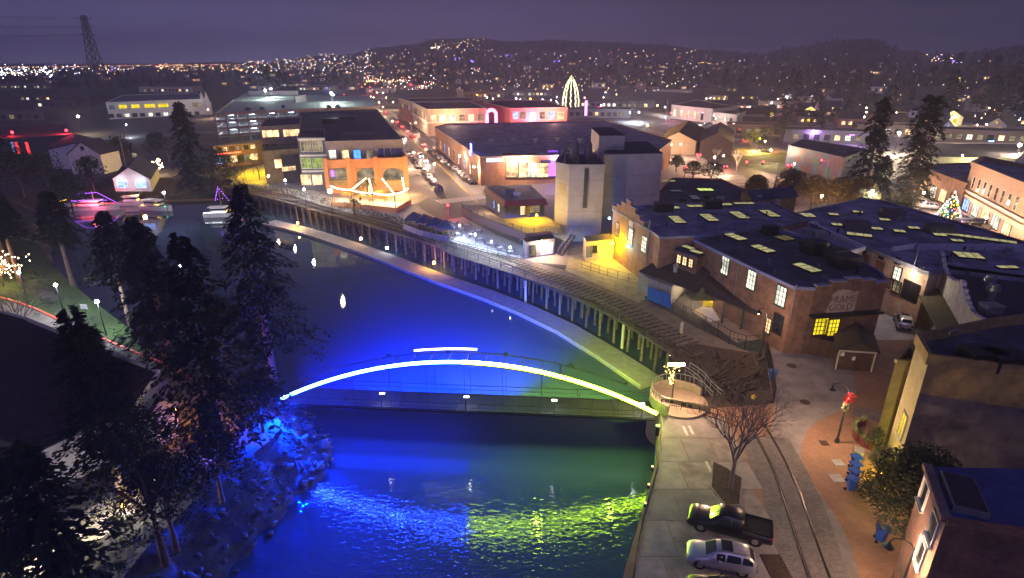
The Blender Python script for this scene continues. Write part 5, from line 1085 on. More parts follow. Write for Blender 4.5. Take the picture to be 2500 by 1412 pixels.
P2.win(3, 1200, 284, 3.0, 4.2, E_pink, nx=1, ny=1, fm=M_trim, arch=True) if False else None
q = GY(1200, 285, P2.pts[0].y - 8); ar = thing('pink_arch_gate', 'glowing pink arch between the two cornice blocks', 'arch', (q.x, q.y, 0)); m = MB(); pts = [(q.x - 2.1, q.y, 0), (q.x - 2.1, q.y, q.z + 1)] + [(q.x + 2.1 * math.cos(a), q.y, q.z + 1 + 2 * math.sin(a)) for a in [math.pi * (1 - k / 8) for k in range(1, 8)]] + [(q.x + 2.1, q.y, q.z + 1), (q.x + 2.1, q.y, 0)]; m.tube(pts, .75, 8); m.build('arch_light', E_pink, ar)
pointlight(P2.root, P2.hit(0, 1301, 290)[0] + Vector((0, -4, 0)) - P2.c, (1, .15, .35), 3500, .5); pointlight(ar, (0, -4, 8), (1, .12, .3), 3500, .5)
pointlight(P2.root, P2.hit(0, 1350, 292)[0] + Vector((0, -9, 3)) - P2.c, (1, .45, .4), 4500, .5); pointlight(P1.root, P1.hit(0, 1110, 296)[0] + Vector((0, -9, 4)) - P1.c, (1, .6, .35), 4500, .5)
# big blue roofed warehouse store
WH = Bld('blue_roofed_store', 'long blue roofed store with orange lit entrances, neon signs and small roof vents', 'store', [(1172, 386), (1260, 384), (1600, 376), (1640, 345), (1480, 296), (1090, 305), (1062, 312)], 7.8, M_brick3, M_roofb, par=.35, parm=mat('store_parapet', (.28, .22, .2), .8))
for e_, xs in ((E_warm, (1250, 1281)), (E_white, (1302,)), (E_warm, (1325,))):
    for px in xs: WH.win(0 if px < 1260 else 1, px, 415, 3.4, 4.2, e_, nx=3, ny=3)
WH.win(1, 1350, 412, 2.6, 4.4, emis('lit_purple', (.45, .1, 1), 3, .3), nx=2, ny=3)
WH.panel(0, 1208, 391, 4.6, .9, emis('sign_blue_white', (.45, .55, 1), 5), 'sign', .2); WH.panel(1, 1332, 395, 3.0, .9, M_black, 'sign', .2)
for px, py in ((1251, 394), (1281, 394), (1362, 391)):
    q, a, n_ = WH.hit(0 if px < 1260 else 1, px, py); MB().ball(q + n_ * .7, .3, 0, 8, 6).build('wall_lamp', E_lampw, WH.root); pointlight(WH.root, q + n_ * 1.6 - WH.c - Vector((0, 0, .5)), (1, .62, .34) if px < 1300 else (.75, .45, 1), 1500, .3)
for px, py, h_ in ((1154, 361, 2.4), (1152, 374, 1.4)):
    q, a, n_ = WH.hit(6, px, py); MB().box(q + n_ * .5, (1.6, .2, h_), a).build('neon_sign', emis('sign_blue', (.12, .16, 1), 9), WH.root)
a6, b6, d6, n6 = WH.edge(6)
for k in range(9): 
    p, a, n_ = WH.at(6, (k + .5) / 9, 2.6); put_window(WH.root, p + n_ * .01, a, 2.2, 3.4, [E_dim, E_warm, E_blu, E_white][k % 4], nx=2, ny=2)
for px, py in ((1199, 345), (1254, 343), (1307, 342), (1361, 340), (1416, 342)):
    p = G(px, py, 8.6); MB().cyl(Vector((p.x, p.y, 7.8)), .5, .8, 8).cyl(Vector((p.x, p.y, 8.6)), .95, .45, 8).build('roof_vent', M_trim, WH.root)
WH.skylight(1241, 373, 3.0, 3.6, 0, mat('skylight_brown', (.25, .14, .1), .4)); WH.skylight(1296, 372, 3.0, 3.6, 0, mat('skylight_brown', (.25, .14, .1), .4)); WH.skylight(1350, 370, 3.0, 3.6, 0, emis('skylight_violet', (.32, .08, 1), .9))
# left bank town
PH = simple_house('white_gabled_house', 'large cream wooden house with front gable on the left shore', 'house', [G(118, 366, 6), G(255, 372, 6), G(255, 345, 6), G(120, 342, 6)], 6.0, 2.4, M_white, M_roofk)
g0 = G(205, 378, 6); cg = [g0 + Vector((-5, 0, 0)), g0 + Vector((5, 0, 0)), g0 + Vector((5, 9, 0)), g0 + Vector((-5, 9, 0))]
m = MB(); m.prism([Vector((p.x, p.y, 0)) for p in cg], 0, 6.2, cap=False); m.build('wall', M_white, PH); gable(PH, cg, 6.2, 3.6, M_roofk, M_white)
for dx, z, w, h in ((0, 4.4, 2.6, 1.9), (0, 1.4, 1.7, 2.3), (0, 8.0, .9, 1.0)): put_window(PH, Vector((g0.x + dx, g0.y - .02, z)), 0, w, h, None, nx=2, ny=2)
for dx in (-10, 9): put_window(PH, Vector((g0.x + dx, G(118, 366, 6).y - .3, 4.0)), 0, 1.5, 2.0, E_dim if dx > 0 else None)
SHP = simple_house('waterfront_shop', 'small waterfront shop with blue white lit windows and hipped dark roof', 'shop', [G(275, 437, 3.4), G(365, 437, 3.4), G(385, 405, 3.4), G(300, 405, 3.4)], 3.4, 3.0, M_trim, M_roofk)
a_, b_ = G(275, 437, 3.4), G(365, 437, 3.4)
for u in (.22, .74): put_window(SHP, a_ + (b_ - a_) * u + Vector((0, -.05, -1.6)), 0, 3.0, 1.7, E_blu, nx=2, ny=1, fm=M_white); pointlight(SHP, a_ + (b_ - a_) * u + Vector((0, -1.6, -.7)) - SHP.location, (.6, .7, 1), 110, .3)
m = MB(); c0 = G(365, 440, 0); c1 = G(400, 415, 0)
for k in range(70): m.ball(c0 + (c1 - c0) * random.random() + Vector((0, 0, .8 + 3.6 * random.random())), .13)
tag(m.build('porch_bulbs', E_bulb, SHP), kind='stuff')
pointlight(SHP, (c0 + c1) / 2 + Vector((0, -2, 2.2)) - SHP.location, WARM, 900, .5)
RB = Bld('red_lit_hall', 'low dark hall with red lit windows at the left edge', 'hall', [(-40, 345), (175, 330), (160, 305), (-20, 310)], 8, mat('dark_blue_wall', (.08, .085, .12), .8), mat('maroon_roof', (.12, .035, .04), .8), par=.2)
for px in (43, 68): RB.win(0, px, 362, .9, 4.2, emis('lit_red', (1, .04, .04), 1.6, .5), nx=1, ny=1)
RB.win(0, 33, 362, .9, 4.2, emis('lit_bluegrey', (.2, .3, .8), .8, .5), nx=1, ny=1)
for px, py in ((30, 325), (162, 320)):
    p = G(px, py, 9); l = thing('red_beacon', 'red light on a pole at the left end of the dark hall' if px < 100 else 'bright red light above the right end of the dark hall', 'light', (p.x, p.y, 0)); MB().beam((p.x, p.y, 0), (p.x, p.y, 9), .12).build('pole', M_black, l); MB().ball((p.x, p.y, 9.2), .42, 0, 8, 6).build('bulb', E_red, l); pointlight(l, (0, -.8, 9.4), (1, .05, .08), 900 if px > 100 else 250, .3)
IS = thing('street_shops', 'row of small shops with a red neon line beyond the dark street trees', 'shop', G(590, 400)); a_, b_ = G(530, 412), G(632, 400); MB().prism([a_, b_, b_ + Vector((2, 12, 0)), a_ + Vector((2, 12, 0))], 0, 7.2).build('wall', M_brick3, IS)
d_ = (b_ - a_).normalized(); an = math.atan2(d_.y, d_.x); n_ = Vector((d_.y, -d_.x, 0))
m = MB(); m.beam(a_ + n_ * .4 + Vector((0, 0, 4.6)), a_ + (b_ - a_) * .6 + n_ * .4 + Vector((0, 0, 4.6)), .22); m.build('neon_line', emis('neon_red', (1, .10, .04), 7), IS)
for k in range(6): put_window(IS, a_ + (b_ - a_) * (k + .5) / 6 + n_ * .02 + Vector((0, 0, 2.5)), an, 2.3, 2.2, [E_blu, E_dim, E_warm, None, E_dim, E_warm][k])
for k in range(6): put_window(IS, a_ + (b_ - a_) * (k + .5) / 6 + n_ * .02 + Vector((0, 0, 5.9)), an, 1.6, 1.3, [None, E_warm, None, E_dim, None, E_warm][k])
# right-hand shops
R1 = Bld('brick_shop_block', 'low brick shop block with bright windows behind the lit Christmas tree', 'shop', [(2250, 412), (2358, 452), (2420, 400), (2290, 405)], 6.5, M_brick3, M_roofb, par=.5)
for u, e in ((.15, E_warm), (.4, E_white), (.62, E_warm), (.85, E_yel)): p, a, n_ = R1.at(0, u, 2.2); put_window(R1.root, p + n_ * .01, a, 3.2, 3.0, e, nx=3, ny=2)
R2 = Bld('ornate_tan_block', 'tan two storey block with five tall upper windows and bright shopfront', 'building', [(2372, 405), (2600, 500), (2640, 440), (2400, 392)], 10.5, mat('tan_pink', (.42, .28, .2), .8), M_roofb, par=.8, trim=mat('tan_trim', (.5, .36, .27), .7))
for k in range(8): p, a, n_ = R2.at(0, .09 + k * .075, 7.2); put_window(R2.root, p + n_ * .01, a, 1.3, 2.6, None, nx=1, ny=2, fm=M_trim)
R2.band(0, 5.2, .5, M_trim, 'ledge', .6); R2.band(0, 3.9, .9, mat('sign_band', (.5, .4, .3), .7), 'sign_band', .5)
for k in range(5): p, a, n_ = R2.at(0, .08 + k * .13, 2.0); put_window(R2.root, p + n_ * .01, a, 3.6, 2.6, [E_blu, E_white, E_warm, E_white, E_warm][k], nx=3, ny=1)
pointlight(R2.root, R2.at(0, .2, 4)[0] + R2.at(0, .2, 4)[2] * 6 - R2.c, (1, .62, .42), 600, .4); pointlight(R2.root, R2.at(0, .45, 4)[0] + R2.at(0, .45, 4)[2] * 6 - R2.c, (1, .62, .42), 600, .4)
pointlight(R1.root, R1.at(0, .4, 3)[0] + R1.at(0, .4, 3)[2] * 4 - R1.c, (1, .7, .5), 700, .4)
R3 = Bld('yellow_front_shop', 'long low shop with glowing yellow green front on the right', 'shop', [(2255, 385), (2480, 390), (2520, 352), (2240, 350)], 5.2, M_trim, M_roofk, par=.3)
for k in range(8): p, a, n_ = R3.at(0, .1 + .1 * k, 2.2); put_window(R3.root, p + n_ * .01, a, 3.6, 2.6, [E_dim, E_yel, E_white, E_yel, E_white, E_grn, E_yel, E_dim][k], nx=2, ny=1)
pointlight(R3.root, R3.at(0, .6, 3)[0] + R3.at(0, .6, 3)[2] * 5 - R3.c, (1, .9, .4), 1500, .4)
# mural wall and lot
mu = bpy.data.materials.new('mural_paint'); mu.use_nodes = True; t = mu.node_tree; b = t.nodes['Principled BSDF']; co = N(t, 'ShaderNodeTexCoord')
vo = N(t, 'ShaderNodeTexVoronoi'); vo.inputs['Scale'].default_value = .55; t.links.new(co.outputs['Object'], vo.inputs[0]); hs = N(t, 'ShaderNodeValToRGB'); hs.color_ramp.interpolation = 'CONSTANT'
cs = [(0, (.03, .07, .13)), (.3, (.05, .04, .16)), (.5, (.03, .11, .10)), (.64, (.12, .02, .04)), (.7, (.04, .07, .16)), (.86, (.14, .06, .03)), (.92, (.05, .04, .12))]
hs.color_ramp.elements[0].color = (*cs[0][1], 1); hs.color_ramp.elements[1].position = cs[1][0]; hs.color_ramp.elements[1].color = (*cs[1][1], 1)
for p_, c_ in cs[2:]: hs.color_ramp.elements.new(p_).color = (*c_, 1)
sp_ = N(t, 'ShaderNodeSeparateColor'); t.links.new(vo.outputs['Color'], sp_.inputs[0]); t.links.new(sp_.outputs[0], hs.inputs[0]); t.links.new(hs.outputs[0], b.inputs['Base Color'])
MU = Bld('mural_building', 'low building with a long abstract painted mural wall facing the grass lot', 'building', [(1925, 355), (2062, 386), (2120, 365), (1960, 340)], 7.0, mu, M_roofd, par=.1)
psheet('grass_lot', [(1790, 385), (1910, 372), (2060, 400), (2090, 440), (1960, 430), (1880, 425), (1810, 405)], .018, mat('dark_grass', (.04, .06, .025), .95, var=.4, scale=.5))
TS = Bld('theatre', 'pale arched front building with bright lamps beside the boulevard', 'building', [(1640, 258), (1740, 268), (1800, 262), (1700, 245)], 7.5, M_trim, M_roofk, par=.4)
for k in range(5): p, a, n_ = TS.at(0, .1 + .17 * k, 3.5); put_window(TS.root, p + n_ * .01, a, 2.0, 4.2, E_warm if k < 4 else None, nx=1, ny=1, arch=True)
TS2 = Bld('pale_stepped_building', 'pale building lit by a cool flood lamp beyond the boulevard', 'building', [(1720, 272), (1800, 282), (1830, 270), (1760, 256)], 6, M_trim, M_roofd, par=.3); TS2.row(0, 5, 3, 1.8, 2.4, lits=[E_white, None, E_dim])
BN = simple_house('brown_roofed_barn', 'broad brown roofed hall behind the mill tower', 'hall', [G(1610, 345, 5), G(1700, 345, 5), G(1720, 315, 5), G(1640, 312, 5)], 5, 3.2, M_tan, M_roofn)
BN2 = simple_house('dark_gabled_hall', 'dark gabled hall right of the brown roofed one', 'hall', [G(1710, 345, 5), G(1790, 350, 5), G(1790, 318, 5), G(1725, 315, 5)], 5, 3, M_roofn, M_roofk)
SIG = thing('neon_blade_sign', 'tall magenta neon blade sign over the far roofs', 'sign', G(1429, 300)); c = SIG.location; MB().beam(c, c + Vector((0, 0, 12)), .4).build('pole', M_black, SIG); MB().box(c + Vector((0, -.1, 8)), (1.2, .5, 8)).build('neon', emis('neon_magenta', (1, .12, .85), 8), SIG); pointlight(SIG, (0, -2, 6), (1, .1, .8), 2500, .5)
# low blocks filling the middle distance
def lowblock(px, py, w, d, h, rz, lits, lab, wm, rm, side='facade'):
    c = G(px, py); M = Matrix.Rotation(rz, 3, 'Z'); P = [c + M @ Vector((x * w / 2, y * d / 2, 0)) for x, y in ((-1, -1), (1, -1), (1, 1), (-1, 1))]
    b = Bld('low_building', lab, 'building', P, h, wm, rm, par=.25, world=True, group='low buildings in the town'); n_ = max(2, int(w / 4.5)); b.row(0, n_, h * .45, 2.2, min(2.2, h * .45), lits=lits); return b
LBs = [(1180, 240, 40, 18, 6, .0, 'low dark building left of the string lit tree'), (1290, 236, 46, 18, 6, -.1, 'low dark building under the string lit tree'), (1500, 262, 60, 20, 5, -.2, 'long low flat roof with bright flood lamps at its right'), (1440, 285, 50, 16, 5, -.1, 'low roof behind the pink arched block'), (1560, 225, 44, 18, 6, -.2, 'white walled low building beyond the boulevard'), (1640, 232, 40, 16, 5, -.25, 'long pale building with lamp lit wall far right of centre'), (930, 228, 30, 16, 5, .1, 'low building beside the main street queue'), (870, 216, 26, 16, 6, .1, 'low building with a lit shop sign at the street end'), (1000, 222, 42, 20, 6, .1, 'dark flat roof left of the clock cupola'), (960, 205, 50, 16, 5, .1, 'long low lit roof beyond the clock cupola'), (1060, 212, 40, 18, 6, .0, 'dark block beyond the clock cupola on its right'), (780, 222, 50, 18, 6, .1, 'low roof behind the parking garage'), (700, 214, 60, 18, 7, .1, 'long roof with three lit windows behind the garage'), (420, 226, 60, 22, 6, .0, 'pale ridged hall behind the white office block'), (60, 292, 30, 16, 5, .2, 'grey shed at the left edge under the pylon'), (150, 262, 30, 14, 5, .1, 'grey industrial shed left of the office block'), (100, 245, 30, 14, 4, .1, 'grey industrial shed at the far left'), (60, 218, 80, 18, 7, .05, 'bright lit depot at the far left'), (1905, 268, 30, 14, 6, -.3, 'dark low building with red lights on its eaves'), (2180, 330, 34, 14, 5, -.35, 'low building right behind the lamp lit redwood'), (2400, 345, 50, 14, 5, -.35, 'long dark roof with a blue lit gable end'), (1880, 330, 40, 12, 5, -.3, 'low roof edged with violet lights'), (2010, 345, 34, 12, 5, -.3, 'low roof above the mural wall')]
for px, py, w, d, h, rz, lab in LBs: lowblock(px, py, w, d, h, rz, [E_dim, E_warm, None, E_white, None, E_dim, None], lab, random.choice([M_tan, M_trim, M_slate, M_brick3]), random.choice([M_roofk, M_roofd, M_roofk]))
# houses of the far streets: a few models, copied
HP = []
for k in range(5):
    w, d, h = random.uniform(9, 13), random.uniform(7, 9), random.uniform(3.2, 5.5)
    c4 = [Vector((x * w / 2, y * d / 2, 0)) for x, y in ((-1, -1), (-1, 1), (1, 1), (1, -1))]; r = thing('distant_house', 'small distant house with pitched dark roof among the dark trees', 'house', (0, 0, 0), 'distant houses among the trees')
    m = MB(); m.prism(c4, 0, h, cap=False); wm_ = [M_white, M_tan, M_slate, M_trim, M_pink][k]; m.build('wall', wm_, r); gable(r, c4, h, 2.6, [M_roofk, M_roofn, M_roofd, M_roofk, M_roofn][k], wm_)
    for u in (-.28, .0, .3):
        if random.random() < .8: put_window(r, Vector((u * w, -d / 2 - .02, h * .5)), 0, 1.7, 1.6, random.choice([E_warm, E_warm, E_white, E_yel, None]))
    HP.append(r)
reg(None); cnt = 0; used = [0] * 5; rnd = random.Random(21)
tries = 0; HPOS = []
while cnt < 135 and tries < 3000:
    tries += 1; px = rnd.uniform(620, 2560) if rnd.random() < .85 else rnd.uniform(0, 620); py = rnd.uniform(158, 345 if px > 1650 else 225)
    if px < 620 and py > 215: continue
    if 900 < px < 1650 and py > 222: continue
    if py > 300 and px < 1780: continue
    if 1900 < px < 2130 and py > 325: continue
    if 2180 < px and py > 318: continue
    p = on_terrain(px, py)
    if p is None or p.length > 1500 or any((p - q).length < 17 + p.length * .012 for q in HPOS): continue
    HPOS.append(p); k = rnd.randrange(5); rz = rnd.choice([-.3, -.3, .2, 1.2, 0]) + rnd.uniform(-.15, .15); sc = rnd.uniform(.95, 1.35)
    if not used[k]: HP[k].location = p; HP[k].rotation_euler.z = rz; used[k] = 1
    else: copy_tree(HP[k], p, rz, sc)
    cnt += 1
HL = [((2294, 334, 8, 7), 'small white gabled house with a bright white porch lamp right of the redwood', M_white, E_blu, (.7, .8, 1)), ((2410, 325, 11, 8), 'pale steep gabled house front with one yellow attic window', M_white, E_yel, None), ((1965, 290, 12, 9), 'steep gabled house glowing yellow at its eaves', M_trim, E_yel, (1, .7, .2)), ((2020, 285, 12, 9), 'gabled grey house right of the yellow glowing one', M_slate, E_warm, None), ((2305, 303, 13, 9), 'house with a bright yellow and white porch', M_trim, E_yel, (1, .85, .4)), ((1918, 248, 8, 7), 'small building with a bright white column of light', M_white, E_white, (.9, .95, 1))]
for (px, py, w, d), lab, wm_, e_, lc in HL:
    c = G(px, py); c4 = [c + Vector((x * w / 2, y * d / 2, 0)) for x, y in ((-1, -1), (1, -1), (1, 1), (-1, 1))]; r = simple_house('gabled_house', lab, 'house', c4, 4.0, 3.6, wm_, M_roofk); put_window(r, c + Vector((-2, -d / 2 - .02, 2.2)), 0, 2.2, 2.0, e_); put_window(r, c + Vector((2, -d / 2 - .02, 2.2)), 0, 2.2, 2.0, e_); put_window(r, c + Vector((0, -d / 2 - .02, 5.3)), 0, 1.0, 1.3, e_)
    if lc: pointlight(r, (0, -d / 2 - 3, 3), lc, 1000, .4)
# ------------------------------------------------------------------ street lamps and other lights
def lampproto(nm, h, e, arm=0, r=.24, cat='street lamp'):
    t = thing(nm, nm, cat, (0, 0, 0)); m = MB(); m.tube([(0, 0, 0), (0, 0, .5), (0, 0, h)], [.13, .08, .05], 8)
    if arm: m.tube([(0, 0, h), (0, -arm * .5, h + .5), (0, -arm, h + .35)], .04, 6)
    m.build('pole', M_black, t, world=False); m = MB()
    if arm: m.box((0, -arm, h + .3), (.35, .7, .14))
    else: m.ball((0, 0, h + r * .8), r, 0, 10, 8)
    m.build('globe' if not arm else 'lamp_head', e, t, world=False); return t
LP = {'w': lampproto('street_lamp', 5, E_lampw), 'c': lampproto('street_lamp', 5, E_lampc), 'o': lampproto('street_lamp', 6.5, E_lampo, r=.4), 's': lampproto('street_lamp', 8, emis('lamp_star', (1, .8, .55), 170), r=.42)}
reg(None); first = {k: True for k in LP}
LC = {'w': ((1, .62, .38), 5), 'c': ((.8, .88, 1), 5), 'o': ((1, .5, .06), 6.5), 's': ((1, .78, .5), 8), 'b': ((1, .7, .45), 4.2)}
def lamp(px, py, k, watts, lab, scale=1, light=True, foot=False):
    """px, py is where the lit head is seen"""
    hh = (LC[k][1] + .25) * scale; p = G(px, py, hh); p.z = 0
    if first[k]: o = LP[k]; o.location = p; o['label'] = lab; first[k] = False; o.scale = (scale,) * 3
    else: o = copy_tree(LP[k], p, 0, scale, lab)
    o['group'] = 'street lamps'
    if watts: pointlight(o, (0, 0, LC[k][1] + .2 - .55), LC[k][0], watts, .3)
    return o
LAMPS = [(191, 285, 's', 1500, 'lone warm lamp on the dark left waterfront'), (497, 258, 'w', 1100, 'warm lamp at the corner of the white office block'), (507, 268, 'w', 1100, 'warm lamp right of the office corner'), (308, 305, 'c', 500, 'blue white lamp in front of the office block'), (1062, 297, 'c', 900, 'white lamp at the far left kerb of the tan block'), (1083, 338, 'c', 1000, 'first of two bright white lamps along the store front'), (1090, 343, 'c', 1000, 'second of two bright white lamps along the store front'), (1010, 372, 'w', 900, 'added warm lamp at the left kerb of the main street by the orange restaurant'), (990, 340, 'w', 1000, 'added warm lamp at the left kerb before the side street'), (958, 296, 'w', 1300, 'added warm lamp at the left kerb across from the tan block'), (925, 250, 'w', 1300, 'added warm lamp at the left kerb beside the garage'), (1060, 400, 'w', 700, 'added warm lamp at the right kerb by the fifth parked car'), (1064, 327, 'w', 800, 'lamp at the street corner before the store'), (1122, 381, 'w', 700, 'lamp beside the neon sign on the store corner'), (1157, 407, 'w', 600, 'lamp by the bare tree at the parking entry'), (1040, 365, 'w', 700, 'lamp over the first parked cars of the main street'), (1015, 300, 'w', 900, 'lamp at the side street mouth'), (985, 270, 'w', 1100, 'lamp beside the terracotta block'), (960, 250, 'w', 1100, 'lamp farther up the main street on the right'), (935, 262, 'w', 900, 'lamp up the main street on its left'), (905, 236, 'w', 1200, 'lamp at the far end of the busy street'), (1581, 307, 'o', 5200, 'big amber glowing lamp above the roofs right of the mill'), (1260, 240, 'c', 1500, 'left one of a pair of white flood lamps behind the pink block'), (1270, 243, 'c', 1200, 'right one of a pair of white flood lamps behind the pink block'), (1295, 242, 'o', 1500, 'amber lamp near the string lit tree'), (1325, 243, 'c', 1400, 'white lamp left of the string lit tree'), (1335, 250, 'c', 1200, 'white lamp at the foot of the string lit tree'), (1538, 275, 'c', 2500, 'white flood lamp on the long low roof'), (1560, 274, 'c', 2200, 'second white flood lamp on the long low roof'), (1467, 258, 'c', 700, 'small white lamp right of the string lit tree'), (1605, 258, 'w', 900, 'warm lamp before the arched theatre front'), (1624, 262, 'c', 900, 'white lamp before the arched theatre front'), (1760, 266, 'c', 2000, 'strong cool flood lamp beyond the boulevard'), (1790, 274, 'c', 1800, 'second cool flood lamp beyond the boulevard'), (1735, 240, 'c', 600, 'lamp behind the pale building'), (2195, 325, 's', 5000, 'brilliant star shaped lamp in front of the tall redwood'), (1882, 366, 'w', 1200, 'warm lamp left of the mural'), (1767, 380, 'w', 1300, 'warm lamp by the bare tree at the junction'), (1940, 400, 'w', 700, 'warm lamp on the grass in front of the mural'), (2056, 366, 'c', 800, 'bright cool lamp at the right end of the mural'), (2061, 392, 'w', 1500, 'warm lamp below the cool one at the mural end'), (2130, 466, 'c', 900, 'cool lamp between the redwood and the blue roof'), (2007, 478, 'w', 500, 'small lamp glowing among the round street trees'), (2256, 470, 'w', 900, 'lamp in front of the brick shop block'), (2408, 531, 'w', 900, 'lamp among the cars before the ornate block'), (2490, 355, 's', 2400, 'bright warm lamp at the right edge'), (2488, 376, 'w', 900, 'lamp below the bright one at the right edge'), (2350, 380, 'c', 500, 'small lamp before the yellow fronted shop'), (655, 430, 'w', 350, 'slim lamp on the riverside walk by the yellow annexe'), (696, 440, 'c', 500, 'slim cool lamp on the riverside walk at its start'), (742, 462, 'c', 600, 'slim cool lamp on the riverside walk by the grey block'), (806, 468, 's', 500, 'round warm lamp at the left corner of the lit terrace'), (400, 470, 'c', 350, 'white lamp on the boat landing'), (1640, 353, 'w', 900, 'lamp behind the mill tower near the barn'), (1662, 352, 'w', 900, 'lamp beside the brown roofed hall'), (1745, 384, 'w', 900, 'lamp at the road left of the junction'), (1868, 345, 'w', 900, 'lamp on the boulevard behind the yellow lit trees'), (2265, 300, 'w', 500, 'lamp behind the star shaped one'), (2430, 250, 'o', 500, 'orange lamp on the dark right hillside')]  # warm kerb lamps added to brighten the main street
rl_ = random.Random(41); FARL = []
for k in range(46): FARL.append((rl_.uniform(1640, 2500) if k % 3 else rl_.uniform(880, 1640), rl_.uniform(228, 320) if k % 3 else rl_.uniform(215, 250), rl_.choice('wwwc')))
for px, py, k, w, lab in LAMPS: lamp(px, py, k, w * 2.2, lab, 1.0)
for px, py, k in FARL:
    if px > 1880 and px < 2140 and py > 290: continue
    lamp(px, py, k, 420, 'small street lamp among the far houses and trees')['group'] = 'far street lamps'
for k, (px, py, w, e_, c_) in enumerate(((1420, 268, 1800, E_bulbv, (.5, .2, 1)), (1462, 262, 1500, E_bulbr, (1, .2, .5)), (1010, 212, 2200, E_bulbr, (1, .15, .2)), (905, 222, 2200, E_bulbr, (1, .2, .3)), (1640, 276, 1600, E_bulbr, (1, .3, .4)), (1905, 262, 1500, E_bulbr, (1, .15, .4)), (1985, 322, 1600, E_bulbv, (.6, .3, 1)), (2080, 330, 1200, E_bulbv, (.5, .3, 1)), (797, 215, 1800, E_bulbb, (.2, .3, 1)), (1165, 232, 1800, E_bulby, (1, .6, .3)), (1370, 402, 500, E_bulbv, (.5, .2, 1)), (2420, 345, 1400, E_bulbb, (.35, .5, 1)))):
    p = G(px, py, 4.5); nmc = {E_bulbv: 'violet', E_bulbr: 'red', E_bulbb: 'blue', E_bulby: 'amber'}[e_]; wh_ = ['beside the magenta blade sign', 'right of the magenta blade sign', 'beyond the clock cupola', 'at the far end of the busy street', 'by the boulevard left of the arched theatre', 'on the dark low building beyond the boulevard', 'above the left end of the mural', 'above the right end of the mural', 'behind the parking garage', 'on the low roof before the string lit tree', 'at the purple lit store entrance', 'on the long dark roof at right'][k]
    l = thing('added_colour_light', nmc + ' light added on a short post ' + wh_, 'light', (p.x, p.y, 0)); MB().beam((p.x, p.y, 0), (p.x, p.y, 4.3), .1).build('post', M_black, l); MB().box((p.x, p.y, 4.5), (2.0, .25, .35)).build('tube', e_, l); pointlight(l, (0, -1.2, 4.6), c_, w, .4)  # coloured lights added to tint the town around them
# park lamps
for px, py, lab, w in ((135, 695, 'white park lamp nearest the lit bare tree', 750), (236, 736, 'white park lamp over the bright grass', 900), (45, 665, 'white park lamp at the left edge', 400)):
    lamp(px, py, 'c', w, lab, .9)
pk = thing('park_notice', 'small white notice board on the lit grass', 'sign', G(212, 775)); p = G(212, 775); MB().beam(p, p + Vector((0, 0, 1.5)), .07).build('post', M_black, pk); MB().box(p + Vector((0, 0, 1.6)), (.9, .08, .7)).build('board', M_white, pk)
# invisible-free warm light in the yellow tree court
YL = thing('court_lamp', 'yellow lamp among the trees of the small court by the annexe', 'lamp', G(620, 425)); p = G(620, 425); MB().beam(p, p + Vector((0, 0, 5)), .12).build('pole', M_black, YL); MB().ball(p + Vector((0, 0, 5.1)), .3, 0, 8, 6).build('globe', emis('lamp_yellow', (1, .65, .02), 30), YL); pointlight(YL, (0, 0, 5.6), (1, .66, .0), 5200, .4)
YL2 = thing('court_lamp', 'yellow lamp behind the street trees beside the boulevard', 'lamp', G(1850, 372)); p = G(1850, 372); MB().beam(p, p + Vector((0, 0, 5)), .12).build('pole', M_black, YL2); MB().ball(p + Vector((0, 0, 5.1)), .25, 0, 8, 6).build('globe', emis('lamp_yellow', (1, .65, .02), 30), YL2); pointlight(YL2, (0, 0, 5.6), (1, .62, .0), 4200, .4)
# overlook light with glowing star garland
OL = thing('overlook_lamp', 'bright warm lamp hung with gold star lights above the round overlook', 'lamp', G(1640, 950)); b0 = G(1640, 950); top = G(1650, 893, 4.4); MB().tube([b0, (top.x, top.y, 0.1), (top.x, top.y, 4.4)], .07, 8).build('pole', M_black, OL)
MB().tube([(top.x - .75, top.y, 4.5), (top.x + .85, top.y, 4.55)], .15, 8).build('lamp_tube', emis('lamp_peach', (1, .62, .38), 55), OL)
m = MB(); rr = random.Random(3)
for k in range(46):
    f = rr.random(); m.ball((top.x - .3 + (rr.random() - .5) * 1.9 * (1 - f), top.y + (rr.random() - .5) * .5, 4.3 - 2.1 * f), .055)
tag(m.build('star_garland', emis('gold_bulb', (1, .65, .15), 7), OL), kind='stuff'); pointlight(OL, Vector((top.x, top.y - .3, 5.0)) - OL.location, (1, .60, .36), 1000, .3)
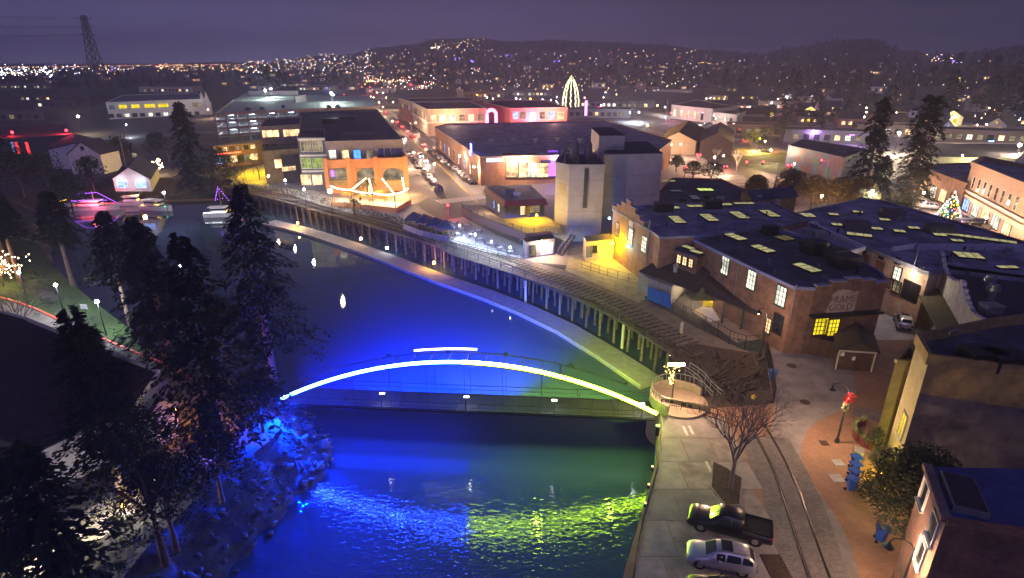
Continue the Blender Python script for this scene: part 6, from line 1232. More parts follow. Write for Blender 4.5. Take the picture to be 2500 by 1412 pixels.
# near street lamps with hooded heads
def hood_lamp(base_px, head_px, lab, bow, watts):
    b = G(*base_px); yy = b.y; hd = GY(head_px[0], head_px[1], yy - .3); t = thing('hooded_street_lamp', lab, 'street lamp', b, 'hooded black street lamps'); top = 5.5
    m = MB(); m.tube([b, b + Vector((0, 0, .35)), b + Vector((0, 0, .5)), b + Vector((0, 0, top))], [.22, .2, .11, .07], 12); m.build('pole', M_black, t); dx = hd.x - b.x; s = 1 if dx > 0 else -1; dx = s * max(1.0, min(1.6, abs(dx)))
    m = MB(); m.tube([b + Vector((0, 0, top - .1)), b + Vector((dx * .15, 0, top + .35)), b + Vector((dx * .55, 0, top + .75)), b + Vector((dx * .9, 0, top + .8)), b + Vector((dx, 0, top + .55))], .04, 8); m.build('arm', M_black, t)
    h = b + Vector((dx, 0, top + .2)); m = MB(); m.tube([h + Vector((0, 0, .35)), h + Vector((0, 0, .2)), h, h - Vector((0, 0, .03))], [.06, .12, .36, .36], 16); m.build('hood', M_black, t)
    m = MB(); m.ball(h - Vector((0, 0, .06)), .13, 0, 10, 8); m.build('bulb', E_lampw, t); pointlight(t, h - Vector((0, 0, .45)) - b, (1, .64, .40), watts * .72, .12)
    if bow:
        c = b + Vector((0, -.12, 4.9)); m = MB()
        for k in range(6):
            a = k * math.pi / 3 + .3; m.add([c, c + Vector((.55 * math.cos(a - .35), -.1, .55 * math.sin(a - .35))), c + Vector((.62 * math.cos(a), -.22, .62 * math.sin(a))), c + Vector((.55 * math.cos(a + .35), -.1, .55 * math.sin(a + .35)))], [(0, 1, 2), (0, 2, 3)])
        m.ball(c + Vector((0, -.15, 0)), .14, 0, 8, 6); m.build('bow', mat('red_bow', (.7, .01, .02), .4), t)
        for z in (4.35, 4.0, 3.65):
            m = MB(); rr = random.Random(int(z * 100))
            for k in range(60): a = rr.random() * 6.28; q = c + Vector((.22 * math.cos(a), .12 + .22 * math.sin(a), z - 4.9 + rr.uniform(-.17, .17))); m.add([q, q + Vector((rr.uniform(-.1, .1), rr.uniform(-.1, .1), .07)), q + Vector((rr.uniform(-.1, .1), rr.uniform(-.1, .1), -.07))], [(0, 1, 2)])
            m.build('garland', mat('garland_green', (.20, .24, .10), .9), t)
    return t
hood_lamp((2043, 1080), (2030, 955), 'black hooded street lamp with red bow and garland on the brick plaza', True, 620)
hood_lamp((2178, 1500), (2150, 1376), 'black hooded street lamp cut by the bottom edge of the picture', False, 620)
hood_lamp((1855, 870), (1862, 780), 'hooded lamp at the deck corner in front of the porch', False, 260)
hood_lamp((2290, 1330), (2300, 1200), 'hooded lamp hidden behind the dark tree by the corner building', False, 500)
# string lit restaurant terrace
TE = thing('restaurant_terrace', 'string lit outdoor terrace with low orange wall in front of the orange restaurant', 'terrace', G(905, 500)); a_, b_, c_, d_ = G(812, 505), G(968, 520), G(1003, 498), G(1000, 470)
for x, y in ((a_, b_), (b_, c_)): MB().beam(x + Vector((0, 0, .6)), y + Vector((0, 0, .6)), .3, 1.2).build('wall', M_orange, TE)
posts = [G(812, 490), G(860, 500), G(912, 508), G(966, 512), G(1000, 495)]
for p in posts: MB().beam(p, p + Vector((0, 0, 3.6)), .12).build('post', M_black, TE)
m = MB()
for a, b in zip(posts, posts[1:]):
    for k in range(15): t_ = k / 15; m.ball(a + (b - a) * t_ + Vector((0, 0, 3.7 - 1.3 * t_ * (1 - t_))), .13)
for s_, e_ in ((G(862, 500), G(900, 484)), (G(966, 512), G(935, 484)), (G(990, 500), G(985, 482)), (G(912, 508), G(905, 484))):
    for k in range(12): t_ = k / 12; m.ball(s_ + (e_ - s_) * t_ + Vector((0, 0, 3.7 + 1.6 * t_)), .12)
tag(m.build('string_lights', emis('bulb_bright', (1, .66, .32), 26), TE), kind='stuff')
for px, py, w in ((845, 492, 1500), (905, 495, 1700), (965, 498, 2200), (985, 478, 1500)): pointlight(TE, G(px, py) + Vector((0, 0, 3.0)) - TE.location, (1, .58, .22), w * .7, .4)
for k, (px, py) in enumerate(((850, 495), (880, 500), (912, 502), (940, 505), (930, 488))):
    p = G(px, py); u_ = thing('terrace_umbrella', ['small amber umbrella at the left end of the lit terrace', 'second amber umbrella from the left on the lit terrace', 'amber umbrella at the middle of the lit terrace', 'amber umbrella near the right end of the lit terrace', 'amber umbrella behind the palm on the lit terrace'][k], 'umbrella', p, 'umbrellas on the lit terrace'); MB().beam(p, p + Vector((0, 0, 2.3)), .06).build('pole', M_black, u_); MB().tube([p + Vector((0, 0, 2.1)), p + Vector((0, 0, 2.7))], [1.5, .05], 8, smooth=False).build('canopy', mat('amber_canvas', (.5, .28, .05), .8), u_)
# ------------------------------------------------------------------ traffic lights, poles, pylon
def signal(px, py, lab, arm, heads, z=6):
    b = G(px, py); t = thing('traffic_signal', lab, 'traffic light', b); MB().beam(b, b + Vector((0, 0, z)), .22).build('pole', M_grey, t)
    if arm: MB().beam(b + Vector((0, 0, z)), b + Vector((arm, 0, z + .4)), .14).build('arm', M_galv, t)
    for hx in heads:
        c = b + Vector((hx, -.15, z + .1)); h = MB().box(c, (.42, .35, 1.15)).build('signal_head', M_black, t); MB().ball(c + Vector((0, -.22, .32)), .24, 0, 8, 6).build('red_light', E_red, h)
    pointlight(t, (heads[0], -1, z + .2), (1, .05, .06), 160, .25); return t
signal(1893, 450, 'traffic signal with long arm and two red lights left of the tree row', -9.5, (-9.3, -4.6)); signal(1918, 445, 'traffic signal with a pair of red lights above the round trees', 0, (-.4, .7), 4.6); signal(2018, 440, 'traffic signal with red light near the bare tree', -3, (-2.8,), 5.5); signal(1700, 415, 'traffic signal with a pair of red lights at the left of the junction', 0, (-.4, .6), 4.5); signal(1670, 440, 'red signal just right of the mill tower', 0, (0, ), 3.5); signal(842, 250, 'red traffic signal by the garage', 0, (0,), 6); signal(1095, 530, 'low signal with an amber light beside the terrace corner', 0, (0,), 2.4)
py_ = thing('power_pylon', 'tall lattice power pylon rising above the left horizon', 'pylon', G(258, 262)); B0 = G(258, 262); zt = GY(215, 38, B0.y); Htop = zt.z; top = Vector((B0.x, B0.y, Htop))
def pl_(f): s = 5.2 * (1 - f) ** 1.25 + 1.25; return s
m = MB(); lv = [0, .12, .24, .36, .46, .55, .64, .72, .80, .87, .94, 1]
cor = [(-1, -1), (1, -1), (1, 1), (-1, 1)]
for i in range(len(lv) - 1):
    a, b = lv[i], lv[i + 1]
    for k in range(4):
        x, y = cor[k]; x2, y2 = cor[(k + 1) % 4]; P = lambda f, X, Y: Vector((B0.x + X * pl_(f), B0.y + Y * pl_(f), f * Htop))
        m.beam(P(a, x, y), P(b, x, y), .42); m.beam(P(a, x, y), P(b, x2, y2), .24); m.beam(P(a, x2, y2), P(b, x, y), .24); m.beam(P(b, x, y), P(b, x2, y2), .24)
m.build('lattice', mat('pylon_steel', (.10, .09, .09), .7), py_)
for f in (.8, .88, .97): MB().beam(Vector((B0.x - 6, B0.y, f * Htop)), Vector((B0.x + 6, B0.y, f * Htop)), .4).build('crossarm', mat('pylon_steel', (.10, .09, .09), .7), py_)
m = MB()
for f in (.8, .88, .97):
    for s in (-5.8, 5.8):
        A = Vector((B0.x + s, B0.y, f * Htop)); Bq = Vector((-330 + s, 40, f * Htop - 4)); 
        for k in range(12): t0, t1 = k / 12, (k + 1) / 12; m.beam(A + (Bq - A) * t0 - Vector((0, 0, 22 * t0 * (1 - t0))), A + (Bq - A) * t1 - Vector((0, 0, 22 * t1 * (1 - t1))), .10)
m.build('power_line', M_black, py_)
for bx, by, tx, ty, lab in ((320, 455, 297, 335, 'tall thin pole in front of the waterfront shop'), (1625, 300, 1618, 240, 'tall thin mast beyond the boulevard'), (1140, 260, 1137, 225, 'thin street pole near the tan cornice block'), (2090, 250, 2085, 220, 'leaning pale pole among the right-hand houses')):
    b = G(bx, by); h_ = GY(tx, ty, b.y).z; o = MB().tube([b, b + Vector((0, 0, h_))], [.16, .08], 8).build('pole', mat('tan_pole', (.4, .3, .2), .8), None, b); tag(o, lab, 'pole'); o.name = 'utility_pole'
# ------------------------------------------------------------------ vehicles
def lerp_st(S, x):
    for a, b in zip(S, S[1:]):
        if a[0] <= x <= b[0]: t_ = (x - a[0]) / (b[0] - a[0]); return [a[i] + (b[i] - a[i]) * t_ for i in range(len(a))]
    return list(S[-1])
def vehicle(nm, S, axles, glass_side, ws, rw, track, wr, paint, extra=None, cat='car'):
    """S rows: x, half width, belt height, top height, half top width; the front is +x"""
    t = thing(nm, nm, cat, (0, 0, 0)); m = MB(); vs = []
    def ring(r):
        x, w, zb, zt, wt = r; lo = .27 + (.10 if x in (S[0][0], S[-1][0]) else 0); return [(-w * .90, lo), (-w, lo + .16), (-w * 1.0, (zb + lo) / 2 + .08), (-w * .97, zb), (-wt, zt - .05), (-wt * .82, zt), (0, zt + .02), (wt * .82, zt), (wt, zt - .05), (w * .97, zb), (w * 1.0, (zb + lo) / 2 + .08), (w, lo + .16), (w * .90, lo)]
    for r in S: vs += [Vector((r[0], y, z)) for y, z in ring(r)]
    n = 13; k = len(S); m.add(vs, [(i * n + j, (i + 1) * n + j, (i + 1) * n + (j + 1) % n, i * n + (j + 1) % n) for i in range(k - 1) for j in range(n)] , 0, True)
    m.add(vs[:n], [tuple(range(n))]); m.add(vs[-n:], [tuple(reversed(range(n)))]); m.build('body', paint, t, world=False)
    def sp(x, v, s, o=.012):
        r = lerp_st(S, x); w, zb, zt, wt = r[1] * .97, r[2], r[3] - .05, r[4]; return Vector((x, s * (w + (wt - w) * v + o), zb + (zt - zb) * v + .004))
    for x0, x1 in glass_side:
        for s in (-1, 1):
            P = [sp(x0, .10, s), sp((x0 + x1) / 2, .08, s), sp(x1, .10, s), sp(x1 - .03, .86, s), sp((x0 + x1) / 2, .88, s), sp(x0 + .03, .86, s)]
            MB().add(P if s > 0 else P[::-1], [(0, 1, 4, 5), (1, 2, 3, 4)]).build('side_window', M_glassd, t, world=False)
    for (x0, x1), nm2 in ((ws, 'windscreen'), (rw, 'rear_window')):
        if x0 is None: continue
        a, b = lerp_st(S, x0), lerp_st(S, x1); P = []
        for r, f in ((a, .80), (b, .80)): P += [Vector((r[0], -r[4] * f, r[3] + .016)), Vector((r[0], 0, r[3] + .034)), Vector((r[0], r[4] * f, r[3] + .016))]
        MB().add(P, [(0, 3, 4, 1), (1, 4, 5, 2)]).build(nm2, M_glassd, t, world=False)
    for ax in axles:
        for s in (-1, 1):
            w = MB().tube([(ax, s * (track - .24), wr), (ax, s * (track - .02), wr), (ax, s * track, wr)], [wr, wr, wr * .9], 18).build('wheel', M_tyre, t, world=False)
            MB().tube([(ax, s * (track - .01), wr), (ax, s * (track + .02), wr)], [wr * .62, wr * .55], 12).build('rim', M_galv, w, world=False)
            MB().tube([(ax, s * (track - .3), wr + .03), (ax, s * (track + .005), wr + .03)], wr * 1.16, 16).build('wheel_arch', M_black, t, world=False)
    xf, xr = S[-2], S[1]
    for s in (-1, 1):
        MB().box((S[-1][0] - .08, s * (S[-1][1] * .82), S[-1][2] - .03), (.20, .30, .13)).build('headlight', mat('headlamp_glass', (.7, .7, .7), .15), t, world=False)
        MB().box((S[0][0] + .06, s * (S[0][1] * .88), S[0][2] - .10), (.16, .2, .26)).build('taillight', mat('taillamp_glass', (.35, .01, .01), .2), t, world=False)
        MB().box((lerp_st(S, ws[0])[0] - .25, s * (S[len(S) // 2][1] + .1), lerp_st(S, ws[1] - .1)[2] + .08), (.16, .2, .14)).build('mirror', paint, t, world=False)
    MB().box((S[-1][0] + .01, 0, .48), (.08, S[-1][1] * 1.5, .2)).build('front_bumper', M_black, t, world=False); MB().box((S[0][0] - .02, 0, .5), (.10, S[0][1] * 1.7, .2)).build('rear_bumper', M_black, t, world=False)
    MB().box((S[0][0] - .075, 0, .62), (.02, .34, .13)).build('number_plate', M_white, t, world=False)
    if extra: extra(t)
    return t
def carpaint(k, c): return mat('car_paint_' + k, c, .28, metal=.35, var=.05, scale=1, coat=.6, spec=.6)
CPN = {'silver': (.42, .42, .44), 'black': (.010, .011, .012), 'white': (.62, .62, .60), 'grey': (.13, .13, .14), 'blue': (.03, .05, .16), 'red': (.28, .02, .02), 'tan': (.26, .21, .15)}
CP = {k: carpaint(k, v) for k, v in CPN.items()}
SUVS = [[-2.28, .74, .95, 1.02, .62], [-2.18, .86, 1.02, 1.18, .66], [-1.75, .91, 1.06, 1.60, .64], [-1.1, .92, 1.04, 1.67, .65], [-.2, .92, 1.02, 1.69, .66], [.35, .92, 1.00, 1.62, .64], [.75, .92, .99, 1.35, .68], [1.12, .92, .98, 1.07, .78], [1.7, .90, .93, .99, .76], [2.1, .84, .82, .87, .70], [2.28, .72, .66, .71, .60]]
def suvx(t):
    MB().box((-.3, 0, 1.725), (.75, .95, .03)).build('sunroof', M_glassd, t, world=False)
    for s in (-1, 1): MB().beam((-1.6, s * .58, 1.72), (.2, s * .58, 1.74), .04).build('roof_rail', M_galv, t, world=False)
SEDS = [[-2.3, .72, .86, .92, .60], [-2.15, .82, .93, .99, .66], [-1.5, .88, .95, 1.05, .72], [-.95, .89, .94, 1.36, .60], [-.4, .89, .93, 1.43, .58], [.25, .89, .92, 1.40, .58], [.65, .89, .91, 1.2, .66], [1.05, .89, .90, .97, .74], [1.75, .86, .82, .88, .72], [2.15, .80, .72, .77, .66], [2.3, .68, .58, .63, .56]]
PKS = [[-2.95, .88, 1.0, 1.05, .86], [-1.0, .96, 1.05, 1.10, .90], [-.98, .96, 1.12, 1.60, .70], [-.85, .96, 1.14, 1.82, .68], [.3, .96, 1.12, 1.88, .69], [.75, .96, 1.12, 1.80, .68], [1.1, .96, 1.11, 1.5, .74], [1.45, .96, 1.10, 1.17, .84], [2.3, .95, 1.04, 1.10, .82], [2.75, .90, .95, 1.0, .78], [2.95, .82, .74, .80, .72]]
def pkx(t):
    MB().box((-1.98, 0, 1.135), (1.86, 1.56, .06)).build('cargo_bed', mat('bed_liner', (.006, .006, .007), .9), t, world=False)
    for s in (-1, 1): MB().box((-1.98, s * .86, 1.19), (1.95, .12, .13)).build('bed_side', CP['black'], t, world=False)
    MB().box((-2.93, 0, 1.19), (.1, 1.6, .13)).build('tailgate', CP['black'], t, world=False)
suv = vehicle('parked_suv', SUVS, (-1.38, 1.42), ((-2.0, -1.3), (-1.22, -.28), (-.2, .72)), (.40, 1.06), (-2.14, -1.8), .90, .35, CP['silver'], suvx)
sed = vehicle('parked_car', SEDS, (-1.35, 1.42), ((-1.35, -.42), (-.34, .70)), (.30, 1.0), (-1.42, -1.0), .87, .32, CP['grey'])
pck = vehicle('pickup_truck', PKS, (-1.85, 1.95), ((-.85, -.15), (-.07, .9)), (.78, 1.4), (None, None), .94, .40, CP['black'], pkx, 'truck')
reg(None); usedv = {'suv': False, 'sed': False, 'pck': False}; PR = {'suv': suv, 'sed': sed, 'pck': pck}
def park(kind, col, front, rear, lab, group=None, z=.045, lights=None, at=None, ang=None):
    if at is None: f, r = G(*front), G(*rear); c = (f + r) / 2; a = math.atan2((f - r).y, (f - r).x)
    else: c, a = Vector(at), ang
    c.z = z; m_ = {'body': CP[col], 'mirror': CP[col]}
    if not usedv[kind]:
        o = PR[kind]; usedv[kind] = True; o.location = c; o.rotation_euler.z = a; o['label'] = lab
        for ch in kids(o):
            if ch.name.split('.')[0] in m_: ch.material_slots[0].link = 'OBJECT'; ch.material_slots[0].material = CP[col]
        if group: o['group'] = group
    else: o = copy_tree(PR[kind], c, a, None, lab, group, m_)
    if lights:
        for ch in o.children if False else [x for x in bpy.data.objects if x.parent == o]:
            nm = ch.name.split('.')[0]
            if nm == 'headlight': ch.material_slots[0].link = 'OBJECT'; ch.material_slots[0].material = emis('headlight_on', (1, .9, .8), 55)
            if nm == 'taillight': ch.material_slots[0].link = 'OBJECT'; ch.material_slots[0].material = emis('taillight_on', (1, .03, .03), 30)
        if lights != 'tail': pointlight(o, (4.5, 0, .7), (1, .85, .72), 260, .3)
        pointlight(o, (-3.6, 0, .8), (1, .05, .05), 110, .3)
    return o
park('pck', 'black', (1686, 1272), (1872, 1322), 'black pickup truck with open bed parked nearest the bare tree', z=.04)
park('suv', 'silver', (1680, 1362), (1834, 1392), 'silver grey suv parked beside the black pickup', z=.04)
park('sed', 'black', (1682, 1447), (1845, 1475), 'dark car cut off by the bottom edge beside the silver suv', z=.04)
park('suv', 'white', (2193, 770), (2213, 822), 'white suv on the pale rear yard', z=.02); park('sed', 'blue', (2172, 728), (2162, 762), 'dark blue car at the foot of the warehouse end wall', z=.02)
ro = Vector((-.29, .957, 0)); ang = math.atan2(ro.y, ro.x)
RC = [(1153, 449, 'black'), (1133, 436, 'silver'), (1125, 428, 'white'), (1111, 417, 'silver'), (1100, 409, 'grey'), (1084, 399, 'white'), (1075, 389, 'silver'), (1062, 379, 'tan'), (1050, 368, 'silver')]
ordn = ['nearest the crosswalk', 'second from the crosswalk', 'third from the crosswalk', 'fourth from the crosswalk', 'fifth from the crosswalk', 'sixth from the crosswalk', 'seventh from the crosswalk', 'eighth from the crosswalk', 'last before the side street']
for (px, py, c), o_ in zip(RC, ordn): park('sed' if c != 'tan' else 'suv', c, None, None, f'{c} car parked on the right kerb, {o_}', 'cars parked on the right kerb', at=G(px, py), ang=ang)
LCs = [(1072, 466, 'blue'), (1058, 449, 'silver'), (1047, 437, 'white'), (1036, 425, 'tan'), (1022, 411, 'grey'), (1012, 398, 'black'), (1003, 385, 'silver'), (996, 372, 'grey')]
for (px, py, c), o_ in zip(LCs, ordn): park('suv' if c in ('blue', 'white') else 'sed', c, None, None, f'{c} car parked on the left kerb, {o_}', 'cars parked on the left kerb', at=G(px, py), ang=ang)
PLc = [(1215, 440, 'silver'), (1240, 443, 'black'), (1260, 443, 'grey'), (1280, 443, 'white'), (1300, 443, 'silver'), (1320, 442, 'red'), (1341, 443, 'silver')]
for k, (px, py, c) in enumerate(PLc): park(['suv', 'sed'][k % 2], c, None, None, f'{c} car in front of the store, {["leftmost by the bare tree", "second from the left", "third from the left", "in the middle of the row", "third from the mill", "second from the mill", "closest to the mill tower"][k]}', 'cars in front of the blue roofed store', at=G(px, py), ang=R(100))
RCs = [(2262, 510, 'silver'), (2350, 512, 'blue'), (2388, 520, 'black'), (2432, 533, 'grey'), (2474, 545, 'black'), (2345, 540, 'grey'), (2385, 552, 'black'), (2430, 562, 'tan'), (2232, 500, 'white')]
for k, (px, py, c) in enumerate(RCs): park('sed' if k % 2 else 'suv', c, None, None, f'{c} car near the lit Christmas tree, {["left of it by the kerb", "just right of it in the far row", "second right of it in the far row", "third right of it in the far row", "last in the far row at the edge", "right of it in the near row", "second in the near row", "third in the near row", "farthest left beside the redwood"][k]}', 'cars beside the lit Christmas tree', at=G(px, py), ang=R(150))
MV = [((-27.0, 205), 1, 'white', 'lit'), ((-29.5, 216), 1, 'silver', 'lit'), ((-42, 268), 1, 'grey', 'lit'), ((-39, 246), -1, 'silver', 'tail'), ((-48, 277), -1, 'black', 'tail'), ((-54, 296), -1, 'silver', 'tail'), ((-62, 318), -1, 'grey', 'tail'), ((-70, 344), -1, 'black', 'tail'), ((-76, 352), 1, 'white', 'lit'), ((-92, 405), 1, 'white', 'lit'), ((-90, 412), -1, 'grey', 'tail'), ((-108, 470), -1, 'black', 'tail'), ((-125, 520), -1, 'black', 'tail'), ((-118, 490), 1, 'silver', 'lit')]
wh = ['nearest the crosswalk', 'close behind the first one', 'before the side street', 'stopped before the side street', 'stopped past the side street', 'beside the tan block', 'beside the terracotta block', 'next to the last lamp', 'far up the street', 'farther up near the bend', 'up past the garage', 'farther still past the garage', 'at the far end of the queue', 'facing us at the far end']
for ((x, y), d, c, l), w in zip(MV, wh): 
    y_ = y; t_ = (y_ - 143) / .957; cx = -8.6 + -.30 * (y_ - 143) + (-3.2 if d > 0 else 2.6); park('sed', c, None, None, f'{c} car driving {"toward us with headlights on" if d > 0 else "away with red tail lights"}, {w}', 'cars driving on the main street', at=(cx, y_, 0), ang=ang + (math.pi if d > 0 else 0), lights=l)
for k, (px, py, a, c, w) in enumerate(((1930, 268, -.25, 'white', 'behind the arched theatre'), (1650, 288, -.25, 'silver', 'left on the boulevard behind the mill'), (1730, 305, 2.9, 'grey', 'right of the brown hall'), (1800, 345, 2.6, 'white', 'before the yellow lit trees'), (1870, 372, 2.6, 'black', 'left of the mural'), (1760, 410, 1.9, 'blue', 'waiting at the junction'), (2290, 460, 2.6, 'white', 'in front of the brick shops'))): park('sed', c, None, None, f'{c} car with lights on, {w}', 'cars on the boulevard', at=G(px, py), ang=a, lights='lit')
for k, (px, py, c) in enumerate(((606, 268, 'black'), (640, 267, 'grey'), (692, 262, 'black'), (803, 262, 'red'), (825, 262, 'grey'))):
    p = G(px, py, GH + .3); park('sed', c, None, None, f'{c} car on the top deck of the garage, {["leftmost", "second from left", "beside the upper wall", "right of the stair wall", "next to the red one"][k]}', 'cars on the garage roof', at=p, ang=R(95 + 7 * k), z=GH + .01)
# ------------------------------------------------------------------ trees
def leafcloud(m, c, rx, ry, rz, n, s, rr, flat=0, droop=0, shell=.35):
    for _ in range(n):
        while True:
            v = Vector((rr.uniform(-1, 1), rr.uniform(-1, 1), rr.uniform(-1, 1)))
            if shell < v.length < 1: break
        q = Vector(c) + Vector((v.x * rx, v.y * ry, v.z * rz)); d1 = Vector((rr.uniform(-1, 1), rr.uniform(-1, 1), rr.uniform(-.5, .5) * (1 - flat) - droop)).normalized() * s * rr.uniform(.6, 1.4); d2 = Vector((rr.uniform(-1, 1), rr.uniform(-1, 1), rr.uniform(-.6, .6))).normalized() * s * .6
        m.add([q - d1 * .5, q + d2 * .5, q + d1 * .5, q - d2 * .4], [(0, 1, 2, 3)])
DENS = 7
def conifer(nm, h, r, seed, n=2400, s=.55, base=.12, mf=None, bk=None, gap=.25, shape=.8, cat='tree', lab=''):
    rr = random.Random(seed); t = thing(nm, lab or nm, cat, (0, 0, 0)); MB().tube([(0, 0, -.3), (0, 0, h * .3), (rr.uniform(-.2, .2), 0, h * .7), (0, 0, h * .97)], [h * .022 + .06, h * .017, h * .009, .03], 8).build('trunk', bk or M_bark, t, world=False); m = MB(); nb = max(14, int(h * DENS))
    for i in range(nb):
        f = (i + rr.random()) / nb; z = h * (base + (1 - base) * f); L = r * ((1 - f) ** shape) * rr.uniform(.45, 1.2) + .25
        if rr.random() < gap * .3: continue
        a = i * 2.4 + rr.uniform(-.5, .5); k = max(3, int(n / nb)); tip = Vector((math.cos(a) * L, math.sin(a) * L, -L * rr.uniform(.12, .42)))
        side = Vector((-math.sin(a), math.cos(a), 0))
        for j in range(k):
            u = rr.random() ** .7; q = Vector((0, 0, z)) + tip * u + Vector((0, 0, .10 * L * math.sin(u * 3))) + side * rr.uniform(-1, 1) * L * .34 * (1.15 - u) + Vector((0, 0, rr.uniform(-.45, .25)))
            d1 = (tip.normalized() + side * rr.uniform(-.9, .9) + Vector((0, 0, rr.uniform(-.5, .05)))).normalized() * s * rr.uniform(.6, 1.5); d2 = d1.cross(Vector((rr.uniform(-.4, .4), rr.uniform(-.4, .4), 1))).normalized() * s * .32
            m.add([q, q + d1 * .5 + d2, q + d1, q + d1 * .5 - d2], [(0, 1, 2, 3)])
    m.build('crown', mf or M_crownd, t, world=False); return t
def round_tree(nm, h, r, seed, n=1500, s=.4, mf=None, bk=None, zc=.66, lab='', squash=.8, cat='tree'):
    rr = random.Random(seed); t = thing(nm, lab or nm, cat, (0, 0, 0)); m = MB(); m.tube([(0, 0, -.2), (.05, 0, h * .3), (0, 0, h * .55)], [.16 + h * .012, .13, .08], 8)
    for k in range(6):
        a = k * 1.05 + rr.random(); m.tube([(0, 0, h * .35), (math.cos(a) * r * .35, math.sin(a) * r * .35, h * .55), (math.cos(a) * r * .7, math.sin(a) * r * .7, h * .75)], [.09, .06, .02], 5)
    m.build('trunk', bk or M_bark, t, world=False); m = MB(); nc = 16
    for k in range(nc):
        a = k * 2.4; f = (k + .5) / nc; rad = r * .62 * math.sqrt(f); z = h * zc + r * squash * .5 * math.cos(f * 2.4) + rr.uniform(-.2, .2); cr = r * rr.uniform(.32, .5)
        leafcloud(m, (math.cos(a) * rad, math.sin(a) * rad, z), cr, cr, cr * .75, int(n / nc), s, rr)
    m.build('crown', mf or M_crown, t, world=False); return t
def bare_tree(nm, h, seed, lab, bk=None, spread=.5, depth=5, r0=.13, nb=3, loc=(0, 0, 0)):
    rr = random.Random(seed); t = thing(nm, lab, 'tree', (0, 0, 0)); tr_m, br_m = MB(), MB()
    def grow(p, d, L, r, dep):
        q = p + d * L; mid = p + d * L * .5 + Vector((rr.uniform(-1, 1), rr.uniform(-1, 1), rr.uniform(-.3, .6))) * L * .07; (tr_m if dep == depth else br_m).tube([p, mid, q], [r, r * .85, r * .7], 6 if dep > 2 else 4, cap=False)
        if dep == 0: return
        k = nb + (1 if dep >= depth - 1 else 0)
        for i in range(k):
            a = i * 2 * math.pi / k + rr.uniform(-.5, .5); x = d.orthogonal().normalized(); y = d.cross(x); nd = (d + (x * math.cos(a) + y * math.sin(a)) * spread * rr.uniform(.7, 1.35)).normalized(); nd = (nd + Vector((0, 0, .18))).normalized(); grow(q - d * L * rr.uniform(0, .25), nd, L * rr.uniform(.62, .85), r * .55, dep - 1)
    grow(Vector((0, 0, -.1)), Vector((0, 0, 1)), h * .30, r0, depth); tr_m.build('trunk', bk or M_bark, t, world=False); tag(br_m.build('branches', bk or M_bark, t, world=False)); return t
def put(t, loc, rz=0, sc=1, lab=None): t.location = loc; t.rotation_euler.z = rz; t.scale = (sc,) * 3; 
def vert(pxb, pyb, pyt): b = G(pxb, pyb); return b, GY(pxb, pyt, b.y).z
# big bare tree on the apron, in its earth bed
b = G(1783, 1195); t = bare_tree('bare_tree', 10.2, 11, 'large leafless tree in an earth bed on the parking apron', mat('grey_bark', (.13, .105, .10), .9, var=.3, scale=4), .50, 6, .20, 3); put(t, b)
bed = thing('tree_bed', 'pointed earth bed round the foot of the large leafless tree', 'planting bed', b); q = [G(1740, 1128), G(1735, 1190), G(1772, 1238), G(1806, 1235), G(1812, 1170), G(1775, 1145)]; MB().prism([Vector((p.x, p.y, 0)) for p in q], 0, .06).build('earth', M_soil, bed)
m = MB(); [m.beam(Vector((a.x, a.y, .06)), Vector((c.x, c.y, .06)), .12, .1) for a, c in zip(q, q[1:] + q[:1])]; m.build('edging', M_conc, bed)
# left bank conifers: (foot x, foot y, top row, crown radius, seed, label)
def con_at(pxb, pyb, pyt, r, seed, lab, n=2600, s=.6, base=.2, mf=None, nm='conifer', gap=.25, shape=.8):
    b, h = vert(pxb, pyb, pyt); t = conifer(nm, h, r, seed, n, s, base, mf, None, gap, shape, 'tree', lab); put(t, b); return t
def con_xyz(x, y, h, r, seed, lab, **k): t = conifer('redwood', h, r, seed, k.get('n', 4200), k.get('s', .55), k.get('base', .16), k.get('mf'), None, k.get('gap', .3), k.get('shape', .7), 'tree', lab); put(t, (x, y, k.get('z', 0))); return t
con_xyz(-25, 41.5, 21, 6.2, 1, 'big dark redwood leaning over the left end of the footbridge', n=9500, s=.40, base=.2)
con_xyz(-26.2, 55.5, 22, 6.6, 2, 'big dark redwood on the bank just upstream of the footbridge', n=9500, s=.40, base=.2)
con_xyz(-38, 57, 18, 4.4, 22, 'dark redwood over the end of the park road', n=6000, s=.45); con_xyz(-31, 37, 17, 3.6, 3, 'dark redwood on the left bank between the shelter and the river', n=4500, s=.45)
con_xyz(-42, 62, 17, 4.2, 4, 'dark spreading conifer above the end of the park road', n=4200)
con_xyz(-51.5, 71, 15.5, 3.8, 5, 'conifer with tall bare lit trunk beside the park grass', base=.42, n=3600)
con_xyz(-69.5, 85.5, 15, 3.8, 6, 'tall trunked conifer right of the park lamps', base=.5); con_xyz(-79, 87, 15, 4, 7, 'tall trunked conifer behind the middle park lamp', base=.5); con_xyz(-84, 91, 16, 4.2, 8, 'tall trunked conifer left of the middle park lamp', base=.48); con_xyz(-92, 96, 18, 5, 9, 'broad dark conifer at the left above the park', base=.4); con_xyz(-101, 106, 19, 5.5, 10, 'broad dark conifer farthest left over the marina', base=.35); con_xyz(-110, 116, 18, 5.5, 12, 'dark conifer between the marina and the left edge', base=.25)
con_xyz(-25, 24.5, 15, 3.6, 13, 'dark conifer filling the lower left corner', n=3800, s=.45); con_xyz(-33, 29, 14, 3.8, 14, 'dark conifer above the lower left corner', n=3800, s=.45); con_xyz(-37, 45, 12, 3.2, 15, 'dark conifer in front of the blue lit shed', n=3000)
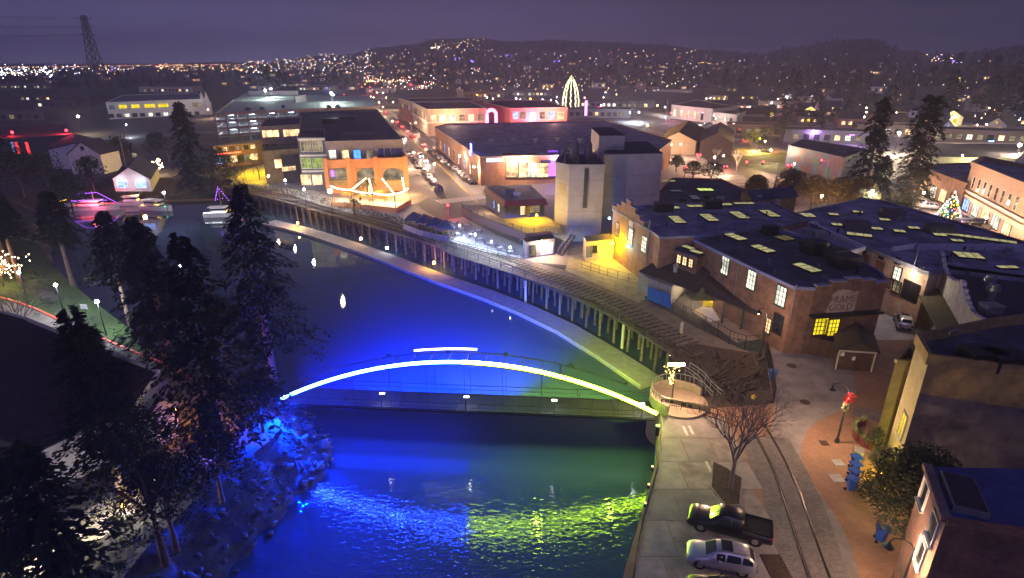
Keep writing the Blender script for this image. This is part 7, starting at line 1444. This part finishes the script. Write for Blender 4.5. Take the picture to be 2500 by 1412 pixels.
for k, (x, y, h, r, lab) in enumerate(((-23.6, 37.5, 7, 3.2, 'dark bushy tree on the bank above the blue reflection'), (-24.6, 32.5, 8, 3.4, 'dark bushy tree on the lower left bank'), (-23.8, 46.5, 6.5, 3.0, 'dark bushy tree at the top of the bank by the footbridge'), (-34, 61, 8, 3.6, 'dark bushy tree on the shore upstream of the footbridge'))): put(round_tree('bushy_tree', h, r, 300 + k, 4200, .30, M_crownd, lab=lab, squash=1.1), (x, y, -.3))
# foreground leafy tree at the left with street light behind
t = round_tree('leafy_tree', 13, 4.2, 31, 5200, .22, M_crownd, lab='dark leafy tree in front of the dark roofed house', squash=1.2); put(t, (-24.5, 31, 0)); t = round_tree('leafy_tree', 10, 3.6, 32, 4200, .22, M_crownd, lab='dark leafy tree over the lower left ground lights', squash=1.2); put(t, (-29.5, 37, 0))
t = bare_tree('bare_tree', 9, 33, 'thin leafless tree beside the park road at the left edge', M_bark, .5, 5, .16, 3); put(t, G(60, 850))
t = bare_tree('bare_tree', 6, 34, 'leafless tree on the left edge wound with golden bulbs', M_bark, .55, 4, .12, 3); put(t, G(10, 700)); rr = random.Random(8); m = MB()
for k in range(110): m.ball((rr.gauss(0, 1.7), rr.gauss(0, 1.4), 3.0 + rr.uniform(-1.2, 2.6)), .075)
tag(m.build('golden_bulbs', E_bulb, t, world=False), kind='stuff'); pointlight(t, (0, 0, 3.2), (1, .55, .18), 700, .8)
# low shrubs on the left bank and lower left ground: many small clumps nobody could count
m = MB(); rr = random.Random(17)
for k in range(430):
    i = rr.randrange(4, len(SL) - 40); p = SL[i] - SN[i] * rr.uniform(.9, 9); 
    if p.y > 100: continue
    r = rr.uniform(.4, 1.3); off = (SL[i] - p).length; leafcloud(m, (p.x, p.y, min(.3, -3.2 + off * .8) + r * .5), r, r, r * .8, 60, .24, rr, shell=.3)
tag(m.build('bank_shrubs', M_crownd), 'tangled dark shrubs covering the left river bank', 'shrubs', kind='stuff')
m = MB()
for k in range(150):
    p = Vector((rr.uniform(-46, -25), rr.uniform(22, 48), 0)); r = rr.uniform(.4, 1.2)
    if p.x > -27 and p.y > 30: continue
    leafcloud(m, (p.x, p.y, r * .5), r, r, r * .7, 40, .24, rr, shell=.3)
tag(m.build('garden_shrubs', M_crown), 'dark garden shrubs on the ground below the dark roofed house', 'shrubs', kind='stuff')
m = MB()
for k in range(2600):
    P = [G(x, y) for x, y in ((560, 455), (700, 474), (900, 528), (1000, 556), (1100, 590))]; i = rr.randrange(4); a = P[i] + (P[i + 1] - P[i]) * rr.random() + Vector((rr.uniform(-.5, 1), rr.uniform(-1, 3.5), 0)); q = a + Vector((0, 0, rr.uniform(.1, .7))); s_ = .32; m.add([q, q + Vector((rr.uniform(-s_, s_), rr.uniform(-s_, s_), .3)), q + Vector((rr.uniform(-s_, s_), rr.uniform(-s_, s_), -.1))], [(0, 1, 2)])
tag(m.build('shrub_border', mat('grey_green_shrub', (.10, .12, .08), .9, var=.5)), 'grey green shrub border along the riverside walk above the trestle', 'shrubs', kind='stuff')
# ground lights seen through the lower left trees
for px, py, c, w, lab in ((200, 1110, (.75, .85, 1), 420, 'cool garden light glowing through the lower left trees'), (120, 1330, (1, .9, .6), 330, 'warm garden light in the lower left corner'), (300, 1235, (1, .93, .75), 260, 'garden light on the path below the pale shelter'), (520, 1020, (1, .35, .15), 330, 'orange garden light beside the blue lit shed')):
    p = G(px, py, 1.3); l = thing('garden_light', lab, 'light', (p.x, p.y, 0)); MB().beam((p.x, p.y, 0), (p.x, p.y, 1.2), .07).build('post', M_black, l); MB().ball((p.x, p.y, 1.32), .13, 0, 8, 6).build('globe', E_lampc if c[2] > .9 else E_lampo, l); pointlight(l, (0, 0, 1.75), c, w, .25)
psheet('garden_path', [(60, 1330), (240, 1230), (370, 1180), (520, 1090), (540, 1110), (400, 1200), (280, 1290), (120, 1412), (0, 1412)], .02, M_conc)
# distant waterfront trees
con_at(478, 470, 248, 5.2, 41, 'tall dark conifer standing in front of the white office block', n=4200, s=.9, base=.05, shape=.55)
b = G(545, 478); t = round_tree('broad_tree', 11.5, 6.8, 42, 3800, .6, M_crownd, lab='broad dark round tree at the end of the trestle', squash=1.3, zc=.55); put(t, b)
for k, (px, py, h, r, lab) in enumerate(((120, 470, 9, 6, 'dark bushy tree in front of the white gabled house'), (230, 465, 8, 5, 'dark bushy tree right below the white gabled house'), (60, 480, 11, 7, 'dark bushy tree at the left edge beyond the marina'), (20, 420, 10, 6, 'dark tree at the left edge beside the red lit hall'), (300, 405, 9, 5, 'dark tree behind the waterfront shop'), (390, 385, 8, 5, 'dark tree right of the waterfront shop roof'), (180, 520, 8, 5, 'dark tree over the marina landing'))): put(round_tree('broad_tree', h, r, 50 + k, 1500, .7, M_crownd, lab=lab, squash=1.1), G(px, py))
for k, (px, py, h, lab) in enumerate(((600, 440, 8, 'leafy street tree in the yellow court on its left'), (634, 438, 9, 'leafy street tree in the yellow court at its centre'), (668, 430, 7, 'leafy street tree in the yellow court on its right'), (572, 420, 8, 'street tree speckled by shop lights left of the yellow court'))): put(bare_tree('bare_tree', h, 60 + k, lab, M_bark, .55, 4, .12, 3), G(px, py))
# palms
def palm(px, py, h, lab, seed):
    b = G(px, py); t = thing('palm_tree', lab, 'palm', b); rr = random.Random(seed); MB().tube([b, b + Vector((0, 0, h * .5)), b + Vector((.1, 0, h))], [.32, .24, .2], 8).build('trunk', M_bark, t)
    for k in range(20):
        a = k * 2.4; el_ = rr.uniform(-.2, 1.2); L = h * .62; m = MB(); P = [b + Vector((0, 0, h)) + Vector((math.cos(a) * u * L * math.cos(el_), math.sin(a) * u * L * math.cos(el_), u * L * math.sin(el_) - u * u * L * .7)) for u in (0, .25, .5, .75, 1)]; sd = Vector((-math.sin(a), math.cos(a), 0)) * .2
        for i in range(4):
            w0, w1 = (.3 + i) / 4, 1 - i / 5; m.add([P[i] - sd, P[i + 1] - sd * (1 - (i + 1) / 4.5) * 1.2, P[i + 1] + sd * (1 - (i + 1) / 4.5) * 1.2, P[i] + sd], [(0, 1, 2, 3)])
        m.build('frond', mat('palm_frond', (.07, .08, .035), .8, var=.4), t)
palm(866, 527, 3.4, 'small palm beside the riverside walk below the lit terrace', 1); palm(903, 492, 4.6, 'palm growing inside the string lit terrace', 2); palm(880, 490, 4.2, 'second palm inside the string lit terrace, left of the first', 3)
for k, (px, py, h, lab) in enumerate(((1150, 425, 6, 'leafless street tree at the store corner'), (1175, 445, 6, 'leafless street tree at the parking entry'), (1128, 400, 5, 'leafless street tree before the store side windows'), (900, 522, 4, 'small leafless tree below the lit terrace'), (1005, 320, 6, 'leafless street tree at the side street'), (975, 300, 6, 'leafless tree at the foot of the terracotta block'), (1030, 345, 5, 'leafless tree on the near corner of the side street'))): put(bare_tree('bare_tree', h, 70 + k, lab, M_barkp, .5, 4, .09, 3), G(px, py))
# right side
b = G(2110, 480); t = con_at(2110, 470, 238, 6.0, 80, 'tall dark redwood left of the star shaped lamp', n=5200, s=.85, base=.04, shape=.6); t = con_at(2215, 500, 232, 5.2, 81, 'tall columnar redwood right behind the star shaped lamp', n=6500, s=.8, base=.03, shape=.3, mf=M_crown)
t = con_at(2140, 495, 380, 4.6, 82, 'shorter redwood between the two tall ones', n=2600, s=.7, base=.03, shape=.6)
for k, (px, py, h, r, lab) in enumerate(((1843, 487, 5.6, 3.4, 'small round street tree farthest left in the row'), (1924, 490, 6.8, 4.6, 'round street tree second from the left in the row'), (1978, 512, 7.0, 4.6, 'round street tree in the middle of the row by the shed'), (2040, 520, 7.2, 5.0, 'round street tree second from the right in the row'), (2095, 515, 6.6, 4.4, 'round street tree at the right end of the row'))): put(round_tree('street_tree', h, r, 90 + k, 6000, .46, M_crowny if k != 1 else mat('brown_foliage', (.10, .07, .03), .9, var=.5), lab=lab, squash=.9), G(px, py))
for k, (px, py, h, lab) in enumerate(((1797, 420, 8, 'slender pale leafless tree at the junction'), (2032, 445, 8.5, 'slender pale leafless tree in front of the mural'), (2412, 530, 8, 'leafless tree before the ornate tan block'), (2455, 548, 8.5, 'second leafless tree before the ornate tan block'), (2488, 560, 8, 'leafless tree at the right edge before the tan block'), (2455, 520, 6, 'small leafless tree between the shopfront cars'), (1745, 400, 7, 'leafless tree beside the mill at the road'))): put(bare_tree('bare_tree', h, 110 + k, lab, M_barkp, .42, 5 if k < 5 else 4, .12, 3), G(px, py))
for k, (px, py, h, r, lab) in enumerate(((1690, 445, 6, 3.5, 'dark bushy tree right of the mill tower'), (1735, 448, 5.5, 4, 'dark bushy hedge tree behind the rear hall'), (1650, 420, 5, 3, 'dark tree at the foot of the mill tower'), (1830, 365, 7, 5, 'dark tree silhouetted against yellow light'), (1865, 355, 7, 5, 'second dark tree silhouetted against yellow light'), (1900, 345, 8, 5, 'dark tree left above the mural'), (1880, 300, 9, 6, 'dark round tree beyond the yellow lit trees'), (2330, 400, 4.5, 3.5, 'dark low tree in front of the yellow fronted shop'), (2440, 395, 4.5, 3.5, 'dark low tree at the right of the yellow fronted shop'))): put(round_tree('broad_tree', h, r, 130 + k, 1500, .5, M_crown, lab=lab), G(px, py))
# near dark tree by the corner building, and the shrub above the planter
t = round_tree('leafy_tree', 8.4, 3.9, 150, 17000, .27, M_crown, lab='dense dark leafy tree hiding the corner of the brick building', squash=1.15, zc=.6); put(t, G(2205, 1345))
t = round_tree('leafy_shrub', 3.4, 1.3, 151, 2400, .15, mat('bright_leaf', (.12, .15, .04), .8, var=.5), lab='yellow lit leafy shrub beside the blue bins', squash=1.1, cat='shrub'); put(t, G(2140, 1175)); t = round_tree('leafy_shrub', 3.2, 1.0, 152, 1600, .15, M_crown, lab='slim leafy shrub at the foot of the beige entrance', squash=1.5, cat='shrub'); put(t, G(2125, 1120))
GLl = thing('tree_uplight', 'yellow uplight glowing inside the leafy shrub by the bins', 'light', G(2150, 1165)); p = G(2150, 1165); MB().cyl(p, .12, .35, 8).build('housing', M_black, GLl); MB().ball(p + Vector((0, 0, .42)), .09, 0, 8, 6).build('bulb', E_lampo, GLl); pointlight(GLl, (0, -.3, 1.3), (1, .85, .1), 150, .15)
# string lit tall tree, Christmas tree
b = G(1392, 285); h = GY(1392, 186, b.y).z; XT = conifer('string_lit_tree', h, 4.8, 160, 2400, 1.1, .2, None, None, .2, .5, 'tree', 'tall tree outlined by hanging strings of yellow lights'); put(XT, b)
for k in range(10):
    a = k * 2 * math.pi / 10 + .2; m = MB()
    for j in range(34):
        f = j / 33 * .8; rad = 5.3 * math.sin(min(1, f * 1.35) * math.pi / 2) ** .75 * (1 - .12 * max(0, f - .7)); q = Vector((math.cos(a + .05 * math.sin(j)) * rad, math.sin(a) * rad, h - f * h * .92)); m.ball(q, .30, 0, 4, 3)
    m.build('light_string', E_pale, XT, world=False)
b = G(2313, 538); h = GY(2313, 470, b.y).z; CT = conifer('christmas_tree', h, 2.6, 161, 1800, .4, .04, M_crown, None, .1, .9, 'tree', 'Christmas tree covered in coloured bulbs beside the parked cars'); put(CT, b); rr = random.Random(5)
for nm_, e_ in (('blue_bulbs', E_bulbb), ('red_bulbs', E_bulbr), ('yellow_bulbs', E_bulby), ('white_bulbs', E_bulbw), ('green_bulbs', E_bulbg)):
    m = MB()
    for k in range(34): f = rr.random() ** .8; a = rr.random() * 6.28; rad = 2.7 * f; m.ball((math.cos(a) * rad, math.sin(a) * rad, h * (1 - f) + .2), .10, 0, 5, 4)
    tag(m.build(nm_, e_, CT, world=False), kind='stuff')
pointlight(CT, (0, -3.2, 2.5), (.8, .8, 1), 120, .5)
st_ = conifer('lit_conifer', 12, 3, 162, 700, .9, .05, None, None, .2, .8, 'tree', 'small conifer with pale bulbs left of the string lit tree'); put(st_, G(1358, 285)); m = MB(); rr = random.Random(6)
for k in range(26): f = rr.random(); a = rr.random() * 6.28; m.ball((math.cos(a) * 3 * f, math.sin(a) * 3 * f, 12 * (1 - f)), .25, 0, 4, 3)
tag(m.build('pale_bulbs', E_bulbw, st_, world=False), kind='stuff')
DENS = 3
# trees of the far streets: shared models
TPs = [conifer('distant_tree', 17, 4.0, 200, 420, 1.8, .05, None, None, .2, .6, 'tree', 'dark tree standing among the far houses'), conifer('distant_tree', 22, 4.4, 201, 480, 2.0, .05, None, None, .2, .7, 'tree', 'dark tree standing among the far houses'), round_tree('distant_tree', 11, 5.5, 202, 420, 1.5, M_crownd, lab='dark tree standing among the far houses', squash=1.2), round_tree('distant_tree', 9, 5, 203, 360, 1.4, M_crown, lab='dark tree standing among the far houses', squash=1.2)]
for t in TPs: t['group'] = 'dark trees among the far houses'
reg(None); rnd = random.Random(77); n_ = 0; usedt = [0] * 4
while n_ < 295:
    px = rnd.uniform(640, 2540) if rnd.random() < .88 else rnd.uniform(0, 640); py = 165 + (rnd.random() ** .8) * (170 if px > 1650 else 55); 
    if 1640 < px < 1900 and py > 235: continue
    if 1900 < px < 2130 and py > 320: continue
    if px > 2180 and py > 300: continue
    if 880 < px < 1040 and py > 170: continue
    p = on_terrain(px, py)
    if p is None or p.length > 1600: continue
    k = rnd.randrange(4) if px < 1500 else rnd.choice([0, 1, 1, 2, 3]); sc = rnd.uniform(.7, 1.2) + (.25 if px > 2300 else 0)
    if not usedt[k]: put(TPs[k], p, 0, sc); usedt[k] = 1
    else: copy_tree(TPs[k], p, rnd.uniform(0, 6), sc)
    n_ += 1
big = conifer('distant_tree', 30, 8, 204, 900, 2.2, .03, None, None, .2, .6, 'tree', 'very tall dark conifer at the right edge of the horizon'); put(big, G(2490, 300)); big.scale = (1, 1, 1.25)
# far woods and far town lights: past counting
m = MB(); rr = random.Random(99)
for k in range(5200):
    px = rr.uniform(-40, 2540); py = rr.uniform(100, 215); p = on_terrain(px, py)
    if p is None or p.length < 500: continue
    if px < 900 and rr.random() < .75: continue
    s = rr.uniform(4, 9); h = s * rr.uniform(.6, 1.3)
    for j in range(3):
        a = rr.random() * 6.28; d = Vector((math.cos(a), math.sin(a), 0)) * s * .5; m.add([p - d, p + d, p + d * .35 + Vector((0, 0, h * rr.uniform(.7, 1))), p - d * .45 + Vector((0, 0, h))], [(0, 1, 2, 3)])
tag(m.build('distant_woodland', M_crownd), 'dark woods covering the far plain and hills', 'woodland', kind='stuff')
cols = [('warm', (1, .62, .34), 15, 5), ('amber', (1, .50, .14), 13, 4), ('cool', (.85, .9, 1), 17, 4), ('violet', (.28, .18, 1), 13, 1), ('red', (1, .10, .10), 12, 1), ('pale', (.95, .9, .6), 10, 3)]
MBs = {c[0]: MB() for c in cols}; bag = [c[0] for c in cols for _ in range(c[3])]
def dot_(px, py, c=None, s=1.0, lift=6):
    p = on_terrain(px, py)
    if p is None: return
    r = p.length * .00040 * s * rr.uniform(.6, 1.3); MBs[c or rr.choice(bag)].ball(p + Vector((0, 0, lift)), r, 0, 5, 3)
for k in range(300): dot_(rr.uniform(590, 905), rr.gauss(163, 16), None, 1.0)
for k in range(120): dot_(rr.uniform(0, 330), rr.gauss(178, 10), None, 1.0)
for k in range(60): dot_(rr.uniform(0, 130), rr.gauss(182, 9), 'cool', 1.6)
for k in range(90): dot_(rr.uniform(380, 600), rr.gauss(172, 5), rr.choice(['amber', 'warm']), .9)
for k in range(48): x = rr.uniform(0, 1); dot_(1052 + 130 * x + rr.gauss(0, 6), 122 - 24 * x + rr.gauss(0, 6) + (rr.random() < .3) * rr.uniform(5, 25), rr.choice(['warm', 'amber', 'pale']), .9)
for k in range(12): dot_(1052 + rr.uniform(0, 22), 122 - rr.uniform(-2, 3), 'pale', 1.3)
for k in range(330): dot_(rr.uniform(880, 1700), rr.uniform(125, 240), None, .85)
for k in range(170): dot_(rr.uniform(1650, 2500), rr.uniform(140, 320), rr.choice(['warm', 'amber', 'pale', 'cool']), .7)
for k in range(70): dot_(rr.uniform(870, 1060), rr.uniform(195, 232), rr.choice(['warm', 'amber', 'red', 'cool']), 1.2)
for k in range(30): dot_(rr.uniform(890, 990), 210 + rr.uniform(-3, 3), rr.choice(['warm', 'amber']), 1.5)
for k in range(24): dot_(rr.uniform(2260, 2330), rr.uniform(138, 160), rr.choice(['warm', 'violet']), .9)
for k in range(14): dot_(1700 + k * 5, 163 + rr.uniform(-3, 1), 'amber', .9)
for cx, cy in ((1118, 152), (1158, 157), (1242, 145), (1358, 158), (1590, 158), (2330, 160)):
    for k in range(9): dot_(cx + rr.uniform(-8, 8), cy + rr.uniform(-3, 3), 'violet', .9)
for k in range(260): x = rr.uniform(0, 600); dot_(x, 160 + (600 - x) * .012 + rr.uniform(-1, 1) * .8, rr.choice(['red', 'warm']) if x < 590 else 'warm', .55, 3)
MB_all = None
for c, col_, st_2, _ in cols:
    tag(MBs[c].build('distant_town_lights', nosample(emis('town_light_' + c, col_, st_2))), {'warm': 'warm white pinpoint lights scattered over the far town', 'amber': 'amber pinpoint lights scattered over the far town', 'cool': 'cool white pinpoint lights of the far town, thickest at left', 'violet': 'violet pinpoint lights in small clusters on the far slopes', 'red': 'red pinpoint lights along the far road', 'pale': 'pale yellow pinpoint lights over the hillside'}[c], 'town lights', kind='stuff')
# ------------------------------------------------------------------ boats
def boat(px, py, L, W_, H_, ang_, lab, cabin=True, mast=0, lights=()):
    c = G(px, py, ZW); t = thing('moored_boat', lab, 'boat', c, None, ang_); m = MB(); st = [(-.5, .75), (-.3, .95), (0, 1), (.25, .8), (.42, .4), (.5, .04)]; vs = []
    for x, w in st: vs += [(x * L, -w * W_ / 2, H_ * (1 + max(0, x) * .5)), (x * L, -w * W_ * .38, -.2), (x * L, w * W_ * .38, -.2), (x * L, w * W_ / 2, H_ * (1 + max(0, x) * .5))]
    k = len(st); m.add(vs, [(i * 4 + j, i * 4 + j + 1, (i + 1) * 4 + j + 1, (i + 1) * 4 + j) for i in range(k - 1) for j in range(3)] + [(0, 1, 2, 3)]); m.build('hull', M_white, t, world=False)
    MB().add([(x * L, s * w * W_ / 2, H_ * (1 + max(0, x) * .5) - .08) for x, w in st for s in (-1, 1)], [(2 * i, 2 * i + 2, 2 * i + 3, 2 * i + 1) for i in range(k - 1)]).build('deck', M_grey, t, world=False)
    if cabin:
        cb_ = MB().box((-.08 * L, 0, H_ + .75), (L * .42, W_ * .66, 1.4)).build('cabin', M_white, t, world=False); MB().box((-.08 * L, 0, H_ + .95), (L * .425, W_ * .67, .45)).build('window_band', M_glassd, cb_, world=False); MB().box((-.1 * L, 0, H_ + 1.5), (L * .5, W_ * .74, .1)).build('cabin_roof', M_white, t, world=False)
    if mast: MB().tube([(0, 0, H_), (0, 0, mast)], .09, 6).build('mast', M_grey, t, world=False)
    for e, pts in lights:
        m = MB()
        for a, b, n in pts:
            for i in range(n + 1): m.ball(Vector(a) + (Vector(b) - Vector(a)) * i / n, .075, 0, 5, 4)
        tag(m.build('string_lights', e, t, world=False), kind='stuff')
    return t
bt = boat(235, 512, 12, 3.8, 1.1, .1, 'boat strung with violet and red lights at the marina', True, 5, [(E_bulbv, [((-5, -1.5, 2.8), (4, -1.5, 2.8), 26), ((-3, -1.2, 4.6), (2, -1.2, 4.8), 14), ((-3, -1.2, 4.6), (-5, -1.5, 2.8), 8), ((2, -1.2, 4.8), (5.5, 0, 1.8), 14)]), (E_bulbr, [((-4, -2, 1.6), (5.5, -1, 1.9), 26), ((-3, -2, 1.9), (4, -1.8, 2.1), 20)])]); pointlight(bt, (1, -3, 3), (1, .15, .3), 700, .8)
boat(385, 512, 10, 3.6, 1.1, -.3, 'white cabin cruiser with a teal light moored right of the lit boat', True, 0, [(E_bulbg, [((4, -1.2, 1.4), (4.3, -1.2, 1.4), 1)]), (E_bulby, [((1, -1.5, 1.8), (2.5, -1.5, 1.8), 4)])])
boat(330, 500, 8, 3, 1, .2, 'small dark moored boat between the two bigger ones', True)
boat(150, 508, 7, 2.6, 1, .3, 'little boat with yellow bulbs at the left of the marina', False, 0, [(E_bulby, [((-2, 0, 1.5), (2, 0, 2.2), 9)])])
sb = boat(545, 528, 9, 3, 1, .15, 'sailboat whose mast is outlined by violet lights near the trestle end', True, 7.5, [(E_bulbv, [((0, 0, 7.5), (-1.2, 0, 4.2), 9), ((0, 0, 7.5), (3.3, 0, 1.8), 10), ((-1.2, 0, 4.2), (.6, 0, 4.6), 3)]), (E_bulbw, [((-4, -1.4, 1.3), (1, -1.4, 1.3), 14)]), (E_bulby, [((1.5, -1.3, 1.6), (4.2, -.4, 2.2), 10)]), (E_bulbr, [((3, -1, 1.5), (4.6, 0, 1.2), 5)])])
boat(420, 425, 9, 3, 1, .2, 'small sailboat on a stand beyond the waterfront shop', True, 8)
bpd = thing('boat_landing', 'low wooden boat landing across the head of the marina', 'dock', G(300, 498, ZW)); a, b = G(130, 500, -3.5), G(520, 488, -3.5); n_ = 14
for k in range(n_): p, q = a + (b - a) * k / n_, a + (b - a) * (k + .96) / n_; MB().beam(p, q, 1.8, .3).build('landing_board', M_wood, bpd)
pointlight(bpd, (6, -1, 3.5), (1, .55, .2), 500, .5)
# ------------------------------------------------------------------ plaza furniture
def binp(col, nm):
    t = thing(nm, nm, 'bin', (0, 0, 0)); MB().tube([(0, 0, .12), (0, 0, .95)], [.26, .36], 4, smooth=False).build('body', col, t, world=False); MB().box((0, 0, 1.0), (.66, .62, .08), R(45) * 0).build('lid', col, t, world=False)
    for s in (-1, 1): MB().tube([(s * .24 - .03, .24, .1), (s * .24 + .03, .24, .1)], .1, 10).build('wheel', M_tyre, t, world=False)
    MB().beam((-.25, .36, .98), (.25, .36, .98), .05).build('handle', M_black, t, world=False); return t
bb = binp(M_blue, 'wheeled_bin'); reg(None); BI = [(2085, 1145, 'blue', 'blue wheeled bin at the far end of the row by the shrub'), (2083, 1162, 'blue', 'second blue wheeled bin from the far end'), (2080, 1178, 'blue', 'blue wheeled bin second from the near end'), (2076, 1198, 'blue', 'blue wheeled bin nearest us in the row'), (1884, 930, 'blue', 'lone blue wheeled bin against the mesh fence'), (2090, 1128, 'grey', 'grey wheeled bin behind the blue row'), (2148, 1322, 'blue', 'blue wheeled bin under the dark tree')]
for k, (px, py, c, lab) in enumerate(BI):
    p = G(px, py)
    if k == 0: bb.location = p; bb['label'] = lab; bb.scale = (1.25,) * 3; o = bb
    else: o = copy_tree(bb, p, .2 * k, 1.25, lab, None, {'body': mat('grey_plastic', (.3, .28, .27), .5), 'lid': mat('grey_plastic', (.3, .28, .27), .5)} if c == 'grey' else None)
PLn = thing('curved_planter', 'curved red brown planter with a leafy garland edge beside the beige entrance', 'planter', G(2120, 1060)); cc = G(2150, 1075); 
for k in range(12):
    a0, a1 = R(150 + k * 9.5), R(150 + (k + .97) * 9.5); a0, a1 = R(95 + k * 11), R(95 + (k + .97) * 11); A, B = cc + Vector((math.cos(a0) * 2.3, math.sin(a0) * 2.3, .4)), cc + Vector((math.cos(a1) * 2.3, math.sin(a1) * 2.3, .4)); MB().beam(A, B, .18, .8).build('panel', mat('planter_red', (.16, .035, .03), .7), PLn)
m = MB(); rr = random.Random(4)
for k in range(520): a = R(rr.uniform(95, 225)); q = cc + Vector((math.cos(a) * 2.3 + rr.uniform(-.15, .15), math.sin(a) * 2.3 + rr.uniform(-.15, .15), .9 + rr.uniform(-.12, .15))); m.add([q, q + Vector((rr.uniform(-.15, .15), rr.uniform(-.15, .15), .1)), q + Vector((rr.uniform(-.15, .15), rr.uniform(-.15, .15), -.1))], [(0, 1, 2)])
tag(m.build('garland', mat('garland_green', (.20, .24, .10), .9), PLn), kind='stuff')
for px, py, r, lab in ((1933, 893, .55, 'round manhole cover on the upper plaza'), (1965, 982, .5, 'round manhole cover near the plaza centre')): p = G(px, py, .012); o = MB().cyl(p, r, .012, 24).cyl(p + Vector((0, 0, .012)), r * .8, .004, 24).build('manhole_cover', M_rust, None, p); tag(o, lab, 'manhole cover')
for px, py, w, lab in ((2012, 1082, .7, 'square dark drain grate on the brick plaza'), (2046, 1130, .9, 'pale square access cover by the bins, farther one'), (2043, 1168, 1.0, 'pale square access cover by the bins, nearer one'), (1898, 1392, 1.5, 'brown steel grate in the parking apron at the bottom edge')): p = G(px, py, .012); root = MB().box(p + Vector((0, 0, .02)), (w, w * (1 if w < 1.2 else 1.8), .04)).build('access_cover', M_rust if w in (.7, 1.5) else M_conc2, None, p); tag(root, lab, 'cover')
OB = thing('overlook_signs', 'low panel wall with two small dark plaques beside the overlook ramp', 'wall', G(1650, 1000)); a, b = G(1622, 985), G(1735, 1012); MB().beam(a + Vector((0, 0, .4)), b + Vector((0, 0, .4)), .2, .8).build('wall', mat('overlook_concrete', (.34, .27, .21), .8), OB)
for u in (.15, .42, .55): MB().box(a + (b - a) * u + Vector((-.03, -.14, .5)), (.38, .06, .35), math.atan2((b - a).y, (b - a).x)).build('plaque', M_black, OB)
RBn = thing('roadside_barrier', 'low brown barrier with a yellow flower shaped plate by the rail sidings', 'barrier', G(1845, 985)); a, b = G(1820, 985), G(1882, 980); MB().beam(a + Vector((0, 0, .7)), b + Vector((0, 0, .7)), .2, 1.3).build('barrier_board', M_wood, RBn); m = MB(); p = a + (b - a) * .25 + Vector((0, -.16, .8))
for k in range(5): m.ball(p + Vector((.17 * math.cos(k * 1.257), 0, .17 * math.sin(k * 1.257))), .13, 0, 6, 4)
m.build('flower_plate', mat('yellow_plate', (.75, .6, .03), .5), RBn)
# rusty sidings: loose timbers beside the track
DBs = thing('timber_pile', 'untidy pile of old sleepers and rusty iron between the track and the plaza fence', 'timber pile', G(1790, 900)); rr = random.Random(12)
for k in range(70):
    p = G(rr.uniform(1700, 1868), rr.uniform(868, 985)); 
    if p.x < 22.8 + (p.y - 49) * -.1: continue
    MB().box(p + Vector((0, 0, .15 + rr.random() * .3)), (rr.uniform(1.4, 2.8), .24, .2), rr.uniform(.4, 1.4)).build('sleeper', rr.choice([M_rust, M_dwood, M_wood]), DBs)
o = psheet('siding_ground', [(1640, 850), (1700, 840), (1868, 868), (1888, 985), (1700, 1000)], .03, M_soil)
for k, (px, py, lab) in enumerate(((1604, 1062, 'small dark bollard on the green railed quay'),)): p = G(px, py); t = thing('bollard', lab, 'bollard', p); MB().cyl(p, .2, .95, 10).build('post', M_black, t); MB().cyl(p + Vector((0, 0, .95)), .24, .12, 10).build('cap', M_trim, t)
for k, (px, py, lab) in enumerate(((1592, 1148, 'small amber quay marker light at the bend of the railing'), (1583, 1192, 'small amber quay marker light in the middle'), (1575, 1238, 'small amber quay marker light nearest the pickup'))): p = G(px, py); t = thing('quay_marker', lab, 'light', p); MB().cyl(p, .12, .35, 8).build('post', M_black, t); MB().ball(p + Vector((0, 0, .4)), .09, 0, 8, 6).build('bulb', emis('marker_amber', (1, .6, .25), 3), t)
# stacks of planters on the apron
for px, py, lab in ((1673, 1052, 'pair of pale paint marks on the apron near the overlook'), (1730, 1140, 'pale paint mark beside the tree bed')): p = G(px, py, .034); o = MB().box(p, (.25, 1.5, .006)).box(p + Vector((.6, .1, 0)), (.25, 1.4, .006)).build('paint_mark', M_line, None, p); tag(o, lab, 'marking')

me = bpy.data.meshes.new('haze'); q = MB().box((0, 1540, 72.0), (7600, 3700, 157)); me.from_pydata(q.v, [], q.f); hz = bpy.data.objects.new('haze', me); COL.objects.link(hz); hz['kind'] = 'stuff'
hm = bpy.data.materials.new('haze_air'); hm.use_nodes = True; t = hm.node_tree; t.nodes.clear(); o_ = N(t, 'ShaderNodeOutputMaterial'); pv = N(t, 'ShaderNodeVolumePrincipled'); pv.inputs['Color'].default_value = (.80, .79, 1, 1); pv.inputs['Density'].default_value = .00042; pv.inputs['Anisotropy'].default_value = .2
t.links.new(pv.outputs[0], o_.inputs['Volume']); me.materials.append(hm)
